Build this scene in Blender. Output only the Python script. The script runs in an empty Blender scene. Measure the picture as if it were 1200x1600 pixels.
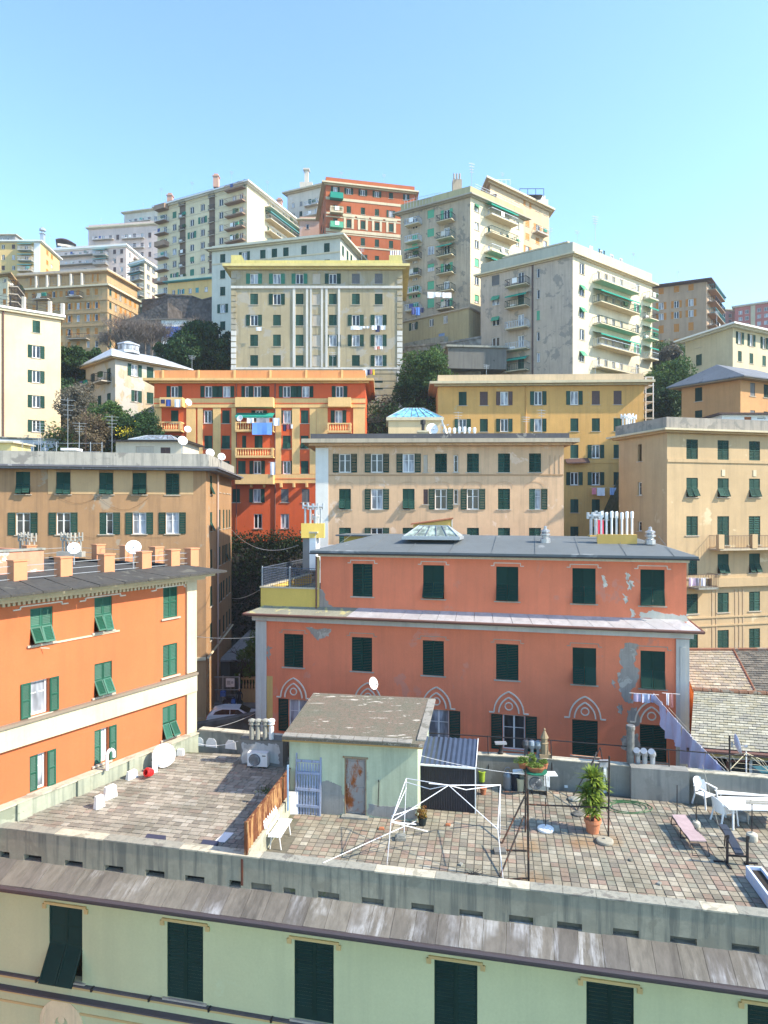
import bpy, math, random
import numpy as np
from mathutils import Vector, Matrix
random.seed(7); rng = np.random.default_rng(11)
R = math.radians
scene = bpy.context.scene
col = scene.collection
# ------------------------------------------------------------------ camera, sky, sun, exposure
F, HV, CZ = 1050.0, 795.0, 30.0          # focal length in photo pixels, horizon row, eye height
cam_d = bpy.data.cameras.new('camera'); cam = bpy.data.objects.new('camera', cam_d); col.objects.link(cam)
cam.location = (0, 0, CZ); cam.rotation_euler = (R(90), 0, 0)
cam_d.sensor_fit = 'VERTICAL'; cam_d.sensor_height = 32.0; cam_d.lens = 32.0*F/1600
cam_d.shift_y = -5/1600; cam_d.clip_end = 6000; cam_d.clip_start = 0.1
scene.camera = cam
SUN_EL, SUN_AZ = 40.0, 106.0              # azimuth clockwise from +Y (the view direction)
world = bpy.data.worlds.new('World'); scene.world = world; world.use_nodes = True
wn = world.node_tree; bg = wn.nodes['Background']
sky = wn.nodes.new('ShaderNodeTexSky'); sky.sky_type = 'NISHITA'; sky.sun_disc = False
sky.sun_elevation = R(SUN_EL); sky.sun_rotation = R(SUN_AZ)
sky.air_density = 1.0; sky.dust_density = 0.3; sky.ozone_density = 3.5; sky.altitude = 50
tn = wn.nodes.new('ShaderNodeMix'); tn.data_type = 'RGBA'; tn.blend_type = 'MULTIPLY'; tn.inputs[0].default_value = 1; tn.inputs[7].default_value = (.90, .985, .97, 1)
wn.links.new(sky.outputs[0], tn.inputs[6]); wn.links.new(tn.outputs[2], bg.inputs['Color']); bg.inputs['Strength'].default_value = 0.15
sd = bpy.data.lights.new('sun', 'SUN'); sd.energy = 3.3; sd.angle = R(0.8); sd.color = (1, .90, .74)
sun = bpy.data.objects.new('sun', sd); col.objects.link(sun)
sdir = Vector((math.sin(R(SUN_AZ))*math.cos(R(SUN_EL)), math.cos(R(SUN_AZ))*math.cos(R(SUN_EL)), math.sin(R(SUN_EL))))
sun.rotation_euler = sdir.to_track_quat('Z', 'Y').to_euler()
vs = scene.view_settings; vs.view_transform = 'Standard'; vs.look = 'None'; vs.gamma = 1
vs.use_curve_mapping = False; vs.exposure = 1.58
scene.cycles.max_bounces = 6; scene.cycles.diffuse_bounces = 4; scene.cycles.caustics_reflective = False
scene.cycles.use_denoising = True

# ------------------------------------------------------------------ pixel <-> place
def P(u, v, Y): return Vector(((u-600)/F*Y, Y, CZ-(v-HV)/F*Y))
def G(u, v, z): return P(u, v, F*(CZ-z)/(v-HV))
def pt(u, Y): return Vector(((u-600)/F*Y, Y))
def zz(v, Y): return CZ-(v-HV)/F*Y

# ------------------------------------------------------------------ materials
MATS = {}
def _base(name, rough=.85, spec=.25, metal=0):
    m = bpy.data.materials.new(name); m.use_nodes = True
    nt = m.node_tree; b = nt.nodes['Principled BSDF']
    b.inputs['Roughness'].default_value = rough
    b.inputs['Specular IOR Level'].default_value = spec
    b.inputs['Metallic'].default_value = metal
    return m, nt, b
def _n(nt, t, **k):
    n = nt.nodes.new(t)
    for a, v in k.items():
        if isinstance(a, str) and hasattr(n, a): setattr(n, a, v)
    return n
def _noise(nt, vec, scale, detail=4, rough=.6, dist=0):
    n = nt.nodes.new('ShaderNodeTexNoise'); n.inputs['Scale'].default_value = scale
    n.inputs['Detail'].default_value = detail; n.inputs['Roughness'].default_value = rough
    n.inputs['Distortion'].default_value = dist
    nt.links.new(vec, n.inputs['Vector']); return n.outputs[0]
def _ramp(nt, fac, stops):
    r = nt.nodes.new('ShaderNodeValToRGB'); cr = r.color_ramp
    while len(cr.elements) < len(stops): cr.elements.new(.5)
    for e, (p, c) in zip(cr.elements, stops):
        e.position = p; e.color = (c, c, c, 1) if not hasattr(c, '__len__') else (*c, 1)
    nt.links.new(fac, r.inputs[0]); return r.outputs[0]
def _mix(nt, fac, a, b, mode='MIX'):
    m = nt.nodes.new('ShaderNodeMix'); m.data_type = 'RGBA'; m.blend_type = mode
    def put(s, v):
        if hasattr(v, 'is_output'): nt.links.new(v, s)
        elif hasattr(v, '__len__'): s.default_value = (*v, 1)
        else: s.default_value = v
    put(m.inputs[0], fac); put(m.inputs[6], a); put(m.inputs[7], b)
    return m.outputs[2]
def _map(nt, vec, scale):
    m = nt.nodes.new('ShaderNodeMapping'); m.inputs['Scale'].default_value = scale
    nt.links.new(vec, m.inputs['Vector']); return m.outputs[0]
def _bump(nt, b, h, strength=.3, dist=.02):
    bp = nt.nodes.new('ShaderNodeBump'); bp.inputs['Strength'].default_value = strength
    bp.inputs['Distance'].default_value = dist
    nt.links.new(h, bp.inputs['Height']); nt.links.new(bp.outputs[0], b.inputs['Normal'])
def mul(c, k): return tuple(min(1, x*k) for x in c)
def plaster(name, c, patch=None, amount=.0, stain=.5, scale=1.0, rough=.9, seed=0):
    """painted render: blotches, rain streaks and, if asked, fallen patches"""
    if name in MATS: return MATS[name]
    m, nt, b = _base(name, rough)
    g = nt.nodes.new('ShaderNodeNewGeometry').outputs['Position']
    mp = nt.nodes.new('ShaderNodeMapping'); mp.inputs['Location'].default_value = (seed*7.3, seed*3.1, seed*5.7)
    nt.links.new(g, mp.inputs['Vector']); v = mp.outputs[0]
    big = _noise(nt, v, .22*scale, 5, .62)
    cc = _mix(nt, _ramp(nt, big, [(.3, 0), (.7, 1)]), mul(c, .84), mul(c, 1.1))
    med = _noise(nt, v, 1.7*scale, 5, .7)
    cc = _mix(nt, _ramp(nt, med, [(.35, 0), (.75, .35*stain+.1)]), cc, mul(c, .72))
    st = _noise(nt, _map(nt, v, (1.6, 1.6, .10)), 1.5*scale, 5, .65)
    cc = _mix(nt, _ramp(nt, st, [(.48, 0), (.76, .8*stain)]), cc, mul((c[0]*.8+.02, c[1]*.85+.02, c[2]*.9+.02), .55))
    fine = _noise(nt, v, 14, 3, .7)
    cc = _mix(nt, _ramp(nt, fine, [(.3, 0), (.8, .22)]), cc, mul(c, .6))
    if patch and amount > 0:
        pm = _noise(nt, v, .55*scale, 8, .62, .4)
        pf = _ramp(nt, pm, [(.69-amount*.3, 0), (.725-amount*.3, .85)])
        pc = _mix(nt, med, mul(patch, .75), mul(patch, 1.15))
        cc = _mix(nt, pf, cc, pc)
    nt.links.new(cc, b.inputs['Base Color'])
    _bump(nt, b, _noise(nt, v, 9, 6, .7), .25, .02)
    MATS[name] = m; return m
def plain(name, c, rough=.6, spec=.3, metal=0, var=.25, sc=6.0, fade=None):
    if name in MATS: return MATS[name]
    m, nt, b = _base(name, rough, spec, metal)
    v = nt.nodes.new('ShaderNodeNewGeometry').outputs['Position']
    n1 = _noise(nt, v, sc, 5, .65)
    oi = nt.nodes.new('ShaderNodeObjectInfo').outputs['Random']
    cc = _mix(nt, _ramp(nt, n1, [(.3, 0), (.75, 1)]), mul(c, 1-var), mul(c, 1+var*.5))
    cc = _mix(nt, _ramp(nt, oi, [(.0,0),(.55,.4),(.8,.4),(1.,1)]), cc, fade or mul(c, .8)) if var > .1 else cc
    nt.links.new(cc, b.inputs['Base Color'])
    _bump(nt, b, n1, .1, .01)
    MATS[name] = m; return m
def rusty(name, c, rust=(.28, .10, .03), amt=.5, sc=3.0, stretch=(1, 1, .3)):
    if name in MATS: return MATS[name]
    m, nt, b = _base(name, .75)
    v = nt.nodes.new('ShaderNodeNewGeometry').outputs['Position']
    v2 = _map(nt, v, stretch)
    n = _noise(nt, v2, sc, 8, .7, .3)
    f = _ramp(nt, n, [(.62-amt*.3, 0), (.72-amt*.3, 1)])
    rr = _mix(nt, _noise(nt, v, 12, 4), mul(rust, .45), mul(rust, 1.5))
    nt.links.new(_mix(nt, f, mul(c, 1), rr), b.inputs['Base Color'])
    _bump(nt, b, n, .3, .01)
    MATS[name] = m; return m
def glassy(name, c=(.03, .035, .04), rough=.08):
    if name in MATS: return MATS[name]
    m, nt, b = _base(name, rough, .5)
    v = nt.nodes.new('ShaderNodeNewGeometry').outputs['Position']
    n = _noise(nt, _map(nt, v, (1, 1, .3)), 2.2, 2)
    nt.links.new(_mix(nt, _ramp(nt, n, [(.4, 0), (.6, 1)]), mul(c, .5), mul(c, 1.4)), b.inputs['Base Color'])
    MATS[name] = m; return m
def leafy(name, c1, c2, scale=1.2):
    if name in MATS: return MATS[name]
    m, nt, b = _base(name, .6, .2)
    v = nt.nodes.new('ShaderNodeNewGeometry').outputs['Position']
    n = _noise(nt, v, scale, 3)
    n2 = _noise(nt, v, 9, 2)
    cc = _mix(nt, _ramp(nt, n, [(.35, 0), (.65, 1)]), c1, c2)
    cc = _mix(nt, _ramp(nt, n2, [(.3, 0), (.7, .5)]), cc, mul(c1, .5))
    nt.links.new(cc, b.inputs['Base Color'])
    tr = nt.nodes.new('ShaderNodeBsdfTranslucent'); nt.links.new(cc, tr.inputs[0])
    mx = nt.nodes.new('ShaderNodeMixShader'); mx.inputs[0].default_value = .25
    out = nt.nodes['Material Output']
    nt.links.new(b.outputs[0], mx.inputs[1]); nt.links.new(tr.outputs[0], mx.inputs[2]); nt.links.new(mx.outputs[0], out.inputs[0])
    MATS[name] = m; return m

GREEN = plain('shutter_green', (.009, .042, .031), .75, .15, var=.3, sc=3, fade=(.03,.085,.065))
GREENL = plain('shutter_green_light', (.035, .19, .12), .55, .3, var=.3, sc=3)
GREEND = plain('shutter_green_dark', (.008, .028, .021), .75, .15, var=.3, sc=3, fade=(.016,.045,.035))
ORSH = plain('shutter_orange', (.52, .22, .035), .6, .3, var=.3)
BRSH = plain('shutter_brown', (.10, .058, .05), .6, .3, var=.3)
GRSH = plain('shutter_grey', (.14, .14, .14), .6, .3, var=.3)
ROLL = plain('roller_green', (.10, .40, .24), .6, .3, var=.3)
ROLW = plain('roller_pale', (.55, .55, .50), .6, .3, var=.3)
WHITE = plain('white_paint', (.78, .78, .76), .5, .3, var=.08)
FRAME = plain('window_frame_white', (.74, .74, .72), .5, .3, var=.06)
DARKF = plain('dark_frame', (.05, .035, .03), .6, .3)
GLASS = glassy('window_glass'); GLASSB = glassy('window_glass_curtain', (.30, .32, .36), .3)
GLASSD = glassy('window_glass_dark', (.012, .012, .012), .2)
STONE = plaster('sill_stone', (.48, .42, .34), scale=3)
CREAM = plaster('cream_trim', (.60, .52, .36), stain=.5, scale=2)
CONC = plaster('concrete', (.30, .30, .26), (.12, .12, .10), .35, 1.3, 1.6)
CONCD = plaster('concrete_dark', (.16, .155, .14), (.07, .07, .06), .3, 1.0, 1.3)
METAL = plain('galvanised', (.50, .52, .54), .4, .5, .5, var=.2)
DKMET = plain('dark_metal', (.035, .03, .03), .5, .4, .3, var=.4, sc=9)
SLATE = plaster('slate_grey', (.10, .105, .11), (.25, .25, .23), .3, .8, 2)
TERRA = plain('terracotta', (.42, .16, .08), .8, .2, var=.3)
PIPE = plain('drain_pipe', (.17, .08, .06), .6, .3)

# ------------------------------------------------------------------ mesh building
class MB:
    def __init__(s): s.v = []; s.f = []; s.m = []; s.sm = False
    def _add(s, vs, fs, M=None, mi=0):
        n = len(s.v)
        s.v.extend([(M @ Vector(a))[:] for a in vs] if M is not None else [tuple(a) for a in vs])
        s.f.extend([tuple(i+n for i in f) for f in fs]); s.m.extend([mi]*len(fs)); return s
    def box(s, x0, x1, y0, y1, z0, z1, M=None, mi=0):
        return s._add([(x0,y0,z0),(x1,y0,z0),(x1,y1,z0),(x0,y1,z0),(x0,y0,z1),(x1,y0,z1),(x1,y1,z1),(x0,y1,z1)],
            [(0,3,2,1),(4,5,6,7),(0,1,5,4),(1,2,6,5),(2,3,7,6),(3,0,4,7)], M, mi)
    def hexa(s, pts, M=None, mi=0):
        return s._add(pts, [(0,3,2,1),(4,5,6,7),(0,1,5,4),(1,2,6,5),(2,3,7,6),(3,0,4,7)], M, mi)
    def quad(s, a, b, c, d, mi=0, M=None): return s._add([a,b,c,d], [(0,1,2,3)], M, mi)
    def bar(s, a, b, r=.02, n=4, mi=0, M=None, r2=None):
        a = Vector(a); b = Vector(b); d = b-a
        if d.length < 1e-6: return s
        q = d.to_track_quat('Z', 'Y').to_matrix(); r2 = r if r2 is None else r2
        vs = [a+q @ Vector((math.cos(6.28319*(i+.5)/n)*r, math.sin(6.28319*(i+.5)/n)*r, 0)) for i in range(n)]
        vs += [b+q @ Vector((math.cos(6.28319*(i+.5)/n)*r2, math.sin(6.28319*(i+.5)/n)*r2, 0)) for i in range(n)]
        fs = [(i, (i+1)%n, n+(i+1)%n, n+i) for i in range(n)]+[tuple(range(n-1,-1,-1)), tuple(range(n,2*n))]
        return s._add(vs, fs, M, mi)
    def path(s, pts, r=.02, n=4, mi=0, M=None):
        for a, b in zip(pts[:-1], pts[1:]): s.bar(a, b, r, n, mi, M)
        return s
    def lathe(s, prof, n=16, c=(0,0,0), mi=0, M=None, axis=None):
        c = Vector(c); vs = []; fs = []
        q = Vector(axis).to_track_quat('Z','Y').to_matrix() if axis else None
        for r, z in prof:
            for i in range(n):
                a = 6.28319*i/n; p = Vector((r*math.cos(a), r*math.sin(a), z))
                vs.append(c+(q @ p if q else p))
        k = len(prof)
        for j in range(k-1):
            for i in range(n): fs.append((j*n+i, j*n+(i+1)%n, (j+1)*n+(i+1)%n, (j+1)*n+i))
        if prof[0][0] > 1e-4: fs.append(tuple(range(n-1,-1,-1)))
        if prof[-1][0] > 1e-4: fs.append(tuple((k-1)*n+i for i in range(n)))
        return s._add(vs, fs, M, mi)
    def prism(s, poly, z0, z1, mi=0, M=None):
        n = len(poly); vs = [(p[0],p[1],z0) for p in poly]+[(p[0],p[1],z1) for p in poly]
        return s._add(vs, [(i,(i+1)%n,n+(i+1)%n,n+i) for i in range(n)]+[tuple(range(n-1,-1,-1)), tuple(range(n,2*n))], M, mi)
    def ring(s, po, pi, z0, z1, mi=0):
        n = len(po); vs = [(p[0],p[1],z0) for p in po]+[(p[0],p[1],z1) for p in po]+[(p[0],p[1],z1) for p in pi]+[(p[0],p[1],z0) for p in pi]
        fs = []
        for i in range(n):
            j = (i+1)%n; fs += [(i,j,n+j,n+i),(n+i,n+j,2*n+j,2*n+i),(2*n+i,2*n+j,3*n+j,3*n+i),(3*n+i,3*n+j,j,i)]
        return s._add(vs, fs, None, mi)
    def mesh(s, name, mats):
        me = bpy.data.meshes.new(name); me.from_pydata(s.v, [], s.f)
        for m in (mats if isinstance(mats, (list, tuple)) else [mats]): me.materials.append(m)
        if len(me.materials) > 1: me.polygons.foreach_set('material_index', s.m)
        if s.sm: me.polygons.foreach_set('use_smooth', [True]*len(me.polygons))
        me.update(); return me
    def build(s, name, mats, parent=None, M=None): return ob(name, s.mesh(name, mats), parent, M)
def ob(name, data, parent=None, M=None):
    o = bpy.data.objects.new(name, data); col.objects.link(o)
    if parent is not None: o.parent = parent
    if M is not None: o.matrix_basis = M
    return o
def tag(o, label=None, cat=None, group=None, kind=None):
    if label: o['label'] = label
    if cat: o['category'] = cat
    if group: o['group'] = group
    if kind: o['kind'] = kind
    return o
def thing(name, label, cat, loc=(0,0,0), rz=0, group=None):
    o = bpy.data.objects.new(name, None); col.objects.link(o); o.empty_display_size = .3
    o.location = loc; o.rotation_euler = (0,0,rz); return tag(o, label, cat, group)
def T(x, y, z, rz=0): return Matrix.Translation((x,y,z)) @ Matrix.Rotation(rz, 4, 'Z')
def offset(poly, d):
    n = len(poly); out = []
    for i in range(n):
        a, b, c = Vector(poly[i-1]), Vector(poly[i]), Vector(poly[(i+1)%n])
        t1 = (b-a).normalized(); t2 = (c-b).normalized()
        n1 = Vector((t1.y,-t1.x)); n2 = Vector((t2.y,-t2.x))
        k = d/(1+n1.dot(n2)); out.append(b+(n1+n2)*k)
    return out

# ------------------------------------------------------------------ windows
_mc = {}
def cached(key, fn):
    if key not in _mc: _mc[key] = fn()
    return _mc[key]
def q5(x): return round(x*20)/20
def leaf_mesh(w, h, mat, ns):
    """one louvred shutter leaf, hinged at x=0, face towards -y, bottom at z=0"""
    def f():
        b = MB(); st = .055 if ns > 6 else .07; th = .04
        b.box(0, st, 0, th, 0, h); b.box(w-st, w, 0, th, 0, h)
        rails = [0, h-st] if h < 1.1 else [0, h*.5-st/2, h-st]
        for z in rails: b.box(st, w-st, .002, th-.002, z, z+st)
        n = max(3, int(ns)); zs = rails
        for a, c in zip(zs[:-1], zs[1:]):
            k = max(3, int(n*(c-a)/h)); z0 = a+st; dz = (c-z0)/k
            for i in range(k):
                z = z0+i*dz; b.quad((st, .004, z), (w-st, .004, z), (w-st, th-.006, z+dz*(.76 if ns >= 14 else 1.05)), (st, th-.006, z+dz*(.76 if ns >= 14 else 1.05)))
        return b.mesh('shutter', mat)
    return cached(('leaf', q5(w), q5(h), mat.name, ns), f)
def window(parent, M, w, h, kind, sh, ns, Y, frame=FRAME, sill=True):
    """origin bottom centre of the opening on the wall plane; x right, y into the wall"""
    near = Y < 60
    closed = kind in 'chgm'
    def fr():
        b = MB(); t = .07 if near else .09
        if kind == 'm':                                    # bricked-up opening
            b.box(-w/2+.004, w/2-.004, .06, .09, .004, h-.004, mi=1)
        elif not closed:
            y0, y1 = .13, .18
            b.box(-w/2+.003, -w/2+t, y0, y1, .003, h-.003); b.box(w/2-t, w/2-.003, y0, y1, .003, h-.003)
            b.box(-w/2+t, w/2-t, y0, y1, h-t, h-.003); b.box(-w/2+t, w/2-t, y0, y1, .003, t)
            if w > .7: b.box(-t*.65, t*.65, y0-.01, y1-.01, t, h-t)
            if near: b.box(-w/2+t, -t*.65, y0+.01, y1-.005, h*.62, h*.62+.03); b.box(t*.65, w/2-t, y0+.01, y1-.005, h*.62, h*.62+.03)
        if sill: b.box(-w/2-.12, w/2+.12, -.07, .1, -.07, -.002, mi=1)
        elif closed: b.box(-w/2, w/2, .12, .14, 0, .05, mi=1)
        return b.mesh('window', [frame, STONE])
    win = ob('window', cached(('win', q5(w), q5(h), 'm' if kind == 'm' else closed, near, frame.name, sill), fr), parent, M)
    if kind == 'm': return win
    if not closed:
        def pn():
            b = MB(); b.box(-w/2+.01, w/2-.01, .16, .17, .01, h-.01); return b
        gm = {'d': GLASSD}.get(kind) or random.choice([GLASS, GLASS, GLASSB, GLASSB])
        ob('pane', cached(('pane', q5(w), q5(h), gm.name), lambda: pn().mesh('pane', gm)), win)
    if sh is None: return win
    lw = w/2; lm = leaf_mesh(lw, h, sh, ns)
    RZ = lambda a: Matrix.Rotation(R(a), 4, 'Z')
    if kind in 'cg':
        ob('shutter', lm, win, T(-w/2, .03, 0)); ob('shutter', lm, win, T(0, .031, 0))
    elif kind == 'h':                                      # closed, lower flaps pushed out
        hu, hl = h*.52, h*.48; um = leaf_mesh(lw, hu, sh, ns*.52); dm = leaf_mesh(lw-.02, hl, sh, ns*.48)
        for x in (-w/2, 0):
            ob('shutter', um, win, T(x, .03, hl))
            a = random.choice([18, 24, 30])
            ob('shutter_flap', dm, win, T(x+.01, .03, hl) @ Matrix.Rotation(R(-a), 4, 'X') @ T(0, 0, -hl))
    elif kind in 'od':
        ob('shutter', lm, win, T(-w/2-lw-.02, -.055, 0)); ob('shutter', lm, win, T(w/2+.02, -.056, 0))
    elif kind == 'a':                                      # left leaf closed, right leaf folded open
        ob('shutter', lm, win, T(-w/2, .03, 0)); ob('shutter', lm, win, T(w/2+.02, -.055, 0))
    elif kind == 'e':
        ob('shutter', lm, win, T(-w/2-lw-.02, -.055, 0)); ob('shutter', lm, win, T(0, .03, 0))
    elif kind == 'r':                                      # roller blind two thirds down
        k = random.choice([.45, .7, .95, .98])
        def rl():
            b = MB(); n = 8
            for i in range(n): b.box(-w/2+.01, w/2-.01, .08+.004*(i%2), .11, h-h*k*(i+1)/n, h-h*k*i/n)
            return b.mesh('roller_blind', sh)
        ob('roller_blind', cached(('roll', q5(w), q5(h), k, sh.name), rl), win)
    elif kind == 's':                                      # blind pushed out like an awning
        hm = leaf_mesh(w, h*.62, sh, 5)
        ob('roller_blind', hm, win, T(-w/2, -.02, h-.02) @ Matrix.Rotation(R(-38), 4, 'X') @ T(0, 0, -h*.62))
        ob('shutter', cached(('rl2', q5(w), q5(h), sh.name), lambda: MB().box(-w/2+.01, w/2-.01, .08, .11, h*.6, h-.01).mesh('shutter', sh)), win)
    return win

# ------------------------------------------------------------------ buildings
class Bd:
    def __init__(s, name, label, poly, z0, z1, wall, cat='apartment building', shut=GREEN, roof=None):
        s.poly = [Vector(p[:2]) for p in poly]; s.z0, s.z1 = z0, z1
        c = sum(s.poly, Vector((0,0)))/len(s.poly); s.o = Vector((s.poly[1].x, s.poly[1].y, z0))
        s.root = thing(name, label, cat, s.o); s.wallm = wall; s.sh = shut
        s.holes = [[] for _ in s.poly]; s.roofm = roof or SLATE; s.W = Matrix.Translation(-s.o)
    def edge(s, i):
        a, b = s.poly[i], s.poly[(i+1)%len(s.poly)]; t = (b-a).normalized()
        return a, b, t, Vector((t.y, -t.x)), math.atan2(t.y, t.x)
    def sp(s, i, u):                                       # position along facade i met by the sight line of column u
        a, b, t, n, an = s.edge(i); k = (u-600)/F
        # a.x+t.x*s = k*(a.y+t.y*s)
        return (k*a.y-a.x)/(t.x-k*t.y)
    def Yat(s, i, u): a, b, t, n, an = s.edge(i); return a.y+t.y*s.sp(i, u)
    def z(s, i, u, v): return zz(v, s.Yat(i, u))
    def M(s, i, sx, z, d=0):
        a, b, t, n, an = s.edge(i); p = a+t*sx+n*d
        return s.W @ T(p.x, p.y, z, an)
    def win(s, i, u0, u1, za, zb, kind, sh=-1, **k):
        s0, s1 = s.sp(i, u0), s.sp(i, u1); s.win_s(i, (s0+s1)/2, q5(abs(s1-s0)), za, q5(zb-za), kind, sh, **k)
    def win_s(s, i, sc, w, za, h, kind, sh=-1, **k):
        a, b, t, n, an = s.edge(i); Y = (a+t*sc).y
        s.holes[i].append((sc-w/2, sc+w/2, za, za+h))
        px = h*F/Y; ns = 22 if px > 45 else 14 if px > 24 else 8 if px > 14 else 5
        return window(s.root, s.M(i, sc, za), w, h, kind, s.sh if sh == -1 else sh, ns, Y, **k)
    def grid(s, i, cols, rows, ref, wpx, kinds, sh=None, **k):
        """cols: column centres u; rows: (v top, v bottom) read at column ref; kinds: one string per row"""
        wm = abs(s.sp(i, ref+wpx/2)-s.sp(i, ref-wpx/2)); sh = sh or {}
        for r, (v0, v1) in enumerate(rows):
            za, zb = s.z(i, ref, v1), s.z(i, ref, v0)
            for c, u in enumerate(cols):
                kd = kinds[r % len(kinds)][c]
                if kd == '.': continue
                m = sh.get((r, c), sh.get(c, -1)); w = wm
                if kd == 'i': kd, w, m = 'p', wm*.4, None
                if kd == 'p': m = None
                s.win_s(i, s.sp(i, u), q5(w), za, q5(zb-za), kd, m, **k)
    def walls(s, name='wall', mat=None, em=None):
        n = len(s.poly); em = em or {}; r_ = None
        for grp in ([[i for i in range(n) if i not in em]]+[[i] for i in em]):
         b = MB()
         for i in grp:
             a, bb, t, nn, an = s.edge(i); L = (bb-a).length
             hs = [h for h in s.holes[i] if h[0] > .01 and h[1] < L-.01 and h[3] < s.z1 and h[2] > s.z0]
             xs = sorted({0, L, *[round(h[0],4) for h in hs], *[round(h[1],4) for h in hs]})
             zs = sorted({s.z0, s.z1, *[round(h[2],4) for h in hs], *[round(h[3],4) for h in hs]})
             Pn = lambda x, z, d=0: (a.x+t.x*x-nn.x*d-s.o.x, a.y+t.y*x-nn.y*d-s.o.y, z-s.o.z)
             for z0, z1 in zip(zs[:-1], zs[1:]):
                 zm = (z0+z1)/2; start = None
                 for x0, x1 in zip(xs[:-1], xs[1:]):
                     xm = (x0+x1)/2
                     inh = any(h[0] < xm < h[1] and h[2] < zm < h[3] for h in hs)
                     if inh:
                         if start is not None: b.quad(Pn(start,z0), Pn(x0,z0), Pn(x0,z1), Pn(start,z1)); start = None
                     elif start is None: start = x0
                 if start is not None: b.quad(Pn(start,z0), Pn(L,z0), Pn(L,z1), Pn(start,z1))
             for h in hs:
                 x0, x1, z0, z1 = h; d = .22
                 b.quad(Pn(x0,z0), Pn(x0,z1), Pn(x0,z1,d), Pn(x0,z0,d)); b.quad(Pn(x1,z1), Pn(x1,z0), Pn(x1,z0,d), Pn(x1,z1,d))
                 b.quad(Pn(x0,z1), Pn(x1,z1), Pn(x1,z1,d), Pn(x0,z1,d)); b.quad(Pn(x1,z0), Pn(x0,z0), Pn(x0,z0,d), Pn(x1,z0,d))
         o_ = b.build(name, em.get(grp[0], mat or s.wallm) if grp else s.wallm, s.root); r_ = r_ or o_
        return r_
    def slab(s, z0, z1, d, mat, name='roof'):
        p = [q-s.o.xy for q in offset(s.poly, d)]
        return MB().prism(p, z0-s.o.z, z1-s.o.z).build(name, mat, s.root)
    def ringp(s, z0, z1, d, th, mat, name='parapet'):
        po = [q-s.o.xy for q in offset(s.poly, d)]; pi = [q-s.o.xy for q in offset(s.poly, d-th)]
        return MB().ring(po, pi, z0-s.o.z, z1-s.o.z).build(name, mat, s.root)
    def band(s, i, z0, z1, d, mat, name='string_course', u0=None, u1=None, ext=0):
        a, b, t, n, an = s.edge(i); L = (b-a).length
        x0 = s.sp(i, u0) if u0 is not None else -ext; x1 = s.sp(i, u1) if u1 is not None else L+ext
        return MB().box(x0, x1, -d, .03, z0, z1, M=s.M(i, 0, 0)).build(name, mat, s.root)
    def flat(s, corn=(.5, .8, CREAM), par=(1.0, .25, None), roofm=None, rt=.25):
        """cornice slab on the wall head, parapet ring above, roof deck inside"""
        proj, ch, cm = corn
        s.slab(s.z1-.002, s.z1+ch*.4, proj*.45, cm, 'cornice'); s.slab(s.z1+ch*.4, s.z1+ch, proj, cm, 'cornice')
        z = s.z1+ch
        if par[0] > 0: s.ringp(z, z+par[0], -.02, par[1], par[2] or s.wallm)
        s.slab(z, z+.03, -.3, roofm or s.roofm, 'roof'); return z
    def hip(s, z, rise, over, mat, ridge=.45, name='roof'):
        p = offset(s.poly, over); c = sum(p, Vector((0,0)))/len(p)
        L01 = (p[1]-p[0]).length; L12 = (p[2]-p[1]).length
        if L01 > L12: r0 = (p[0]+p[3])/2; r1 = (p[1]+p[2])/2; long = 0
        else: r0 = (p[0]+p[1])/2; r1 = (p[2]+p[3])/2; long = 1
        r0, r1 = r0.lerp(c, ridge), r1.lerp(c, ridge)
        V = [(q.x-s.o.x, q.y-s.o.y, z-s.o.z) for q in p]+[(q.x-s.o.x, q.y-s.o.y, z-s.o.z+.12) for q in p]
        V += [(q.x-s.o.x, q.y-s.o.y, z+rise-s.o.z) for q in (r0, r1)]
        fs = [(0,1,2,3)[::-1]]+[(i,(i+1)%4,4+(i+1)%4,4+i) for i in range(4)]
        fs += [(4,5,9,8),(5,6,9),(6,7,8,9),(7,4,8)] if long == 0 else [(4,5,8),(5,6,9,8),(6,7,9),(7,4,8,9)]
        b = MB(); b._add(V, fs); return b.build(name, mat, s.root)
    def balcony(s, i, u0, u1, v, ref, d=1.1, kind='r', h=1.0, mat=STONE, rm=DKMET, awn=None, x=None):
        """floor slab whose top is at row v (read at column ref); railing a sub-part"""
        x0, x1 = (s.sp(i, u0), s.sp(i, u1)) if x is None else x; z = s.z(i, ref, v); w = x1-x0
        Mx = s.M(i, x0, z)
        o = MB().box(0, w, -d, .02, -.14, 0).build('balcony', mat, s.root, Mx)
        b = MB()
        if kind == 's': b.box(0, w, -d, -d+.1, .001, h); b.box(0, .1, -d+.1, -.002, .001, h); b.box(w-.1, w, -d+.1, -.002, .001, h)
        elif kind == 'b':
            b.box(0, w, -d, -d+.16, h-.14, h); b.box(0, w, -d, -d+.16, .001, .12)
            n = max(2, int(w/.28))
            for k in range(n+1):
                xx = .06+(w-.12)*k/n; b.lathe([(.05,.12),(.085,h*.35),(.04,h*.62),(.06,h-.14)], 6, (xx,-d+.08,0))
            for xx in (0, w-.2): b.box(xx, xx+.2, -d-.02, -d+.18, .0015, h+.02)
            for xx in (0, w-.1): b.box(xx, xx+.1, -d+.18, -.002, h-.14, h); b.box(xx, xx+.1, -d*.5, -d*.5+.12, 0, h-.14)
        else:
            r = .014 if h*F/s.Yat(i, (u0 or ref)) > 14 else .03
            pts = [(0.03,0),(.03,-d+.04),(w-.03,-d+.04),(w-.03,0)]
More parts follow.
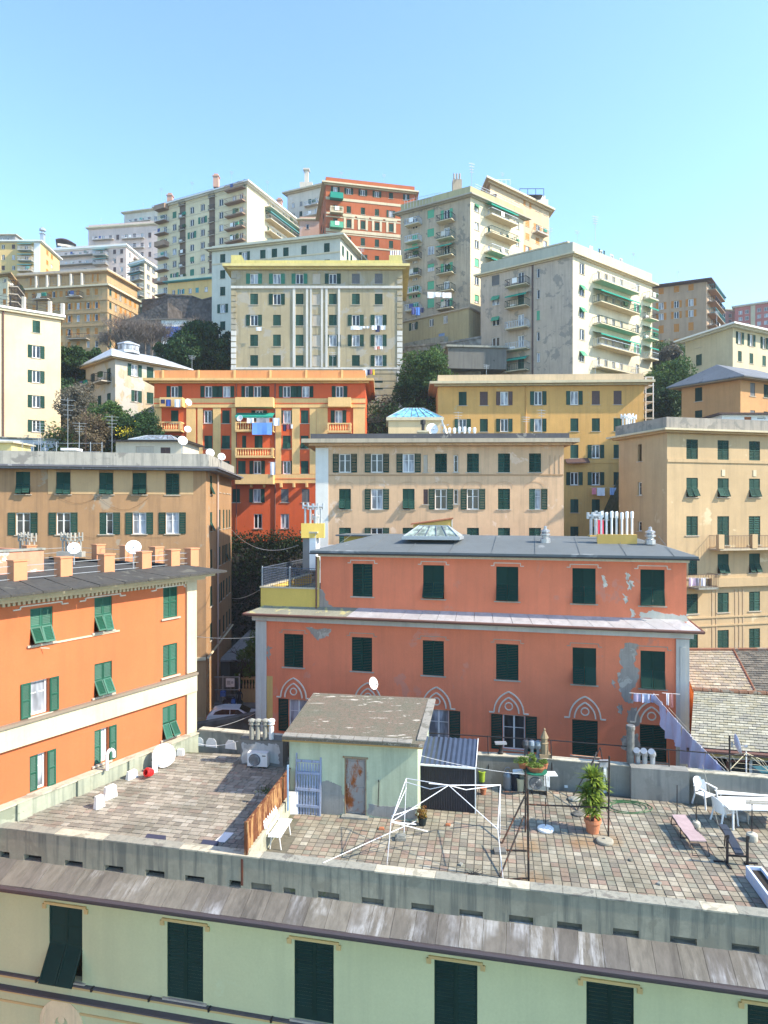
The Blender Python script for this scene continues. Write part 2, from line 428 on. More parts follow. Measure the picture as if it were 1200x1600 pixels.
            for (xa,ya),(xb,yb) in zip(pts[:-1], pts[1:]):
                for zr in (h, h*.08): b.bar((xa,ya,zr), (xb,yb,zr), r*1.5)
                n = max(2, int(math.hypot(xb-xa, yb-ya)/(.14 if r < .02 else .35)))
                for k in range(n+1): b.bar((xa+(xb-xa)*k/n, ya+(yb-ya)*k/n, 0), (xa+(xb-xa)*k/n, ya+(yb-ya)*k/n, h), r, 3)
        b.build('railing', rm if kind == 'r' else mat, o)
        if F/s.Yat(i, (u0 or ref)) < 12 and w > 1.8:             # what people keep on their balconies
            if random.random() < .4: MB().box(w*.12,w*.12+.7,-.45,-.1,.004,.62).build('balcony_box', WHITE, o)
            if random.random() < .35: MB().box(w*.6,w*.6+.9,-d+.06,-d+.36,.5,1.15).build('balcony_plants', AWN if random.random() < .3 else BALP, o)
            if random.random() < .35: MB().box(w*.35,w*.35+.8,-d-.05,-d-.02,.25,1.02).build('hanging_cloth', random.choice([WHITE, ROLW, CLB]), o)
        if awn:
            a = MB(); n = max(3, int(w/.5)); zt = 2.25
            for k in range(n): a.quad((w*k/n, 0, zt), (w*(k+1)/n, 0, zt), (w*(k+1)/n, -d*1.0, zt-.55), (w*k/n, -d*1.0, zt-.55))
            a.quad((0,-d,zt-.55),(w,-d,zt-.55),(w,-d,zt-.75),(0,-d,zt-.75)); a.build('awning', awn, o)
        return o
    def downpipe(s, i, u, za, zb, r=.06, mat=PIPE, d=.1):
        x = s.sp(i, u); return MB().bar((x,-d,za), (x,-d,zb), r, 6, M=s.M(i,0,0)).build('downpipe', mat, s.root)
BALP = plain('balcony_green', (.03,.08,.02), .9)
CLB = plain('cloth_blue_dark', (.06,.10,.28), .9)
AWN = plain('awning_green', (.03, .30, .22), .8, .1, var=.2)
AWNB = plain('awning_blue_green', (.10, .32, .34), .8, .1, var=.2)
def frontal(uL, YL, uR, YR, depth):
    a, b = pt(uL, YL), pt(uR, YR); t = (b-a).normalized(); m = Vector((-t.y, t.x))*depth
    return [a, b, b+m, a+m]
def cornered(L, C, Rr): L, C, Rr = map(Vector, (L, C, Rr)); return [L, C, Rr, L+Rr-C]
# ------------------------------------------------------------------ setting: ground
def ground_z(x, y):
    p = [(-50,9),(42,10),(50,12.7),(64,12.9),(73,14),(75.5,24),(84,27),(86,38),(95,42),(112,50),(135,59),(150,72),(165,79),(190,85),(240,98),(275,102),(420,70),(900,10),(2600,-5)]
    z = float(np.interp(y, [a for a,_ in p], [c for _,c in p]))
    if y > 60 and x < -20:
        k = min(1, (-20-x)/6)*min(1, (y-60)/12)
        if y < 86: z = max(z, z*(1-k)+k*float(np.interp(y, [60,72,86,95],[14,33,40,43])))
    if y > 60 and x > 24:
        k = min(1, (x-24)/6)
        if y < 95: z = max(z, z*(1-k)+k*float(np.interp(y, [60,75,86,95],[22,36,42,45])))
    if y > 118 and x > 60: z -= min(18, (x-60)*.6)*min(1,(y-118)/20)
    if 118 < y < 158 and x < -40:
        k = min(1, (-40-x)/8); z = z*(1-k)+k*float(np.interp(y, [118,140,146,158],[52,60,62,76]))
    return z+(.5*math.sin(x*.31+y*.2)+.4*math.sin(x*.13-y*.37) if y > 66 else 0)
def terrain():
    ys = list(np.arange(-60, 40, 10))+list(np.arange(40, 200, 2.0))+list(np.arange(200, 420, 10))+[460,520,600,700,800,1000,1300,1700,2200,2600]
    xs = [-2500,-1500,-900,-600,-400,-300,-220]+list(np.arange(-180, 181, 3.0))+[220,300,400,600,900,1500,2500]
    V = [(x, y, ground_z(x, y)) for y in ys for x in xs]; n = len(xs)
    Fs = [(j*n+i, j*n+i+1, (j+1)*n+i+1, (j+1)*n+i) for j in range(len(ys)-1) for i in range(n-1)]
    m, nt, b = _base('hillside_earth', .95, .1)
    g = nt.nodes.new('ShaderNodeNewGeometry').outputs['Position']
    c = _mix(nt, _ramp(nt, _noise(nt, g, .25, 8, .7), [(.4,0),(.6,1)]), (.035,.045,.018), (.10,.085,.05))
    c = _mix(nt, _ramp(nt, _noise(nt, g, 2.5, 6, .7), [(.4,0),(.7,1)]), c, (.03,.045,.015))
    nt.links.new(c, b.inputs['Base Color']); _bump(nt, b, _noise(nt, g, 3, 8, .8), .8, .3)
    mb = MB(); mb.v = V; mb.f = Fs; mb.m = [0]*len(Fs); mb.sm = True
    tag(mb.build('ground', m), kind='structure')
terrain()
road_m = plaster('asphalt', (.06,.06,.062), (.09,.09,.09), .3, .3, 2)
rb = MB(); rb.box(-45, 6, 48, 57.6, 12.3, 12.93); tag(rb.build('road', road_m), kind='structure')
pv = MB(); pv.box(-45, 6, 57.6, 61.5, 12.3, 13.05); tag(pv.build('pavement', plaster('pavement_grey', (.20,.19,.175), None, 0, .6, 2)), kind='structure')

# ------------------------------------------------------------------ far buildings, back to front
WH = plaster('pale_render', (.62,.56,.47), stain=.5)
PINKW = plaster('pink_white_render', (.66,.52,.46), stain=.4)
YEL = plaster('yellow_render', (.66,.47,.20), stain=.4)
ORB = plaster('ochre_stone_render', (.44,.30,.155), (.30,.24,.17), .3, .8, 1.5)
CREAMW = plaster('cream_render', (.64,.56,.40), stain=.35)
ROOFG = plaster('roof_felt_grey', (.22,.235,.24), (.30,.30,.29), .3, .3, 1)
RED = plaster('red_render', (.50,.085,.03), stain=.4)
REDO = plaster('brick_orange_render', (.40,.115,.045), stain=.5)

def rails(b, i, u0, u1, vs_, ref, **k):
    for v in vs_: b.balcony(i, u0, u1, v, ref, **k)
# pink block on the skyline
b = Bd('apartment_building', 'pale pink apartment block on the left skyline with rows of small balconies', frontal(138,240,249,236,14), 84, zz(359,240), PINKW, shut=BRSH)
b.grid(0, [150,161,172.5,184,197,210,222,234], [(363,371),(378,386),(393,401),(408,416)], 240, 4.6, ['cpccpcpc','pcpcpccp','cpcpcpcc','pccpcpcp'])
rails(b, 0, 146, 178, (374,389,404), 180, h=1.0, rm=METAL); rails(b, 0, 192, 226, (374,389,404), 200, h=1.0, rm=METAL)
b.walls(); b.flat((.7,.7,CREAM), (.9,.3,None))
b = Bd('apartment_building', 'set-back pale top block behind the pink block, highest on the left skyline', frontal(194,262,250,258,14), 95, zz(335,262), WH, shut=BRSH)
b.grid(0, [203,212,222,233,243], [(338,345),(351,358),(364,371)], 240, 4.5, ['pcpcp','cpcpc'])
rails(b, 0, 197, 236, (348,361), 210, h=1, rm=METAL); b.walls(); b.flat((.9,.7,CREAM), (.4,.3,None))
# pinkish white block with long glazed balconies
b = Bd('apartment_building', 'pinkish white block with long pale balconies beneath the pink skyline block', cornered(pt(84,219), pt(197,215), pt(234,232)), 78, zz(386,215), PINKW, shut=BRSH)
b.grid(0, [92,103,114,125,136,147,158,168,179,190], [(390,397),(404,411),(417.5,425),(431,438)], 180, 4.6, ['pcppcpp.cc','cppcpcp.pc','pcpcpcp.cp'])
rails(b, 0, 86, 168, (400,414,428,442), 130, h=1.0, d=1.5, kind='r', rm=METAL)
b.balcony(0, 150, 170, 400, 180, h=1, d=2, awn=AWNB, rm=METAL); b.balcony(0, 150, 170, 414, 180, h=1, d=2, awn=AWNB, rm=METAL)
b.grid(1, [203,211,219,227], [(395,403),(409,417),(423,431)], 203, 3.5, ['pcpc','cpcp'])
rails(b, 1, 208, 228, (405,419), 210, h=1, rm=METAL); b.walls(); b.flat((.7,.7,WHITE), (.6,.3,WH))
rt = Bd('roof_pavilion', 'small white pavilion with a curved roof on top of the pinkish white block', frontal(90,222,116,224,6), zz(386,222)+.6, zz(380,222), WH, 'pavilion')
rt.win(0, 96, 100, rt.z(0,98,387), rt.z(0,98,382), 'p', None); rt.walls()
q = MB(); L = (rt.poly[1]-rt.poly[0]).length
for k in range(8):
    f0, f1 = k/8, (k+1)/8; h = lambda f: 1.4*math.sin(3.14*(f*.8+.2))
    q.hexa([(-.6+(L+1.2)*f0,-.6,h(f0)),(-.6+(L+1.2)*f1,-.6,h(f1)),(-.6+(L+1.2)*f1,6.5,h(f1)),(-.6+(L+1.2)*f0,6.5,h(f0)),
            (-.6+(L+1.2)*f0,-.6,h(f0)+.3),(-.6+(L+1.2)*f1,-.6,h(f1)+.3),(-.6+(L+1.2)*f1,6.5,h(f1)+.3),(-.6+(L+1.2)*f0,6.5,h(f0)+.3)])
q.build('roof', BRSH, rt.root, rt.M(0, 0, rt.z1))
# cream block with green awnings
b = Bd('apartment_building', 'narrow cream block with pale green balconies just left of the tall tower', cornered(pt(203,188), pt(226,185), pt(247,192)), 72, zz(410,185), CREAMW, shut=BRSH)
b.grid(0, [208,215], [(414,421),(427,434),(440,447),(453,460)], 226, 4.5, ['pc','cp'])
for v in (424,437,450,463): b.balcony(0, 204, 225, v, 226, d=1.4, h=1, rm=METAL, awn=random.choice([AWNB, None]))
b.grid(1, [232,240], [(412,420),(427,435),(442,450),(455,463)], 228, 5, ['pp','pc']); b.walls(); b.flat((.6,.6,WHITE), (.7,.3,None))
# yellow building far left
b = Bd('apartment_building', 'yellow building at the far left with a white corner and stacked awninged balconies', cornered(pt(-60,187), pt(63,187), pt(93,200)), 74, zz(379,187), YEL, shut=BRSH)
b.grid(0, [-30,-14,5,21], [(382,389),(398,406),(415,422),(431,438)], 21, 5, ['ccpc','cppp','cccp'])
b.grid(0, [41], [(384,391),(400,407),(416,423)], 21, 6, ['d'], sh={0:None})
for v in (393,409,425): b.balcony(0, 31, 53, v, 40, d=1.5, h=1, kind='r', rm=METAL, awn=AWNB)
b.grid(1, [74,81,88], [(392,399),(407,414),(421,428)], 74, 3.6, ['cc.','cp.','c.c'], sh={0:ORSH,1:ORSH}); b.walls()
b.band(0, 74, zz(379,187)-.05, .04, WHITE, 'corner_panel', 53, 62.8); b.flat((.7,.5,WHITE), (.0,.3,None))
pf = Bd('roof_house', 'grey roof room with dark windows on top of the yellow far left building', frontal(-30,192,24,192,8), b.z1+.6, zz(368,192), plaster('grey_render',(.34,.33,.31)), 'roof room')
pf.grid(0, [4,12], [(371,376)], 10, 3, ['pp']); pf.walls(); pf.flat((.5,.3,CREAM), (0,0,None))
ch = tag(MB().box(-.5,.5,-.5,.5,0,3.4).box(-.7,.7,-.7,.7,3.4,3.6).lathe([(.35,3.6),(.35,4.2),(.9,4.4),(.9,4.8),(.2,5.4)],8).build('chimney_stack', [METAL], None, T(*P(66.5,380,190)[:2], zz(385,190))), 'slim roof chimney with a dark mushroom cap on the yellow far left building', 'chimney')
# ochre block with orange shutters
b = Bd('apartment_building', 'large ochre stone block with yellow-orange shutters below the yellow building', cornered(pt(20,138.5), pt(168,135), pt(219,146.5)), 58, zz(447,135), ORB, shut=ORSH)
gs = {9: ORSH}
b.grid(0, [41,53,67.5,77.5,84,95.5,108,122,137.5,150.5], [(452,462),(472,482.5),(491,502),(512.5,523),(533,543)], 137, 5, ['cc.cocdccc','cc.dcdopoo'.replace('p','o'),'c..ocdopoo','cc.cocdccc','c..cpcccpp'])
b.grid(1, [172.5,181,188.5,196,203.5,211], [(452,462),(472,482.5),(491,502),(512.5,523),(533,543)], 172, 3.6, ['ccpccc','cpcccp','ccccpc','cpcccc'], sh={0:GREEN})
b.walls()
for v in (467.5,487,507.5): 
    for i in (0,1): b.band(i, b.z(i,168,v)-.16, b.z(i,168,v)+.16, .14, ORB if v > 450 else CREAM)
for u0, u1, v in ((56,80,465),(108,130,464),(160,178,530),(110,140,530)): b.balcony(0, u0, min(u1,166), v, 137, d=1.2, h=.9, rm=DKMET)
b.slab(b.z1-.002, b.z1+.35, .6, CREAM, 'cornice')
at = Bd('attic_storey', 'loggia top storey with orange doors and small piers on the ochre stone block', [q for q in offset(b.poly, -.5)], b.z1+.35, zz(425,135), ORB, 'attic storey', ORSH)
at.grid(0, [40,52,72,86,98,111,123,137,149], [(428,441)], 137, 5, ['cdccccpco']); at.grid(1, [172,181,189,197,205,213], [(428,441)], 172, 3.4, ['ccccpc'], sh={0:GREEN}); at.walls()
for u in (60,77,95,114,131): at.band(0, at.z0, at.z1, .9, WH, 'pier', u-1, u+1)
at.flat((.7,.4,ORB), (.7,.25,STONE))
# small cream tower far left
b = Bd('apartment_building', 'cream building cut by the left edge with a stack of dark-railed balconies', cornered(pt(-40,112), pt(12,110), pt(27,116)), 45, zz(432,110), CREAMW, shut=ORSH)
b.grid(0, [7], [(435,441),(451,459),(468,476)], 7, 5, ['p','c','c']); b.walls()
for v in (446,458,470,482): b.balcony(1, 13, 25, v, 13, d=1.4, h=.9, rm=DKMET)
b.flat((.8,.4,ORB), (0,.3,None))
# tall tower on the left of the hill
TY = plaster('tower_yellow_render', (.70,.60,.40), stain=.3)
b = Bd('apartment_tower', 'tallest cream tower block on the left hilltop with window strips and balconies', cornered(pt(246,162.5), pt(386,150), pt(469,172)), 74, zz(288,150), TY, shut=GREENL)
rws = [(291+20*k, 301.5+20*k) for k in range(9)]
b.grid(0, [272.5,300,316.7,345.5], rws, 345.5, 7, ['rppp','rppp','ppdp','pdpp','pppp','prpr','drpp','pppp','pppp'], sh={0:GREENL})
b.grid(0, [258], rws, 345.5, 6, ['p'])
b.grid(0, [366,377], rws, 345.5, 6, ['pd','pp','rp','pr','dp'], sh={0:GREENL,1:GREENL})
PK = plaster('balcony_brown_render', (.36,.24,.17), stain=.4)
RCP = plaster('recess_shade_brown', (.17,.12,.085), stain=.4)
b.band(0, 74.1, b.z1-.3, .03, RCP, 'painted_recess', 281, 290); b.band(0, 74.1, b.z1-.3, .03, RCP, 'painted_recess', 327, 336)  # flat bands for the recesses: brown paint with their shade in the colour
for k in range(9):
    v = 304.5+20*k
    b.balcony(0, 248, 264, v, 345.5, d=1.5, h=1, mat=PK, rm=METAL if k%3 else AWNB, kind='r' if k%3 else 's')
    b.balcony(0, 281, 290, v, 345.5, d=.5, h=1, rm=DKMET); b.balcony(0, 327, 336, v, 345.5, d=.5, h=1, rm=DKMET)
    b.balcony(0, 356, 384, v, 345.5, d=1.3, h=1, mat=PK, rm=PK)
    b.band(0, b.z(0,345.5,v)-.1, b.z(0,345.5,v)+.12, .05, CREAM, u0=265.5, u1=280); b.band(0, b.z(0,345.5,v)-.1, b.z(0,345.5,v)+.12, .05, CREAM, u0=291, u1=326); b.band(0, b.z(0,345.5,v)-.1, b.z(0,345.5,v)+.12, .05, CREAM, u0=337, u1=355)
    w = b.sp(1, 414)
    b.balcony(1, 414, 466, v-1, 388, d=1.6, h=1, mat=CREAM, rm=METAL if k != 3 else AWNB, awn=AWNB if k in (1,4) else None)
b.grid(1, [419,427,436,445,453,461], rws, 388, 3.4, ['pcpdpc','dppcpp','cpdpcp'], sh={c:GREEN for c in range(6)})
b.walls(); b.flat((1.0,.5,WHITE), (0,.3,None)); zt = b.z1+.5
b.hip(zt, 2.6, .9, BRSH, .42)
for (u, Y, h) in ((338,154,2.4),(266,163,2.2),(437,165,2.0)):
    c = tag(MB().box(-.6,.6,-.6,.6,0,h).box(-.75,.75,-.75,.75,h,h+.2).box(-.45,.45,-.45,.45,h+.2,h+.7).build('chimney_stack', [plaster('chimney_pink',(.55,.33,.25))], None, T(*pt(u,Y), zt+.6)), f"{'tall pink chimney near the middle' if u==338 else 'pink chimney at the left end' if u==266 else 'pink chimney over the right side'} of the tallest tower roof", 'chimney')
# low terraces at the foot of the tower and the dark retaining wall
b = Bd('terrace_house', 'low yellow row with awnings and a laundry terrace at the foot of the tower', frontal(262,148,338,145,6), 66, zz(443,148), YEL, 'terrace house', AWNB)
b.grid(0, [271,283,297,308,322], [(450,458)], 300, 5, ['popcp']); b.walls(); b.flat((.8,.3,AWNB), (.9,.2,CREAM))
def rubble_mat(name, c):
    m, nt, bb = _base(name, .95, .1); g = nt.nodes.new('ShaderNodeNewGeometry').outputs['Position']
    vo = nt.nodes.new('ShaderNodeTexVoronoi'); vo.inputs['Scale'].default_value = 1.6; nt.links.new(g, vo.inputs['Vector'])
    c2 = _mix(nt, _ramp(nt, _noise(nt, g, .5, 6, .7), [(.35,0),(.65,1)]), mul(c,.6), mul(c,1.3))
    c2 = _mix(nt, _ramp(nt, vo.outputs['Distance'], [(.3,0),(.8,.5)]), c2, mul(c,.35))
    nt.links.new(c2, bb.inputs['Base Color']); _bump(nt, bb, vo.outputs['Distance'], .6, .15); return m
RUB = rubble_mat('rubble_stone', (.17,.155,.14)); RUBD = rubble_mat('rubble_stone_dark', (.11,.10,.095))
def slope_wall(name, label, pts, depth=3, mat=RUB, z0=None):
    """pts: (u, v top, Y) along the wall"""
    q = MB(); tops = [P(u, v, Y) for u, v, Y in pts]; base = (min(t.z for t in tops)-16) if z0 is None else z0
    o = Vector((tops[0].x, tops[0].y, base))
    for a, c in zip(tops[:-1], tops[1:]):
        q.hexa([(a.x,a.y,base),(c.x,c.y,base),(c.x,c.y+depth,base),(a.x,a.y+depth,base),a,c,(c.x,c.y+depth,c.z),(a.x,a.y+depth,a.z)])
        q.hexa([(a.x,a.y-.15,a.z+.01),(c.x,c.y-.15,c.z+.01),(c.x,c.y+.5,c.z+.01),(a.x,a.y+.5,a.z+.01),(a.x,a.y-.15,a.z+.3),(c.x,c.y-.15,c.z+.3),(c.x,c.y+.5,c.z+.3),(a.x,a.y+.5,a.z+.3)])
    return tag(q.build(name, mat, None), label, 'retaining wall')
slope_wall('retaining_wall', 'tall dark retaining wall stepping up under the low yellow terraces', [(222,470,146),(248,468,144),(262,462,143),(300,464,143),(316,470,142),(338,464,141)], 3, RUBD)
b = Bd('ruined_house', 'grey roofless stone house beside the blue tarpaulin on the slope', frontal(196,137,262,136,7), 56, zz(502,137), RUB, 'old house')
b.win(0, 233, 243, zz(522,137), zz(512,137), 'd', None); b.walls(); b.slab(b.z1-.01, b.z1+.3, .3, CONCD, 'roof')
q = MB(); L = (b.poly[1]-b.poly[0]).length
q._add([(0,0,0),(L,0,0),(L,0,3.4),(0,7,0),(L,7,0),(L,7,3.4)], [(0,1,2),(3,5,4),(0,2,5,3),(1,4,5,2)]); q.build('lean_to_roof', RUBD, b.root, b.M(0,0,b.z1+.3))
b = Bd('market_shed', 'low white shed hung with a bright blue tarpaulin', frontal(252,133,300,133,5), 55, zz(500,133), WHITE, 'shed')
b.walls(); b.slab(b.z1-.01, b.z1+.2, .3, CONCD, 'roof')
x0, x1 = b.sp(0,255), b.sp(0,291); q = MB()
for k in range(12):
    xa, xb = x0+(x1-x0)*k/12, x0+(x1-x0)*(k+1)/12; da, db = .2+.15*math.sin(k*1.9), .2+.15*math.sin((k+1)*1.9)
    q.quad((xa,-da,0),(xb,-db,0),(xb,-db*.5,2.1),(xa,-da*.5,2.1))
q.build('tarpaulin', plain('blue_tarpaulin', (.04,.16,.62), .5), b.root, b.M(0, 0, zz(527,133)))

# white building on the skyline behind the orange one
b = Bd('apartment_building', 'pale grey-white block with a chimney, peeping between the tower and the orange block', frontal(449,172,500,168,12), 74, zz(305,172), WH, shut=GREEN)
b.grid(0, [458,470,484,494], [(312,320),(328,336),(344,352)], 480, 4.6, ['ppcp','pcpp']); rails(b, 0, 478, 499, (322,338,354), 490, h=1, rm=METAL); b.walls(); b.flat((1.0,.6,CREAM), (.6,.3,None))
tag(MB().box(-1.6,1.6,-1.2,1.2,0,3.2).box(-.5,.5,-.5,.5,3.2,6.6).box(-.8,.8,-.8,.8,6.6,7).build('chimney_stack', [WH], None, T(*pt(479,174), b.z1+.6)), 'white roof block and chimney on the pale building left of the orange block', 'chimney')
b = Bd('annex', 'low pink annex wing at the right foot of the cream tower block', frontal(468,150,500,150,6), 80, zz(345,150), plaster('pink_render',(.55,.34,.25)), 'annex')
b.win(0, 478, 483, zz(358,150), zz(350,150), 'p', None); b.walls(); b.flat((.5,.4,CREAM), (.5,.25,None))
# orange-red building on the hilltop
b = Bd('apartment_building', 'orange-red palazzo on the central hilltop with cream window surrounds', [pt(499,146), pt(509,130), pt(648,134), pt(640,150)], 78, zz(289,130), REDO, shut=GREEN)
rr = [(294,303.5),(322,333),(343,356),(370,382),(396,408)]
b.grid(1, [524,545,567,589,611,633], rr, 545, 6.6, ['ooooca','cc.coo'.replace('.','c'),'ccccc.','occcc.','.oocc.'])
b.grid(0, [502,505.5], rr[:4], 508, 1.6, ['cc']); b.walls()
for v, hh, d in ((313,.5,.08),(336,.35,.08),(341,.2,.06),(362,.6,.1),(366.5,.2,.06),(385,.3,.08)):
    b.band(1, b.z(1,545,v)-hh/2, b.z(1,545,v)+hh/2, d, CREAM)
for u in (545,567,589,611):
    x = b.sp(1,u); za, zb = b.z(1,545,357.5), b.z(1,545,339.5)
    q = MB(); q.box(x-1.0,x-.55,-.07,0,za,zb); q.box(x+.55,x+1.0,-.07,0,za,zb); q.box(x-1.2,x+1.2,-.14,0,zb,zb+.3); q.build('window_surround', CREAM, b.root, b.M(1,0,0))
for v, kd, mm in ((314.5,'s',AWN),(336.5,'b',CREAM),(359.5,'s',ROLL)): b.balcony(1, 515, 535, v, 545, d=1.2, kind=kd, mat=mm)
b.flat((.8,.5,CREAM), (1.1,.35,REDO), rt=.2)

# grey tower with canted front, centre right
b = Bd('apartment_building', 'pale ochre building behind the grey tower with orange shutters and a green roof terrace', cornered(pt(745,140), pt(766,127), pt(858,139)), 62, zz(288,127), plaster('ochre_pale_render',(.56,.42,.27),stain=.5), shut=ORSH)
b.grid(1, [808,824,840,852], [(316,327),(347.5,357.5),(368,378),(388,398)], 832, 6, ['pocp','pcoc','cccp'])
b.balcony(1, 833, 850, 363, 832, d=1.2, h=1, rm=METAL); b.walls(); b.flat((1.1,.6,CREAM), (0,.3,None))
q = MB().box(0,1.6,0,1.2,0,1.4)
for k in range(7): q.bar((k*.8,-.9,0),(k*.8,-.9,1.1),.05)
q.bar((0,-.9,1.1),(4.8,-.9,1.1),.06); tag(q.build('roof_hatch', [WHITE], None, T(*pt(757,130), b.z1+.8)), 'white hatch with a rail at the peak of the pale ochre roof', 'roof hatch')
tag(MB().box(-1.2,1.2,-.8,.8,0,1.5).box(-.7,.7,-.5,.5,1.5,2.4).build('chimney_stack', [WHITE], None, T(*pt(846,139), b.z1+.8)), 'white chimney at the right end of the pale ochre roof', 'chimney')
q = MB()
for k in range(4): q.bar((k*1.6,0,0),(k*1.6,0,1.7),.06)
q.bar((0,0,1.7),(4.8,0,1.7),.06).hexa([(0,0,.4),(4.6,0,.4),(4.6,2,.4),(0,2,.4),(0,0,.5),(4.6,0,.5),(4.6,2,1.5),(0,2,1.5)])
tag(q.build('pergola', [DKMET], None, T(*pt(812,134), b.z1+.8)), 'dark pergola on the right part of the pale ochre roof', 'pergola')
GT = plaster('tower_shade_grey_render', (.46,.375,.275), (.22,.20,.165), .45, .9, 1.2)  # weathered render, with the shade of the left face in its grey
b = Bd('apartment_tower', 'weathered tower coloured shade-grey on the left, sunlit cream on the right, with curved green-railed balconies', cornered(pt(626,119), pt(735,112), pt(818,121)), 55, zz(308,112), GT)
b.sh = ROLL
r1 = [(328,341),(357.5,370),(384,398),(412,424),(439.5,452.5),(467,481)]
b.grid(0, [673], r1, 673, 10.5, ['r','g','p','r','r','r'])
b.grid(0, [648,698], [(334+27.5*k,351+27.5*k) for k in range(7)], 673, 9, ['pd','gp','pp','pd','dp','pd','dp'], sh={0:ROLL})
for k in range(6):
    b.balcony(0, 637, 659, 353+26.7*k, 648, d=1.2, h=1.0, rm=DKMET if k in (2,3) else METAL, mat=CREAM, awn=AWN if k == 2 else None)
    b.balcony(0, 687, 711.5, 348+27.2*k, 700, d=1.5, h=1.0, rm=DKMET if k in (0,5) else GREEN, mat=CREAM, awn=AWN if k == 2 else None)
r2 = [(319+28.4*k, 331.5+28.4*k) for k in range(7)]
CT = CREAMW
b.grid(1, [745], r2, 745, 6.5, ['s','p','p','r','p','r','r']); b.grid(1, [809], r2, 809-64, 4.6, ['p','s','p','p','r','p'])
b.grid(1, [764,783,793], r2, 745, 4.4, ['p.p','cpc','pcp','cp.','pcp'], sh={0:GREEN,1:GREEN,2:GREEN})
for k in range(6):
    b.balcony(1, 757, 799, 338+28*k, 757, d=1.6, h=1.05, rm=GREEN if k == 1 else METAL, mat=CREAM, awn=(AWN if k in (0,3) else None))
b.walls(em={1:CREAMW})  # sunlit face gets its own cream; sun and shade are in the wall colours
b.flat((.9,.4,plaster('cornice_grey',(.40,.36,.29))), (1.5,.3,plaster('parapet_grey_yellow',(.42,.38,.22),stain=.7)))
zt = b.z1+.6
q = MB(); q.box(0,9,0,8,0,2.6); a = tag(q.build('roof_house', [GT], None, T(*pt(690,120), zt)), 'grey lift housing with a sloping roof on top of the grey tower', 'roof room')
MB().hexa([(-4,-1.5,1.2),(9.6,-1.5,2.6),(9.6,8.5,2.6),(-4,8.5,1.2),(-4,-1.5,1.45),(9.6,-1.5,3.0),(9.6,8.5,3.0),(-4,8.5,1.45)]).build('roof', BRSH, a)
q = MB().box(-.8,.8,-.7,.7,0,3)
for k in (-.5,0,.5): q.bar((k,0,3),(k,0,4.3),.16,6)
tag(q.build('chimney_stack', [GT], None, T(*pt(714,118), zt+2)), 'grey chimney with three pots at the top of the grey tower', 'chimney')
def antenna(u, v0, Y, h, label, arms=4, w=1.2, M=METAL, r=.03):
    q = MB(); q.bar((0,0,0),(0,0,h),r,5)
    for k in range(arms):
        z = h*(.96-.09*k); q.bar((-w/2*(1-.15*k),0,z),(w/2*(1-.15*k),0,z),r*.7,4); 
        for j in range(-2,3): q.bar((j*w/5*(1-.1*k),-.25,z+.01),(j*w/5*(1-.1*k),.25,z+.01),r*.5,3)
    p = P(u, v0, Y); return tag(q.build('antenna', M, None, T(p.x,p.y,p.z,.4)), label, 'antenna')
antenna(737, 303, 120, 5.6, 'tall thin aerial standing at the peak of the grey tower', r=.05)
antenna(930, 377, 105, 4.0, 'thin aerial above the roof of the grey block with the cream side', r=.045)
# its lower bulge and plinth wall
LW = plaster('ochre_grey_render', (.40,.34,.20), stain=.8)
b = Bd('lower_wing', 'yellowish lower storeys under the grey tower with small windows and blue shutters', cornered(pt(629,117), pt(733,108.5), pt(752,112)), 52, zz(492,112), LW, 'lower wing')
b.grid(0, [646,674,696], [(498,510)], 674, 7, ['dpp']); b.grid(0, [690], [(524,536)], 674, 9, ['g'], sh={0:plain('blue_shutter',(.18,.30,.55),.6)}); b.walls(); b.flat((.3,.25,STONE),(0,0,None))
b.balcony(0, 634, 700, 541, 674, d=1.2, h=1, kind='s', mat=CONC)
slope_wall('retaining_wall', 'grey stone retaining wall below the grey tower, left of the dark garage roof', [(632,544,106),(660,541,105),(700,537,104),(752,528,103)], 4, rubble_mat('retaining_grey',(.19,.185,.175)))
q = MB().box(0,9,0,5,0,3.2); p = P(700,540,101); g = tag(q.build('garage', [CONCD], None, T(p.x,p.y,p.z-3.4,.1)), 'dark flat-roofed garage at the foot of the grey tower', 'garage')
MB().box(-.3,9.3,-.3,5.3,3.2,3.5).build('roof', CONC, g)

# block with sunlit and shaded wall colours, right of centre
GL = plaster('shade_grey_side_render', (.50,.41,.325), (.27,.245,.21), .4, .8, 1.1)
b = Bd('apartment_building', 'block coloured shade-grey on the left, sunlit cream on the right, with long balconies and green awnings', cornered(pt(751,107), pt(895,98), pt(1019,111.5)), 44, zz(400,98), GL, shut=ROLL)
b.grid(0, [774.5], [(430,446),(462,477),(494.5,509),(527,543),(558,574)], 774.5, 11.5, ['g','s','s','p','g'], sh={0:ROLL,(0,0):GRSH,(4,0):GREEN})
b.grid(0, [841], [(419,434),(452,467),(485.5,500.5),(518,533),(551,566)], 841, 5, ['p','d','g','d','p'], sh={0:ROLL,(1,0):None,(3,0):None})
b.grid(0, [814], [(425,444),(457.5,476.5),(491,510),(524,543),(557,576)], 813, 9.5, ['p','g','p','p','g'], sh={0:GREEN})
for k, v in enumerate((448,481,514,547,580)): b.balcony(0, 795, 828, v, 813, d=1.4, h=1.0, rm=[DKMET,GREEN,METAL,METAL,GREEN][k], mat=CREAM, awn=AWN if k in (1,4) else None)
rq = [(411+34.4*k, 428.5+34.2*k) for k in range(5)]
b.grid(1, [909.4], rq, 909.4, 8, ['p','s','s','p','s']); b.grid(1, [996], rq, 909.4, 6, ['pdpdp'[k] for k in range(5)])
b.grid(1, [935,947,959,971], [(v0+3,v1+4) for v0,v1 in rq], 909.4, 5, ['dpdp','pdpd','dppd'], sh={0:None,1:None,2:None,3:None})
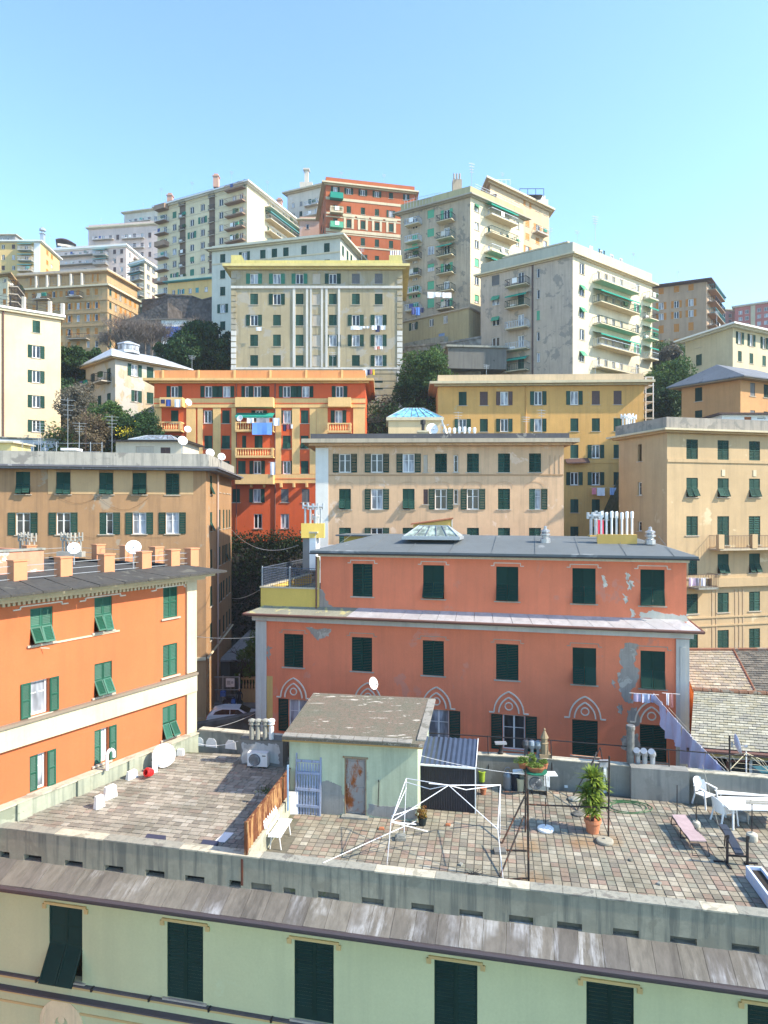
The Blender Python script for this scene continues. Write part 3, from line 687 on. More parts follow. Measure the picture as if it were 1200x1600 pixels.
for k in range(5):
    b.balcony(1, 926, 987, 433.5+34.3*k, 909.4, d=1.5, h=1.05, rm=[METAL,GREEN,GREEN,METAL,METAL][k], mat=CREAM, awn=AWN if k in (1,3) else None)
    b.balcony(1, 1004, 1018, 433.5+34.3*k, 909.4, d=1.3, h=1.0, rm=[METAL,DKMET,AWN,METAL,METAL][k], mat=CREAM, awn=AWN if k in (1,2,3) else None)
b.walls(em={1:CREAMW})  # cream paints the sunlit right wall, grey the shaded left one
b.downpipe(0, 832.5, 44, b.z1, .12, BRSH)
b.flat((.7,.4,CREAM), (1.7,.3,plaster('parapet_sage',(.42,.42,.34),stain=.4)))
zt = b.z1+.5
ph = Bd('roof_house', 'cream set-back penthouse with a sloped roof and dark posts on the grey block', offset(b.poly, -3.0), zt, zt+2.4, CREAMW, 'roof room')
ph.grid(1, [925,940,957,972], [(384,394)], 925, 5, ['pdpp']); ph.walls(); ph.flat((.9,.35,CREAM),(0,0,None))
t = thing('chimney_pots', 'row of small roof vents along the ridge of the cream-sided block', 'chimney pots', (0,0,0))
a, c = pt(905,106), pt(1000,117)
for k in range(9):
    p = a.lerp(c, k/8); MB().bar((0,0,0),(0,0,1.0),.16,6).lathe([(.3,1.0),(.3,1.25),(.1,1.4)],6).build('pot', METAL, t, T(p.x,p.y,ph.z1+.35))

# orange-shuttered and red buildings at the far right
b = Bd('apartment_building', 'beige block with orange shutters on the right skyline above the trees', cornered(pt(1018,143.5), pt(1104,139), pt(1124,150)), 56, zz(440,139), plaster('beige_patched_render',(.42,.31,.215),(.24,.24,.24),.28,.8,.5), shut=ORSH)
b.grid(0, [1033,1057,1079.6], [(447,457),(470,481),(487,497.6),(506,519),(529,541),(549,560)], 1057, 8, ['ccc','ooo','ooo','ccc','ccp','ppp'])
for k in range(5): b.balcony(1, 1105, 1121, 453+18.5*k, 1105, d=1.6, h=1, rm=DKMET if k%2 else AWNB, mat=PK)
b.grid(1, [1111,1117], [(446+18.5*k,454+18.5*k) for k in range(5)], 1106, 3.5, ['cp']); b.walls(); b.flat((1.2,.35,BRSH), (0,0,None))
b.hip(b.z1+.35, .8, 1.0, BRSH, .4)
RP = plaster('rose_render',(.50,.17,.15),stain=.3)
b = Bd('apartment_building', 'rose red block with pale bands at the right edge of the skyline', frontal(1148,200,1260,190,14), 78, zz(481,200), RP, shut=GRSH)
b.grid(0, [1157,1167,1186,1197,1212], [(484,490),(494,500),(505,511)], 1167, 6, ['ppppp']); b.walls()
b.band(0, 78, b.z1-.1, .1, CREAM, 'pale_panel', 1173, 1180); b.flat((.8,.5,WHITE),(0,0,None))
pf = Bd('roof_house', 'white penthouse row on top of the rose red block', offset(b.poly,-2), b.z1+.5, zz(470,195), WH, 'roof room'); pf.walls(); pf.flat((.5,.4,CREAM),(0,0,None))
b = Bd('apartment_building', 'small pink building wedged left of the rose red block', frontal(1125,205,1148,205,10), 78, zz(486,205), plaster('pink_far',(.52,.25,.22)), shut=GRSH); b.grid(0,[1131,1141],[(490,496),(499,505)],1135,5,['pp']); b.walls(); b.flat((.6,.5,CREAM),(0,0,None))

# cream building and hip-roofed orange house on the right
b = Bd('apartment_building', 'cream hillside building with a thin white flat roof at the right edge', cornered(pt(1071,103.5), pt(1145,95), pt(1240,102.5)), 42, zz(512,95), plaster('cream_warm_render',(.58,.49,.33),stain=.4))
b.grid(0, [1092], [(526,543),(554,571.5),(583,600)], 1092, 9, ['c','c','c']); 
b.grid(1, [1156,1174,1194,1215], [(519,537.5),(548.5,565),(577,594)], 1156, 6, ['oooo','cccc','cocc']); b.walls(); b.flat((1.3,.35,WHITE),(0,0,None)); b.hip(b.z1+.35, 1.0, 1.1, WH, .4)
b = Bd('house', 'orange-ochre house with a dark hipped slate roof near the right edge', cornered(pt(1065,77.5), pt(1157,72), pt(1240,76)), 30, zz(593,72), plaster('apricot_render',(.50,.27,.12),stain=.4), 'house', GREEND)
b.grid(0, [1091.5], [(605.5,627),(641.5,662)], 1091.5, 11, ['c','c']); b.grid(1, [1176,1197,1220], [(598,619),(641,662)], 1176, 7.5, ['ccc','ccc'], sh={0:GRSH}); b.walls()
b.slab(b.z1-.002, b.z1+.1, .9, plaster('soffit',(.4,.33,.26)), 'soffit'); b.hip(b.z1+.1, 2.2, 1.1, plaster('slate_blue_grey',(.17,.18,.20),(.1,.1,.11),.3,.4,2.5), .4)

# cream building on the left with white windows
b = Bd('apartment_building', 'plain cream building at the left edge with four rows of green-shuttered white windows', [pt(-70,77.3), pt(95,84), pt(80,96), pt(-85,90)], 30, zz(500,84), plaster('cream_light_render',(.66,.52,.34),stain=.2))
b.grid(0, [14-40,56.7], [(500.7,520)], 56.7, 12, ['cc'])
b.grid(0, [-26,56.7], [(540,559.5),(579,598),(618,637),(656.5,675)], 56.7, 12.5, ['oo'])
b.walls(); b.downpipe(0, 5, 33, b.z1, .1); b.slab(b.z1-.002, b.z1+.3, .35, CREAM, 'cornice'); b.slab(b.z1+.3, b.z1+.55, .5, WHITE, 'roof')
q = thing('roof_railing', 'thin railing with white posts around the roof of the plain cream building', 'railing', (0,0,0))
a, c = offset(b.poly, .2)[:2]; zt = b.z1+.55
for k in range(9):
    p = a.lerp(c, k/8); (MB().box(-.18,.18,-.18,.18,0,1.5) if k in (5,7,8) else MB().box(-.05,.05,-.05,.05,0,1.3)).build('post', WH if k in (5,7,8) else DKMET, q, T(p.x,p.y,zt))
m = MB()
for z in (.4,.8,1.2): m.bar((a.x,a.y,zt+z),(c.x,c.y,zt+z),.03)
m.build('rail', DKMET, q)
b = Bd('shed', 'pale blue-white ground floor annex with a green door below the plain cream building', frontal(-40,76,92,80,4), 30, zz(686,78), plaster('blue_white_render',(.55,.57,.60)), 'annex'); b.win(0, 51, 63, zz(710,79), zz(695,79), 'c', GREEN); b.walls(); b.flat((.2,.2,CONC),(0,0,None))
# old house with metal roof and lantern
OLD = plaster('old_peeling_render',(.47,.39,.27),(.42,.41,.38),.75,.9,1.2)
b = Bd('old_house', 'peeling old house with a pale sheet-metal hip roof and small roof lantern', cornered(pt(134,91), pt(180,85), pt(288,92.5)), 38, zz(561,85), OLD, 'house')
b.grid(1, [210.5,234.5,257], [(569,588),(610,628)], 210.5, 11, ['occ','acc'])
b.grid(0, [145,155.5,170], [(580,604),(618,636)], 155.5, 5.5, ['c.c','ccc']); b.walls()
b.balcony(0, 135, 147, 607, 150, d=1.2, h=1.1); b.balcony(0, 157, 174, 598, 165, d=1.3, h=1.0)
b.slab(b.z1-.002, b.z1+.15, .6, plaster('eaves_ochre',(.5,.36,.2)), 'soffit')
ROOFM = plain('sheet_metal_roof',(.55,.58,.62),.45,.4,.3,var=.3,sc=1.2); b.hip(b.z1+.15, 2.2, .9, ROOFM, .42)
c = sum(b.poly, Vector((0,0)))/4; lt = thing('roof_lantern','small glazed octagonal lantern on the sheet-metal roof','roof lantern',(c.x-.5,c.y-1.2,b.z1+1.9))
MB().lathe([(1.5,0),(1.5,.3),(1.35,.35),(1.35,1.1)],8).build('lantern_base', ROOFM, lt); MB().lathe([(1.55,1.1),(1.5,1.25),(.3,1.7),(0,1.75)],8).build('lantern_roof', ROOFM, lt)
for k in range(8):
    an = 6.283*(k+.5)/8; MB().box(-.42,.42,-.03,.03,.42,1.05).build('pane', GLASSB, lt, T(1.28*math.cos(an),1.28*math.sin(an),0,an+1.5708))

# pale blue-grey building and the grey-olive one
b = Bd('apartment_building', 'pale blue-grey building rising behind the olive grey palazzo', cornered(pt(331,118), pt(532,112), pt(572,125)), 46, zz(372,112), plaster('blue_grey_render',(.54,.54,.47),stain=.4))
b.grid(0, [348,382,410.7,428.7,446.7,475,510.7], [(383,397)], 480, 8.5, ['coccccc'])
b.grid(0, [348], [(422,435.5),(448,462),(475,489),(502,516)], 348, 8, ['c','c','o','c']); b.grid(0,[511],[(405.5,420)],511,8.5,['c'])
b.grid(1, [536,543,549], [(384,400)], 536, 3.2, ['ccc']); b.walls()
b.band(0, b.z(0,350,412)-.1, b.z(0,350,412)+.15, .08, CREAM); b.flat((.9,.5,plaster('cornice_cream_pale',(.62,.58,.45),stain=.3)), (.5,.25,plaster('parapet_grey_green',(.42,.46,.42)))) 
OG = plaster('olive_grey_render',(.39,.325,.205),(.36,.33,.27),.5,.9,.9)
b = Bd('palazzo', 'olive grey palazzo with white vertical strips and a yellow cornice', frontal(361,95,629,95,14), 30, zz(422,95), OG, 'palazzo')
b.grid(0, [397,432.7,468,494.5,520,556,591.7], [(427.5,443.5),(459,476),(492,509),(523,541),(555,572)], 520, 12, ['ooomocc','coc.ccc'.replace('.','m'),'occmcoo','cccmooo','cccmcco'], sh={(0,0):GREENL,(0,1):GREENL,(0,2):GREENL,(0,5):GRSH,(0,6):GRSH})
b.win(0, 585.5, 598, zz(609,95), zz(589,95), 'c'); b.win(0, 584.5, 589.5, zz(622,95), zz(617,95), 'd', None); b.walls()
PW = plaster('white_trim',(.60,.58,.53),stain=.6)
zb, zc = zz(574,95), zz(451,95)
for u0, u1 in ((457.5,461.5),(478,481.5),(484.5,487.5),(501.5,504.5),(508.5,512),(528,531.5)): b.band(0, zb, zc, .12, PW, 'pilaster_strip', u0, u1)
b.band(0, zc, zc+.35, .18, PW); b.band(0, zz(576,95)-.1, zz(576,95)+.15, .12, PW)
for k in range(42):
    z = 31+k*.81
    if z+.5 > b.z1: break
    for (u0, u1) in ((361.2,369),(620.5,628.8)): b.band(0, z, z+.66, .10, PW if z < 55 else OG, 'quoin', u0, u1)
for k in range(5):
    z = zz(628,95)+k*1.0; b.band(0, z, z+.7, .05, OG, 'rustic_band', 566, 620)
YP = plaster('yellow_parapet',(.60,.52,.20),(.4,.38,.25),.3,.7,1.5)
b.flat((1.0,.6,plaster('cornice_yellow',(.66,.55,.24),stain=.3)), (.8,.35,YP), ROOFG)
for (x0, x1, lab) in ((361,388,'yellow parapet block at the left end of the olive palazzo roof'),(608,628,'yellow block with a row of pots at the right end of the palazzo roof')):
    A = pt(x0,96); Bq = pt(x1,96); t = thing('roof_block', lab, 'chimney', (A.x,A.y,b.z1+.8))
    w = Bq.x-A.x; MB()._add([(0,0,0),(w,0,0),(w,2.2,0),(0,2.2,0),(0,0,1.7),(w if x0 > 400 else w*.6,0,1.7),(w if x0 > 400 else w*.6,2.2,1.7),(0,2.2,1.7)],[(0,3,2,1),(4,5,6,7),(0,1,5,4),(1,2,6,5),(2,3,7,6),(3,0,4,7)]).build('block', YP, t)
    if x0 > 400:
        for k in range(5): MB().bar((0,0,0),(0,0,.9),.13,6).build('chimney_pot', METAL, t, T(.25+k*.33,.8,1.7))
# ------------------------------------------------------------------ middle distance
# mustard building
MUS = plaster('mustard_render', (.64,.36,.115), (.50,.40,.22), .12, .55, 1)
b = Bd('apartment_building', 'long mustard yellow building with mixed green and brown shutters behind the peach one', frontal(684,81,1006,80,12), 24, zz(603,80.5), MUS)
BR = BRSH; GB = {(0,1):BR,(0,2):BR,(0,3):GREEN,(0,5):BR,(0,6):BR}
b.grid(0, [723,756,788,841,897.5,931,965], [(611,632.5),(653.6,674),(695,716),(738,758),(780,801),(823,843)], 897, 12.5,
       ['ccoooch'.replace('h','c'),'oc ooccc'.replace(' ','')[:7],'....coc','....odc','....ccc','....ccc'], sh=GB)
b.walls(); b.flat((1.0,.5,plaster('cornice_pale_mustard',(.58,.50,.33),stain=.5)), (.9,.3,plaster('parapet_peach',(.62,.47,.30),stain=.6)))
b.band(0, zz(723,80)-.08, zz(723,80)+.05, .05, MUS, u0=893, u1=1005)
b.downpipe(0, 822, 30, b.z1, .06, MUS)
MB().hexa([(-.1,-1.0,0),(2.6,-1.0,.1),(2.6,0,.6),(-.1,0,.5),(-.1,-1.0,.12),(2.6,-1.0,.22),(2.6,0,.75),(-.1,0,.65)]).build('canopy', BRSH, b.root, b.M(0, b.sp(0,884), zz(725,80)))
def laundry(label, p, w, items, rz=0, line=True, sag=.0, cat='laundry'):
    """hanging clothes: items = (x, width, height, colour)"""
    t = thing('laundry', label, cat, p, rz)
    if line: MB().bar((-.2,0,0),(w+.2,0,-.02),.012,3).build('washing_line', WHITE, t)
    for x, ww, hh, c in items:
        q = MB(); n = 4; q.sm = True
        ph = random.random()*6
        for i in range(n):
            for j in range(3):
                f = lambda a, e: (x+ww*a/n, .05*math.sin(ph+a*2.1)*(.3+e/3), -hh*e/3)
                q.quad(f(i,j+1), f(i+1,j+1), f(i+1,j), f(i,j))
        q.build('cloth', plain('cloth_%d_%d_%d' % tuple(int(k*20) for k in c), c, .9, .1, var=.1), t)
    return t
LAV = (.42,.34,.62); BLU = (.10,.22,.62); WHT = (.8,.8,.82); NAVY = (.03,.04,.10); PNK = (.7,.2,.3)
laundry('pink and white shirts on a line under a mustard building window', P(925,762,79.5), 1.6, [(0,.5,.8,(.75,.25,.3)),(.6,.9,.95,WHT)])
laundry('pale blue clothes on a line at the right end of the mustard building', P(953,762,79.5), 1.0, [(0,.45,.85,(.35,.5,.75)),(.5,.45,.9,(.5,.6,.8))])
t = thing('scaffold_stair', 'white open stair tower at the right end of the mustard building', 'stair tower', (*pt(1009,82), 24))
m = MB()
for x in (0,.9): 
    for y in (0,3): m.bar((x,y,0),(x,y,22),.07)
m.build('frame', WHITE, t)
for k in range(22): MB().box(-.05,1.0,-.05,3.05,0,.12).build('landing', WH, t, T(0,0,1+k)) 
# roof stack of white pipes and mustard roof dormer
def pots(label, p, n, sp, h, base, bm, rz=0, name='chimney_pots', r=.11, mat=METAL, cowl='H'):
    t = thing(name, label, 'chimney pots', p, rz)
    bw, bd, bh = base; MB().box(-bw/2,bw/2,-bd/2,bd/2,0,bh).build('base', bm, t)
    for k in range(n):
        x = (k-(n-1)/2)*sp; q = MB(); hh = h*random.uniform(.93,1.05); q.bar((0,0,0),(0,0,hh),r,8)
        if cowl == 'H': q.bar((-r*1.9,0,hh+.12),(r*1.9,0,hh+.12),r*1.15,8); q.bar((-r*1.9,0,hh-.06),(-r*1.9,0,hh+.34),r*.9,8); q.bar((r*1.9,0,hh-.06),(r*1.9,0,hh+.34),r*.9,8)
        elif cowl == 'T': q.lathe([(r*1.45,hh-.05),(r*1.5,hh+.28),(r*.9,hh+.34)],8)
        else: q.lathe([(r*1.3,hh),(r*1.6,hh+.05),(r*1.6,hh+.2),(.02,hh+.38)],8)
        q.build('pot', mat, t, T(x, random.uniform(-.1,.1), bh))
    return t
# red and cream building
REDW = plaster('vermilion_render', (.62,.11,.035), (.5,.2,.12), .1, .35, 1)
CRB = plaster('cream_orange_trim', (.74,.47,.20), stain=.35, scale=2)
b = Bd('apartment_building', 'vermilion building with cream pilasters, bands and balustraded balconies', frontal(241,80,571,80,13), 24, zz(599.5,80), REDW)
c9 = [272.5,325.5,352.5,381,402,424.5,448,476.5,530.5]
b.grid(0, [272.5,325.5,354,402,448,477.5,530.5], [(603,621)], 402, 11.5, ['oooo'+'ooo'], sh={})
b.grid(0, [339.7,388,416,462.7], [(603,621)], 402, 10.5, ['ce'+'ce'.replace('e','c')], sh={})
b.grid(0, [273,324.5,353,405,448.5,476,529], [(641,661.5)], 402, 12, ['cdcdoco'], sh={})
b.grid(0, [272.5,325.5,353,404,448,476], [(680.5,701)], 402, 12.5, ['ochchh'], sh={})
b.grid(0, [381.5,425], [(680.5,701)], 402, 6.5, ['cc'], sh={1:REDW})
b.grid(0, [353,378,402,448,476], [(720,740.5)], 402, 11.5, ['ccooc'])
b.grid(0, [369,401.5,445,477.5], [(764,785)], 402, 12, ['cocc'], sh={2:GRSH,3:GRSH})
b.grid(0, [403,445], [(803,826)], 402, 13, ['dp'], sh={0:None}); b.walls()
zc, zd = zz(622,80), zz(755,80)
for u0, u1 in ((241.5,252.5),(291.5,306),(309,317),(333,345),(362,369.2),(430.5,439.5),(456.5,468.5),(484,494),(494.5,512),(552,570.5)):
    b.band(0, zd+1.1, zc-1.2, .10, CRB, 'pilaster', u0, u1)
b.band(0, zc-1.15, zc, .16, CRB, 'string_course'); b.band(0, zd, zd+1.05, .18, CRB, 'string_course', 368, 495)
b.band(0, zc-.72, zc-.6, .19, REDW, 'red_line'); b.band(0, zd+.45, zd+.55, .21, REDW, 'red_line', 431, 495)
b.band(0, zc-.05, zc+.05, .19, REDW, 'red_line')
for (u0,u1,v,kd) in ((255,290,636,'s'),(250,288,674,'b'),(371,429.5,636.5,'s'),(371,429.5,674.5,'b'),(371,429.5,714.5,'b'),(371,429.5,755,'s'),(514,549,636,'s'),(513,549.5,676,'b')):
    b.balcony(0, u0, u1, v, 402, d=1.3, kind=kd, h=1.0 if v != 636 else .95, mat=CRB, awn=AWN if (u0 == 371 and v == 674.5) else None)
for x in (394,414,440,460,480): MB().box(-.12,.12,-.7,0,-.5,0).build('bracket', CRB, b.root, b.M(0, b.sp(0,x), zd))
b.downpipe(0, 430, 24, b.z1, .07, PIPE); b.downpipe(0, 369.6, 24, b.z1, .05, PIPE)
b.flat((1.0,.5,CRB), (1.1,.3,plaster('parapet_orange',(.68,.30,.12),stain=.5)), ROOFG)
for k in range(6): b.band(0, b.z1+.5, b.z1+1.62, .08, CRB, 'parapet_pier', 253+k*56, 256+k*56)
# roof pergola of the vermilion building
t = thing('pergola', 'white steel pergola on the roof terrace of the vermilion building', 'pergola', (*pt(426,83), b.z1+.6))
for x in (0,1.0,2.9,3.9):
    for y in (0,3): MB().bar((0,0,0),(0,0,1.5),.05).build('post', WHITE, t, T(x,y*.5,0))
for k in range(9): MB().bar((0,-.3,0),(0,1.8,0),.03).build('rafter', WHITE, t, T(.49*k,0,1.55))
MB().bar((-.2,0,1.5),(4.1,0,1.5),.05).bar((-.2,1.5,1.5),(4.1,1.5,1.5),.05).build('beam', WHITE, t)
pots('four white chimney pipes on the left of the vermilion roof', (*pt(340,84), b.z1+.6), 4, .26, .8, (1.2,.4,.3), WH, cowl='T', mat=WHITE, r=.08)
laundry('blue striped beach towel over the middle balustrade of the vermilion building', P(394,660.5,78.4), 2.2, [(0,2.3,1.4,(.16,.32,.72))], line=False)
laundry('grey and white washing on the awninged middle balcony of the vermilion building', P(386,653,78.5), 3.6, [(0,.8,.6,WHT),(1.1,1.5,1.0,(.3,.3,.33)),(3.0,.8,.9,WHT)])
laundry('dark and blue washing on the upper left balcony of the vermilion building', P(251,624,78.2), 2.6, [(0,.5,.5,NAVY),(.6,.6,.8,(.05,.09,.3)),(1.6,.7,.9,WHT)])
laundry('small dark washing under a window right of the middle balconies', P(442,663,79.6), 1.0, [(0,.4,.8,NAVY),(.45,.4,.6,(.3,.08,.1)),(.9,.3,.5,WHT)])
laundry('white towel hanging on the lowest middle balcony of the vermilion building', P(422,722,78.6), .6, [(0,.6,1.5,WHT)])
def dish(u, v, Y, r, label, face=-.9, mat=WHITE, post=.5, el=.35, wallmount=False):
    p = P(u, v, Y); t = thing('satellite_dish', label, 'satellite dish', p)
    ax = Vector((math.sin(face), -math.cos(face)*1.0, el)).normalized(); q = MB(); q.sm = True
    q.lathe([(0.001,.0),(r*.35,r*.03),(r*.7,r*.12),(r,r*.26),(r*1.02,r*.25),(r*.7,r*.09),(.001,-.03)], 20, axis=ax); q.build('reflector', mat, t)
    MB().bar(ax*.02, ax*r*.95+Vector((0,0,-r*.35)), .02).bar(ax*r*.9+Vector((0,0,-r*.35)), ax*r*1.15+Vector((0,0,-r*.3)), .05, 6).build('feed_arm', METAL, t)
    bk = -ax*.12
    MB().bar(bk+Vector((0,0,.1)), bk+Vector((0,0,-post)), .03, 6).bar(bk, (0,0,0), .03).build('mast', METAL, t); return t
dish(294,629,78.3,.42,'white dish on the upper left balcony of the vermilion building', .8); dish(293,671,78.3,.40,'white dish on the lower left balcony of the vermilion building', .5)
dish(375,654,78.0,.38,'white dish on the awninged middle balcony of the vermilion building', -.3); 
laundry('washing with yellow and dark pieces beside the roof of the vermilion building', P(567,577,94), 1.7, [(0,.6,.9,WHT),(.65,.3,.8,NAVY),(1.0,.3,.7,(.5,.15,.2)),(1.35,.3,.8,(.7,.5,.05))])
laundry('white sheets strung below a window of the olive palazzo', P(548,509.5,94.2), 2.6, [(0,1.6,.5,WHT),(1.6,.5,.3,WHT),(2.2,.4,.3,WHT)])
laundry('white and navy washing under the rightmost windows of the olive palazzo', P(581,508.5,94.2), 1.9, [(0,.7,.6,WHT),(.5,.6,.9,NAVY),(1.2,.7,.6,WHT)])
laundry('small pink and white washing two storeys lower on the olive palazzo', P(585,541,94.2), 1.2, [(0,.35,.5,(.7,.55,.5)),(.4,.35,.4,(.6,.2,.15)),(.8,.35,.4,WHT)])
laundry('small white washing under the left windows of the olive palazzo', P(400,511,94.3), 1, [(0,.8,.5,WHT)])
laundry('long white sheets hanging across the front of the grey tower', P(668,456,111), 4.0, [(0,1.1,1.0,WHT),(1.15,1.2,.8,WHT),(2.5,1.5,.9,WHT)], rz=.1)
laundry('blue jackets hung at the lower left of the grey tower', P(643,480,111), 2.0, [(0,.6,1.2,(.08,.1,.3)),(.7,.7,1.3,BLU),(1.5,.5,.9,NAVY)])

# peach building in the centre
PEA = plaster('peach_render', (.66,.435,.265), (.70,.52,.38), .28, .7, 1.1, seed=2)
b = Bd('apartment_building', 'peach building with a wide cornice and traces of painted arches over its windows', frontal(493,54,881,53.5,11), 14, zz(697,54), PEA)
rw = [(708.5,738),(764,796),(825,857)]
b.grid(0, [539,589,638.5,689,739,787.5,836], rw, 739, 18.3, ['oooccc'+'c','hohoo'+'ce'.replace('e','a'),'cocdccc'.replace('d','c')], sh={})
b.grid(0, [665,712.5], [(711,738),(765,788)], 739, 6.5, ['md','md'.replace('m','c')], sh={(0,1):None,(1,1):None,(1,0):BRSH}); b.walls()
b.band(0, 14.1, b.z1-.15, .05, plaster('white_repaint',(.70,.68,.63),stain=.2), 'white_strip', 493.3, 513)
b.band(0, zz(742.5,54)-.05, zz(742.5,54)+.05, .04, plaster('peach_dark',(.42,.26,.14)), u0=514, u1=880)
ARC = plaster('peach_trim',(.56,.37,.22),stain=.6)
for u in (539,589,638,689,739,787,835):
    x = b.sp(0,u); zt = zz(762,54); q = MB(); pts = [(x-.75,-.03,zt+.02)]+[(x+.75*math.cos(3.1416-a*3.1416/8)*.95,-.03,zt+.15+.33*math.sin(a*3.1416/8)) for a in range(9)]+[(x+.75,-.03,zt+.02)]
    q.path(pts,.012,4); q.build('painted_arch', ARC, b.root, b.M(0,0,0))
for xx in (859,867,874): b.band(0, zz(745,54), zz(712,54), .03, ARC, 'panel_line', xx, xx+1)
b.slab(b.z1-.002, b.z1+.18, .5, PEA, 'cornice'); b.slab(b.z1+.18, b.z1+.5, 1.0, plaster('cornice_stone_tan',(.46,.39,.29),stain=.9), 'cornice')
b.ringp(b.z1+.5, b.z1+.95, .35, .3, plaster('slate_parapet',(.09,.09,.10),(.25,.24,.22),.3,.8,2)); b.slab(b.z1+.5, b.z1+.52, 0, ROOFG, 'roof'); ZP = b.z1+.5
r_ = Bd('roof_house', 'cream roof room topped by a blue glass hip skylight on the peach building', frontal(607,60,690,60,4.5), ZP, zz(657,60), plaster('cream_orange_render',(.66,.49,.28),stain=.4), 'roof room')
r_.walls(); r_.slab(r_.z1-.002, r_.z1+.18, .2, CREAM, 'cornice')
def glass_pyramid(root, poly, z, rise, ridge, n, mg, mf):
    x0, y0, x1, y1 = poly; ym = (y0+y1)/2; A, B = (x0+ridge, ym, z+rise), (x1-ridge, ym, z+rise)
    def pane(*p): MB()._add(p, [tuple(range(len(p)))]).build('pane', mg, root)
    fm = MB()
    for k in range(n):
        f0, f1 = k/n, (k+1)/n; g = lambda f: (A[0]+(B[0]-A[0])*f, ym, z+rise)
        for yy in (y0, y1):
            pane((x0+(x1-x0)*f0,yy,z),(x0+(x1-x0)*f1,yy,z),g(f1),g(f0)); fm.bar((x0+(x1-x0)*f0,yy,z+.02),Vector(g(f0))+Vector((0,0,.02)),.035)
        fm.bar((x0+(x1-x0)*f1,y0,z+.02),Vector(g(f1))+Vector((0,0,.02)),.035)
    pane((x0,y1,z),(x0,y0,z),A); pane((x1,y0,z),(x1,y1,z),B)
    for a, c in (((x0,y0,z),(x1,y0,z)),((x1,y0,z),(x1,y1,z)),((x0,y0,z),(x0,y1,z)),(A,B),((x1,y1,z),B),((x0,y1,z),A)): fm.bar(a,c,.05)
    fm.build('glazing_bars', mf, root)
SKG = glassy('skylight_blue', (.16,.42,.55), .12)
L = (r_.poly[1]-r_.poly[0]).length; sk = ob('skylight', None, r_.root, r_.M(0,0,r_.z1+.18))
sk_m = MB().box(-.2,L+.2,-.2,4.5,-.02,.06).build('skylight', CREAM, r_.root, r_.M(0,0,r_.z1+.2)); bpy.data.objects.remove(sk)
glass_pyramid(sk_m, (-.1,-.1,L+.1,4.4), .07, 1.15, 1.6, 7, SKG, METAL)
for (u,v,f,lab) in ((677,671,.2,'white dish seen edge-on at the left of the roof room with the blue skylight'),(694,672,1.3,'white dish on the right edge of the roof room with the blue skylight'),(691,664,1.5,'upper thin white dish right of the blue skylight room')):
    dish(u if u != 677 else 675, v, 56.5, .5, lab, f, post=1.2)
t = thing('chimney_stack','cream chimney with a dark pipe cowl in front of the blue skylight room','chimney',(*pt(661,56),ZP)); MB().box(-.35,.35,-.3,.3,0,.8).box(-.5,.5,-.42,.42,.8,.95).build('base', CREAM, t); MB().bar((0,0,.95),(0,0,1.5),.14,8).lathe([(.22,1.5),(.22,1.85),(.05,1.9)],8).build('flue', DKMET, t)
for k,(u,hh) in enumerate(((716,1.4),(822,1.0),(846,1.6))): antenna(u, 688, 56, hh+1.0, ['bent aerial behind the parapet left of centre on the peach roof','short aerial on the right of the peach roof','taller aerial at the far right of the peach roof'][k], 3, .8, r=.014)
pots('line of seven low white pipes on the peach roof beside the skylight room', (*pt(718,57), ZP), 7, .42, .75, (3.2,.5,.3), CREAM, cowl='T', r=.09, mat=WHITE)

# ochre block on the left, behind the orange house
OCB = plaster('tan_ochre_render', (.38,.225,.115), (.33,.27,.20), .28, .9, .9, seed=4)
OCL = plaster('tan_light_render', (.54,.36,.19), stain=.4)
Cc = Vector((-14.3,54)); Rr = Vector((-15.8,69.6)); A = Vector((-31.5,50.2))
b = Bd('apartment_building', 'tan ochre apartment block with a concrete parapet behind the orange house', [A, Cc, Rr, A+Rr-Cc], 12.5, zz(736,54), OCB)
b.grid(0, [36,99,166,218,269.5], [(740,773),(801,834)], 269, 20.5, ['hhhhc','ooaoo'], sh={})
b.grid(1, [330], [(743,773),(800,830),(858,888),(915,947),(973,1000)], 330, 3.6, ['h','h','c','c','c'])
b.grid(1, [343.5,349.5,354.5,358.5], [(742,770),(796,826),(852,880),(907,935),(962,988)], 349, 2.2, ['cccc','cccc','cdhc','dccc','cccc'], sh={})
b.walls()
[b.band(0, b.z1-1.9, b.z1-.03, .02, OCL, 'new_render', u0_, u1_) for u0_,u1_ in ((75,87.5),(110.5,154.5),(177.5,206.5),(229.5,257.5),(281.5,302))]; 
x = b.sp(1, 338); MB().bar((x,-.14,13),(x,-.14,b.z1),.09,6).build('downpipe', plain('pipe_pinkish',(.6,.45,.38)), b.root, b.M(1,0,0))
xa, xb = .4, 15; MB().bar((0,-.15,18.0-0),(15.6,-.15,18.0),.10,5).build('gutter_pipe', CREAM, b.root, b.M(1,0,0)); 
b.band(0, 17.85, 18.1, .15, CREAM, u0=270)
for k,(u0,u1,v,dd) in enumerate(((92,152,777,.5),(155,233,777,1.0),(205,285,834,.3),(130,160,836,.2))):
    x0, x1 = b.sp(0,u0), b.sp(0,u1); z = zz(v,53); MB().path([(x0+(x1-x0)*i/8,-.06,z-dd*math.sin(3.1416*i/8)) for i in range(9)],.007,3).build('cable', DKMET, b.root, b.M(0,0,0))
b.slab(b.z1-.002, b.z1+.16, .9, plaster('gutter_stone',(.22,.22,.24),(.4,.4,.42),.3,.8,2), 'cornice'); b.slab(b.z1+.16, b.z1+.3, 1.1, plaster('cornice_slate',(.15,.15,.17),(.4,.4,.4),.3), 'cornice')
b.ringp(b.z1+.3, b.z1+1.35, .25, .3, plaster('concrete_weathered',(.38,.36,.31),(.2,.19,.17),.35,1.4,1.2)); b.slab(b.z1+.3,b.z1+.33,0,ROOFG,'roof'); ZB4 = b.z1+.33
b4 = b
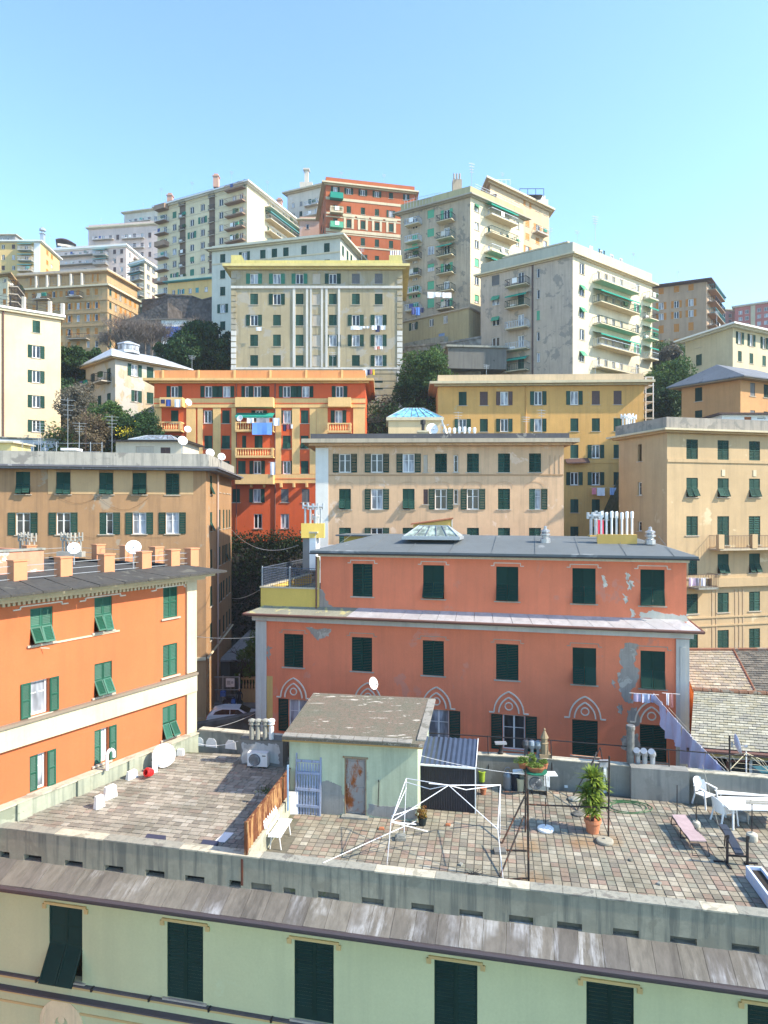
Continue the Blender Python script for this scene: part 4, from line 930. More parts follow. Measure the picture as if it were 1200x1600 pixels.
r_ = Bd('roof_house', 'low pale roof room with a dark shuttered door and glazed hip skylight', frontal(181,58,286,58,5), ZB4, zz(690,58), plaster('pale_roof_room',(.60,.52,.40),stain=.4), 'roof room')
r_.win(0, 251, 266, zz(709,58), zz(699,58), 'c', BRSH, sill=False); r_.win(0, 212, 240, zz(709,58), zz(697,58), 'm', None, sill=False); r_.walls(); r_.slab(r_.z1-.002, r_.z1+.12, .45, DKMET, 'roof')
L = (r_.poly[1]-r_.poly[0]).length; sm = MB().box(L*.15,L*.85,.5,4.5,0,.12).build('skylight', CREAM, r_.root, r_.M(0,0,r_.z1+.12)); glass_pyramid(sm,(L*.15,.5,L*.85,4.5),.13,.55,1.0,7,glassy('skylight_grey',(.22,.28,.36),.15),METAL)
dish(285,689,56.5,.40,'white dish over the right end of the pale roof room',.6,post=1.2); dish(328,708,57.5,.36,'white dish standing on the corner parapet of the tan block',.5,post=1.0); dish(346,714,60,.34,'grey dish beside the white one on the tan block corner',.5,mat=METAL,post=1.0)
for k,(u,h) in enumerate(((106,4.6),(124,2.6),(134,3.8),(175,3.2),(63,2.6))): antenna(u, 708, 56+k*.3, h, ['tall bent aerial at the left of the tan block roof','low wide aerial left of the tan block chimney','aerial on a red mast on the tan block roof','thin aerial left of the pale roof room','small aerial at the far left of the tan block roof'][k], 4, 1.1, BRSH if k == 2 else METAL, r=.018)
t = thing('chimney_stack','small white capped chimney block among the aerials on the tan roof','chimney',(*pt(112,56.5),ZB4)); MB().box(-.45,.45,-.4,.4,0,1.5).build('shaft', WH, t); MB().box(-.65,.65,-.6,.6,1.5,1.7).build('cap', WHITE, t)
t = thing('roof_fence','thin wire fence enclosing the left end of the tan block roof','fence',(*pt(0,56),ZB4))
for k in range(11): MB().bar((0,0,0),(0,0,2.2),.03).build('post', METAL, t, T(k*.95-1,0,0))
for z in (.7,1.4,2.1): MB().bar((-1,0,z),(8.6,0,z),.015,3).build('wire', METAL, t)
q = Bd('roof_house','small yellow roof hut at the left edge of the tan block','' or frontal(-20,55,18,55,3), ZB4, zz(692,55), plaster('lemon_render',(.72,.58,.26)), 'roof room'); q.walls(); q.slab(q.z1-.002,q.z1+.12,.3,CREAM,'roof')

# yellow-beige block on the right
BEI = plaster('beige_yellow_render', (.50,.36,.205), (.62,.50,.32), .2, .5, .8, seed=6)
BES = plaster('beige_side_render', (.50,.36,.22), (.44,.33,.22), .35, .6, .7, seed=3)
C5 = Vector((21.9,52)); R5 = Vector((34.2,55.1)); L5 = Vector((20.2,57.8))
b = Bd('apartment_building', 'beige yellow block with a concrete parapet and balconies at the right edge', [L5,C5,R5,L5+R5-C5], 12, zz(676,52), BEI)
b.grid(1, [1081.5,1130,1179,1228], [(686.5,717.5),(746.6,776.6),(806.5,836.6),(867,897.5),(928,959),(987.5,1018)], 1081, 18, ['cccc','hhhh','c...','.hhh','cccc','cccc'])
for u in (1130,1179,1228): b.grid(1, [u], [(806.5,852)], 1130, 18, ['c'])
b.grid(1, [1082.5], [(873,902)], 1082, 14, ['c'])
b.grid(0, [999.5], [(694,721),(753,774),(815,830)], 999.5, 6, ['c','p','d'], sh={0:None}, ); b.walls()
b.balcony(1, 1108, 1240, 856, 1130, d=1.2, kind='r', h=1.0, rm=BRSH, mat=plaster('balcony_stone',(.50,.42,.30),stain=.9))
for u in (1109.5,1161): MB().box(-.25,.25,-1.25,-.95,.001,1.1).build('balcony_pier', BEI, b.root, b.M(1,b.sp(1,u),b.z(1,1130,856)))
b.balcony(1, 1075, 1106, 916, 1082, d=1.2, kind='r', h=1.0, rm=BRSH, mat=CONC)
for v, h in ((720,.25),(902,.3),(966,.12),(979,.12)): b.band(1, b.z(1,1081,v)-h/2, b.z(1,1081,v)+h/2, .08, BEI)
b.band(1, b.z(1,1081,918), b.z(1,1081,904), .3, BEI, 'balustrade_band', 1108, 1245)
for u in (1112,1118,1148,1154,1160): b.band(1, 12.1, b.z(1,1081,923), .03, BES, 'painted_panel', u, u+2.5)
for u in (1130,1179):
    x = b.sp(1,u); z = b.z(1,1081,743); MB().box(x-.15,x+.15,-.04,0,z,z+.5).build('painted_key', CREAM, b.root, b.M(1,0,0))
b.band(0, 12.05, b.z1-.02, .02, BES, 'side_render')if False else None
b.slab(b.z1-.002, b.z1+.15, .4, BEI, 'cornice'); b.slab(b.z1+.15, b.z1+.3, .75, CREAM, 'cornice'); b.ringp(b.z1+.3, b.z1+1.2, .2, .3, plaster('parapet_grey_stone',(.33,.30,.26),(.2,.19,.17),.4,1.4,1.3)); b.slab(b.z1+.3,b.z1+.33,0,ROOFG,'roof'); Z5 = b.z1+.33
laundry('white and pink clothes drying on the small lower balcony at the right', P(1076.5,903,50.3), 1.3, [(0,.5,.6,(.75,.6,.7)),(.55,.25,.6,(.3,.3,.35)),(.9,.35,.6,WHT)])
r_ = Bd('roof_house', 'small white roof hut with a brown window above the beige yellow block', frontal(1128,57,1240,57,4), Z5, zz(648,57), WHITE, 'roof room', BRSH); r_.win(0,1163,1174,zz(656,57),zz(651,57),'c',TERRA,sill=False); r_.win(0,1183,1196,zz(655,57),zz(651,57),'p',None,sill=False); r_.walls(); r_.slab(r_.z1-.002,r_.z1+.12,.5,BRSH,'roof')
pots('bundle of white chimney pipes at the left end of the beige yellow roof', (*pt(982.5,59), Z5), 5, .24, 1.7, (1.4,.5,.1), CONC, cowl='H', mat=WHITE, r=.08)

# ------------------------------------------------------------------ slate roofed low building, right
MOS = [plain('slate_pale_%d' % k, c, .9, .15, var=.4, sc=3.5) for k, c in enumerate(((.40,.375,.29),(.36,.345,.27),(.46,.435,.34),(.31,.295,.245),(.38,.35,.25)))]
DSL = [plain('slate_dim_%d' % k, c, .85, .2, var=.3, sc=3) for k, c in enumerate(((.15,.145,.12),(.20,.19,.155),(.12,.12,.105)))]
yel = plaster('yellow_wall',(.62,.50,.20),stain=.4)
low = thing('slate_roofed_house', 'low yellow house with two pale mossy slate roofs right of the pink building', 'house', (13.7,28.6,10))
def rel(p, o): return Vector(p)-Vector(o)
O = Vector((13.7,28.6,10))
def slates(root, O, A, B, D, C, rows, wm, mats, nmax, seed=0):
    """courses of slates on the slope A-B (eave) to D-C (ridge)"""
    A, B, C, D = map(Vector, (A,B,C,D)); nrm = (B-A).cross(D-A).normalized(); rr = random.Random(seed); made = 0
    meshes = {}; rest = MB()
    for r in range(rows):
        f0, f1 = r/rows, (r+1.25)/rows; a0, b0 = A.lerp(D,f0), B.lerp(C,f0); a1, b1 = A.lerp(D,f1), B.lerp(C,f1)
        n = max(1, int((b0-a0).length/wm)); off = .5*(r%2)
        for k in range(-1, n+1):
            g0, g1 = (k+off)/n, (k+off+.96)/n; g0, g1 = max(0,g0), min(1,g1)
            if g1-g0 < .2/n: continue
            j = rr.uniform(-.012,.012); up = nrm*(.035+rr.uniform(0,.02)); u0 = nrm*(.004+j*.2)
            p = [a0.lerp(b0,g0)+up, a0.lerp(b0,g1)+up, a1.lerp(b1,g1)+u0, a1.lerp(b1,g0)+u0]; q = [x-nrm*.02 for x in p]
            mi = rr.randrange(len(mats)); 
            if made < nmax:
                c = sum(p, Vector())/4; MB().hexa([x-c for x in q]+[x-c for x in p]).build('slate', mats[mi], root, Matrix.Translation(c-O)); made += 1
            else: rest.hexa([x-O for x in q]+[x-O for x in p], mi=mi)
    if rest.v: o = rest.build('slates', mats, root); o['kind'] = 'stuff'
e0, e1 = Vector((13.1,28.75,19.8)), Vector((23,26.4,19.8)); r0, r1 = Vector((15.4,33.4,20.95)), Vector((25,31.2,20.95))
MB()._add([x-O for x in (e0,e1,r1,r0)]+[x-O-Vector((0,0,.15)) for x in (e0,e1,r1,r0)], [(0,1,2,3),(7,6,5,4),(0,4,5,1),(0,3,7,4)]).build('roof_deck', BRSH, low)
slates(low, O, e0, e1, r0, r1, 23, .33, MOS, 290, 1)
q = MB()
for k in range(24):
    f = k/24; p = r0.lerp(r1,f)-O; p2 = r0.lerp(r1,(k+.92)/24)-O; q.bar(p+Vector((0,0,.05)),p2+Vector((0,0,.08)),.12,7)
RDG = plaster('ridge_terracotta',(.27,.14,.085),(.25,.22,.17),.5,1,3)
o = q.build('ridge_tiles', RDG, low)
MB().bar(e0-O+Vector((-.2,-.12,-.06)),e1-O+Vector((.2,-.12,-.06)),.09,8).build('gutter', PIPE, low)
MB().path([e0.lerp(e1,.22)-O+Vector((0,-.1,-.1)),e0.lerp(e1,.22)-O+Vector((0,-.1,-.35)),e0.lerp(e1,.16)-O+Vector((0,.35,-.6)),e0.lerp(e1,.16)-O+Vector((0,.35,-3))],.05,6).build('downpipe', PIPE, low)
w0, w1 = e0+Vector((.3,.5,0)), e1+Vector((0,.5,0)); tt = (w1-w0).normalized(); an = math.atan2(tt.y,tt.x)
Mw = Matrix.Translation(w0-O) @ Matrix.Rotation(an,4,'Z')
MB().box(0,9.6,0,.2,-9.5,-1.45,M=Mw).box(0,9.6,0,.2,-.5,-.1,M=Mw).box(0,.7,.001,.2,-1.45,-.5,M=Mw).build('wall', yel, low)
for k in range(6):
    wv = MB().box(0,.06,-.02,.12,0,.95).box(.76,.82,-.02,.12,0,.95).box(.06,.76,-.02,.12,0,.06).box(.06,.76,-.02,.12,.89,.95).build('window', FRAME, low, Mw @ T(.7+k*.82,.05,-1.45))
    MB().box(.06,.76,.04,.05,.06,.89).build('pane', random.choice([GLASS,GLASSD]), wv)
MB().box(3.0,9.5,4.9,5.1,-9.5,1,M=Mw).build('back_wall', yel, low)
# upper roof behind: light slope and dark hip
up = thing('slate_hipped_roof', 'darker slate hip roof with a terracotta edge behind the pale slate roof', 'roof', (17,34,10)); O2 = Vector((17,34,10))
a, bq, c, d = Vector((16.3,34.6,19.7)), Vector((19.3,33.9,19.7)), Vector((21.6,41.5,21.25)), Vector((18.4,42.2,21.1))
MB()._add([x-O2-Vector((0,0,.25)) for x in (a,bq,c,d)]+[Vector((x.x,x.y,11))-O2 for x in (a,bq,c,d)], [(0,1,2,3),(0,4,5,1),(1,5,6,2),(2,6,7,3),(3,7,4,0)]).build('roof_deck', yel, up)
slates(up, O2, a, bq, d, c, 22, .36, MOS, 100, 2)
a2, b2, c2, d2 = bq, Vector((30,31.6,19.7)), Vector((31,38.6,21.9)), Vector((21.6,41.5,21.25))
MB()._add([x-O2-Vector((0,0,.25)) for x in (a2,b2,c2,d2)]+[Vector((x.x,x.y,11))-O2 for x in (a2,b2,c2,d2)], [(0,1,2,3),(0,4,5,1),(1,5,6,2),(2,6,7,3)]).build('roof_deck', yel, up)
slates(up, O2, a2, b2, d2, c2, 26, .38, DSL, 180, 3)
q = MB(); 
for s0, s1 in ((d2,c2),(d,c)): q.bar(s0-O2+Vector((0,0,.06)),s1-O2+Vector((0,0,.06)),.11,6)
q.bar(a2-O2+Vector((0,0,.06)),d2-O2+Vector((0,0,.06)),.05,5); q.build('ridge_tiles', RDG, up)

# ------------------------------------------------------------------ pink building
PK1 = plaster('coral_render', (.84,.24,.12), (.70,.26,.17), .25, .35, .9, seed=1)
Yl, Yr = 40.2, 34.5; PA, PB = Vector((-.19048*Yl, Yl)), Vector((.4545*Yr, Yr)); ptv = (PB-PA).normalized(); pm = Vector((-ptv.y, ptv.x))
b = Bd('coral_building', 'coral pink building with dark green shutters and gothic arch mouldings behind the terrace', [PA,PB,PB+pm*11,PA+pm*11], 11, 23.35, PK1, shut=GREEND); pk = b
b.sh = plain('shutter_pine', (.008,.036,.026), .75, .15, var=.25, sc=3, fade=(.014,.052,.038))
b.grid(0, [458.7,565.5,677,792.5,913,1020], [(991,1042.5)], 458.7, 30, ['cccchh'])
b.grid(0, [466,685,803], [(1093,1143)], 458.7, 30, ['ooo'.replace('o','o')]); b.grid(0, [914,1020.5], [(1093,1143)], 458.7, 32, ['cc']); b.grid(0,[576],[(1093,1143)],458.7,30,['c'])
b.walls()
WC = plaster('moulding_cream',(.74,.66,.54),stain=.4,scale=3)
for u in (458.7,575,682,795,914,1018):
    x = b.sp(0,u); z = zz(1090,b.Yat(0,458.7)); 
    for hw, hh_ in ((.80,1.16),(.54,.84)):
        c_ = (hh_**2-hw**2)/(2*hw); R_ = hw+c_; th = math.acos(c_/R_); q = MB()
        rt_ = [(x-c_+R_*math.cos(th*k/8), -.03, z+R_*math.sin(th*k/8)) for k in range(9)]
        q.path(rt_+[(2*x-a_[0],a_[1],a_[2]) for a_ in rt_[::-1]], .05, 4)
        if hw > .7: q.path([(x-1.06,-.03,z),(x-hw,-.03,z)],.05,4); q.path([(x+hw,-.03,z),(x+1.06,-.03,z)],.05,4)
        q.build('arch_moulding', WC, b.root, b.M(0,0,0))
    q = MB(); q.path([(x+.20*math.cos(a*6.2832/14),-.03,z+.36+.20*math.sin(a*6.2832/14)) for a in range(15)],.04,4); q.build('roundel', WC, b.root, b.M(0,0,0))
def hood(bd, i, u, z, wd, mat, r=.03, step=.18, drop=.16):
    x = bd.sp(i,u); q = MB(); q.path([(x-wd-step,-.02,z-drop),(x-wd,-.02,z-drop),(x-wd,-.02,z),(x+wd,-.02,z),(x+wd,-.02,z-drop),(x+wd+step,-.02,z-drop)],r,4); q.build('hood_moulding', mat, bd.root, bd.M(i,0,0))
GC = plaster('moulding_greyish',(.52,.36,.26),stain=.6,scale=3)
for u in (458.7,565.5,677,792.5,913,1020): hood(b,0,u,zz(984.5,b.Yat(0,458.7)),.72,GC)
b.band(0, 11.1, 23.3, .10, PW, 'corner_pilaster', 400.4, 416.5); b.band(0, 11.1, 23.3, .10, PW, 'corner_pilaster', 1056, 1076.6)
b.band(0, 11.2, 21.9, .14, PW, 'pilaster_fillet', 403, 408); b.band(0, 11.2, 22.9, .14, PW, 'pilaster_fillet', 1062, 1071)
b.band(0, 11.2, zz(1070,38), .02, plaster('old_yellow',(.66,.45,.16)), 'bare_strip', 417, 426)
# exposed patches where render has fallen: thin irregular plates of mortar, 12 mm proud of paint
PATCH = plaster('bare_mortar',(.40,.34,.29),(.52,.45,.38),.5,.8,3)
def patch(bd, i, pts, mat=PATCH, ref=None, d=.012, name='bare_mortar_patch', seed=0, zoff=0):
    rr = random.Random(seed); P3 = []
    for (u0,v0),(u1,v1) in zip(pts, pts[1:]+pts[:1]):
        ph = rr.uniform(0,6)
        for k in range(9):
            f = k/9; a_ = math.sin(f*9+ph)*1.3; u = u0+(u1-u0)*f+a_+rr.uniform(-1.1,1.1); v = v0+(v1-v0)*f+a_*.7+rr.uniform(-1.1,1.1); x = bd.sp(i,u); P3.append((x, bd.z(i,u,v)))
    n = len(P3); vs_ = [(x,-d,z) for x,z in P3]+[(x,.001,z) for x,z in P3]
    q = MB(); q._add(vs_, [tuple(range(n))]+[(k,n+k,n+(k+1)%n,(k+1)%n) for k in range(n)]); return q.build(name, mat, bd.root, bd.M(i,0,0))
patch(b,0,[(978,1003),(997,1006),(994,1024),(990,1040),(999,1046),(996,1066),(985,1082),(990,1100),(975,1096),(968,1078),(964,1056),(972,1044),(966,1024)],seed=1)
patch(b,0,[(980,1110),(994,1104),(1001,1128),(990,1140),(981,1132)],seed=2); patch(b,0,[(966,1100),(972,1102),(971,1116),(965,1112)],seed=3)
patch(b,0,[(972,1150),(996,1145),(1000,1170),(990,1180),(970,1168)],seed=4); patch(b,0,[(478,980),(517,984),(513,994),(497,1000),(488,992)],seed=5)
patch(b,0,[(956,1062),(961,1066),(959,1076)],seed=6); patch(b,0,[(418,1010),(424,1012),(421,1030),(417,1026)],seed=7)
# cornice: moulded bands, sheet metal roofing with seams, gutter
o5 = lambda d: [q-b.o.xy for q in offset(b.poly, d)]
b.slab(23.35, 23.62, .18, PW, 'cornice'); b.slab(23.62, 23.78, .34, PW, 'cornice')
po = offset(b.poly,.48); pi = offset(b.poly,-.45)
SHT = plain('zinc_sheet_white',(.52,.50,.50),.45,.4,.2,var=.35,sc=2); SHG = plaster('lichen_slate',(.26,.25,.19),(.45,.40,.18),.4,.6,3)
for e in (0,1,3):
    a0, a1 = po[e], po[(e+1)%4]; c0, c1 = pi[e], pi[(e+1)%4]; n = 24 if e == 0 else 9
    for k in range(n):
        f0, f1 = (k+.012)/n, (k+.988)/n; V = []
        for (x, z) in ((a0.lerp(a1,f0),23.82),(a0.lerp(a1,f1),23.82),(c0.lerp(c1,f1),24.22),(c0.lerp(c1,f0),24.22)): V.append(Vector((x.x,x.y,z))-b.o)
        c = sum(V, Vector())/4; MB().hexa([v-c-Vector((0,0,.06)) for v in V]+[v-c+Vector((0,0,random.uniform(0,.012))) for v in V]).build('roof_sheet', SHG if (e == 3 or (e == 0 and k < 6)) else SHT, b.root, Matrix.Translation(c))
q = MB(); g = offset(b.poly,.56)
for k in (3,0,1): a_, c_ = g[k]-b.o.xy, g[(k+1)%4]-b.o.xy; q.bar((a_.x,a_.y,23.76-11),(c_.x,c_.y,23.76-11),.085,8)
q.build('gutter', PIPE, b.root)
b.slab(23.9, 24.0, -.46, ROOFG, 'upper_floor')
# upper storey
ux = b.sp(0,497); UA = PA+ptv*(ux)+pm*.45; UB = PB+pm*.45-ptv*.05
u2 = Bd('upper_storey', 'set-back top storey of the coral building under a grey membrane roof', [UA,UB,UB+pm*10,UA+pm*10], 24.0, 27.2, PK1, 'building storey', b.sh)
u2.grid(0, [566.5,677.5,792.5,912.5,1019.5], [(881,932)], 566.5, 31, ['chhhh']); u2.walls()
for u in (566.5,677.5,792.5,912.5,1019.5): hood(u2,0,u,u2.z(0,566.5,875.5),.72,WC)
patch(u2,0,[(499,920),(505,922),(512,942),(524,952),(499,952)],seed=9)
for k,(u,v) in enumerate(((943,905),(980,900),(983,915),(986,912),(988,958),(945,912),(977,935))): patch(u2,0,[(u-3,v-6),(u+3,v-4),(u+4,v+4),(u-1,v+7)],WC,seed=20+k)
patch(u2,0,[(1000,958),(1020,954),(1060,962),(1074,960),(1074,972),(1000,966)],WC,seed=30)
u2.band(0, 24.05, 27.15, .06, plaster('corner_yellow',(.64,.46,.18)), 'corner_strip', 494.5, 499); u2.slab(27.2-.002, 27.35, .12, WC, 'cornice')
MEMB = plaster('membrane_roof',(.135,.15,.155),(.24,.25,.25),.25,.3,1.1)
u2.slab(27.35, 27.43, .52, DKMET, 'gutter'); u2.hip(27.43, .9, .49, MEMB, .25)
u2.downpipe(0, 496, 24, 27.2, .05, PIPE, .2)
RC = sum(u2.poly, Vector((0,0)))/4
for k in range(9):                                         # lapped membrane seams on the front slope
    f = (k+.5)/9; a_ = offset(u2.poly,.49)[0].lerp(offset(u2.poly,.49)[1],f); c_ = a_+pm*5.2
    MB().bar((a_.x-u2.o.x,a_.y-u2.o.y,27.56-24),(c_.x-u2.o.x,c_.y-u2.o.y,28.40-24),.012,4).build('membrane_seam', MEMB, u2.root)
def on_roof(u, Y, dz=0): 
    return Vector(((u-600)/F*Y, Y, 28.2+dz))
ORY = plaster('stack_ochre',(.66,.42,.12),stain=.3)
FOIL = plain('flashing_foil',(.5,.5,.52),.35,.5,.6,var=.5,sc=14)
p = on_roof(963.5,38.6,-.45); t = pots('seven white flue pipes on a long ochre base on the coral building roof', p, 7, .28, .98, (2.15,.6,.78), ORY, rz=-.24, cowl='T', r=.062, mat=WHITE); MB().box(-1.15,1.15,-.36,.36,-.1,.22).build('flashing', FOIL, t)
p = on_roof(930,41.0,.0); p.z -= .3; t = pots('grey H-cowl flues behind the long ochre chimney base', p, 3, .26, 1.1, (.8,.5,.5), ORY, cowl='H', r=.10)
laundry('red cloth hanging between the roof flues', P(934,812,40), .5, [(0,.35,1.0,(.5,.04,.08))])
for u, lab, Y in ((1016,'squat ribbed metal vent right of the ochre chimney base',37.8),(852,'small ribbed metal vent in the middle of the membrane roof',39.5)):
    p = on_roof(u,Y,-.05); tag(MB().lathe([(.30,-.15),(.30,.1),(.2,.15),(.2,.25),(.3,.3),(.3,.38),(.2,.42),(.27,.5),(.27,.58),(.1,.66),(.1,.8),(.02,.85)],12).build('roof_vent', FOIL, None, Matrix.Translation(p)), lab, 'roof vent')
p = on_roof(677,41.0,.05); t = thing('skylight','low glass pyramid skylight on the grey membrane roof','skylight',p,-.24); MB().box(-1.75,1.75,-1.0,1.0,-.1,.08).build('frame', METAL, t); glass_pyramid(t,(-1.65,-.92,1.65,.92),.09,.62,.75,5,glassy('skylight_greenish',(.28,.33,.28),.15),METAL)
t = thing('stair_head','ochre stair head with a sloping roof behind the pyramid skylight','stair head',on_roof(676,44.2,-.3),-.1)
MB().hexa([(-1.25,-.6,-.2),(1.25,-.6,-.2),(1.25,1.2,-.2),(-1.25,1.2,-.2),(-1.25,-.6,1.05),(1.25,-.6,1.4),(1.25,1.2,1.4),(-1.25,1.2,1.05)]).build('wall', ORY, t); MB().hexa([(-1.4,-.75,1.06),(1.35,-.75,1.44),(1.35,1.3,1.44),(-1.4,1.3,1.06),(-1.4,-.75,1.14),(1.35,-.75,1.52),(1.35,1.3,1.52),(-1.4,1.3,1.14)]).build('roof', TERRA, t)
MB().box(1.2502,1.29,-.62,-.5,-.1,1.4).build('white_edge', WHITE, t)
# the lower back roof and yellow terrace on the left
TY2 = plaster('terrace_yellow',(.70,.50,.12),stain=.25)
e0 = PA+ptv*.15+pm*.35; e1 = PA+ptv*(b.sp(0,494.2))+pm*.35
t = thing('roof_terrace','yellow walled corner terrace with a mesh railing beside the top storey','terrace',(e0.x,e0.y,24.0))
an = math.atan2(ptv.y,ptv.x); Mt = Matrix.Rotation(an,4,'Z'); Lx = (e1-e0).length
MB().box(0,Lx,0,.2,0,1.25).box(0,.2,.2,8.5,0,1.25).build('parapet', TY2, t, Mt); MB().box(-.05,Lx,-.05,.25,1.251,1.33).box(-.05,.25,.25,8.5,1.251,1.33).build('coping', CREAM, t, Mt)
MB().box(.2,Lx,.2,8.5,.6,.65).build('floor', SHG, t, Mt)
q = MB()
for k in range(26):
    x = Lx*k/25; q.bar((x,.1,1.33),(x,.1,2.45),.012,3)
for k in range(46): y = .1+8.2*k/45; q.bar((.1,y,1.33),(.1,y,2.45),.012,3)
for z in (1.4,1.55,1.7,1.85,2.0,2.15,2.3,2.45): q.bar((0,.1,z),(Lx,.1,z),.012 if z < 2.4 else .025,3); q.bar((.1,.1,z),(.1,8.3,z),.012 if z < 2.4 else .025,3)
q.build('mesh_railing', plain('mesh_blue_grey',(.10,.12,.16),.5), t, Mt)
for x in (.05,Lx*.5,Lx-.1): MB().bar((x,.12,1.3),(x,.12,2.55),.035,5).build('railing_post', METAL, t, Mt)
r_ = Bd('stair_head','yellow stair head with a white box vent behind the corner terrace',[e1+pm*5.2-ptv*1.6, e1+pm*5.2, e1+pm*8, e1+pm*8-ptv*1.6], 24.6, 27.3, TY2,'stair head'); r_.walls(); r_.slab(27.3-.002,27.42,.5,METAL,'roof')
MB().box(.4,1.1,-.12,-.01,25.6,26.8).build('vent_box', WHITE, r_.root, r_.M(0,0,0))
t = thing('chimney_stack','grey and white chimney at the left end of the membrane roof','chimney',(e1.x-.9,e1.y+4.6,26.0),an); MB().box(-.45,.0,-.4,.4,0,2.4).build('shaft', plaster('stack_grey',(.22,.21,.20)), t); MB().box(.002,.45,-.4,.4,0,2.4).build('white_side', WHITE, t); MB().box(-.6,.6,-.5,.5,2.4,2.52).build('cap', CREAM, t)
pots('white H-cowl flue on the grey and white chimney', (e1.x-.6,e1.y+4.7,28.52), 2, .22, .8, (.6,.4,.05), CREAM, cowl='H', r=.06, mat=WHITE)
p = P(494,832,44); pots('four grey H-cowl flues on a yellow base left of the peach building', (p.x-.2,p.y,p.z-.35), 4, .34, 1.0, (1.5,.5,.95), TY2, cowl='H', r=.075)
r_ = Bd('rear_roof','narrow lower roof behind the left end of the membrane roof',[e1+pm*10-ptv*1.5, e1+pm*10+ptv*7, e1+pm*12+ptv*7, e1+pm*12-ptv*1.5], 24, 28.0, TY2,'roof'); r_.walls(); r_.slab(27.998,28.1,.5,MEMB,'roof_sheet')

# ------------------------------------------------------------------ orange house on the left
ORG = plaster('orange_render', (.54,.155,.06), (.50,.16,.065), .25, .3, .7, seed=5)
OC = Vector((-8.05,28.6)); od = Vector((.582,1)).normalized(); OA = OC-od*16; om = Vector((-od.y,od.x))
b = Bd('orange_house', 'bright orange house with dentilled cornice and green louvred shutters on the left', [OA,OC,OC+om*10,OA+om*10], 12, 27.0, ORG, shut=plain('shutter_emerald',(.012,.08,.048),.5,.35,var=.25,sc=3,fade=(.03,.13,.085))); orh = b
def ow(u0,u1,vt,vb,kd,gm=-1): 
    um = (u0+u1)/2; b.win(0,u0,u1,b.z(0,um,vb),b.z(0,um,vt),kd,gm)
ow(47.5,82,950,1005,'h'); ow(147.5,175,933,986,'h'); ow(254.5,277.5,918,965,'c')
ow(48,76,1062,1116,'o'); ow(147.5,175,1034,1086,'h'); ow(254.5,277,1007,1056,'c')
ow(46,73,1178,1234,'a'); ow(147,170,1138,1192,'a'); ow(254,276,1102,1152,'h')
b.walls()
for u,vt_ in ((64.5,944),(161,931),(266,916.3)): hood(b,0,u,b.z(0,u,vt_),.74,WC,.03,.24,.085)
hb = b.z(0,300,1054); b.band(0, hb-.72, hb, .14, CREAM, 'string_course'); b.band(0, hb, hb+.09, .22, plaster('ledge_dark',(.25,.2,.15)), 'ledge')
b.band(0, hb+.12, 26.98, .10, CREAM, 'corner_pilaster', 290, 304.9); b.band(0, 20, hb-.74, .10, CREAM, 'corner_pilaster', 290, 304.9)
x0,x1 = b.sp(0,48), b.sp(0,186); zs_ = b.z(0,161,986)-.12; MB().box(x0,x1,-.04,0,zs_,zs_+.06).build('painted_line', CREAM, b.root, b.M(0,0,0))
b.slab(27.0-.002, 27.14, .3, CREAM, 'cornice'); b.slab(27.14, 27.3, .6, CREAM, 'cornice')
for k in range(94):
    MB().box(0,.09,-.10,0,26.86,26.99).build('dentil', CREAM, b.root, b.M(0, .05+k*.17, b.o.z+0) @ T(0,0,-12))
OSL = plaster('stone_roof_edge',(.07,.066,.06),(.115,.11,.09),.3,1.5,2.6)
po = offset(b.poly,.95); pi = offset(b.poly,-.3)
for e,n in ((0,17),(1,10)):
    for k in range(n):
        f0,f1 = (k+.01)/n,(k+.99)/n; V = [Vector((x.x,x.y,z))-b.o for x,z in ((po[e].lerp(po[(e+1)%4],f0),27.33),(po[e].lerp(po[(e+1)%4],f1),27.33),(pi[e].lerp(pi[(e+1)%4],f1),27.62),(pi[e].lerp(pi[(e+1)%4],f0),27.62))]
        c = sum(V,Vector())/4; MB().hexa([v-c-Vector((0,0,.06)) for v in V]+[v-c+Vector((0,0,random.uniform(0,.03))) for v in V]).build('roof_slab', OSL, b.root, Matrix.Translation(c))
b.slab(27.3, 27.5, .28, OSL, 'roof')
ORL = plaster('peach_pier',(.60,.27,.14),stain=.3)
def pier(u, Y, lab, h=.95, w=.34):
    p = pt(u,Y); return MB().box(-w,w,-w*.75,w*.75,0,h).box(-w-.04,w+.04,-w*.75-.04,w*.75+.04,h,h+.05).build('pier', ORL, rl, T(p.x,p.y,27.52,math.atan2(od.y,od.x)))
rl = thing('roof_railing','peach piers joined by thin white rails around the orange house roof','railing',(0,0,0))
# front edge piers
fe = offset(b.poly,-.45); n_ = 8
fr_ = []
for u in (-60,27,99,166,224.5,269.5,299.5):
    k = (u-600)/F; a_ = fe[0]; s_ = (k*a_.y-a_.x)/(od.x-k*od.y); p = a_+od*s_; fr_.append(p); MB().box(-.23,.23,-.19,.19,0,.74).box(-.26,.26,-.22,.22,.74,.79).build('pier', ORL, rl, T(p.x,p.y,27.52,math.atan2(od.y,od.x)))
bk_ = [fr_[-1]]+[fr_[-1]+om*d for d in (2.2,4.2,6.2,8.2)]
for p in bk_[1:]: MB().box(-.23,.23,-.19,.19,0,.74).box(-.26,.26,-.22,.22,.74,.79).build('pier', ORL, rl, T(p.x,p.y,27.52,math.atan2(od.y,od.x)))
mid = [fr_[-1]+om*8.2-od*k for k in (0,2.2,4.4,6.6)]
for p in mid[1:]: MB().box(-.23,.23,-.19,.19,0,.74).box(-.26,.26,-.22,.22,.74,.79).build('pier', ORL, rl, T(p.x,p.y,27.52,math.atan2(od.y,od.x)))
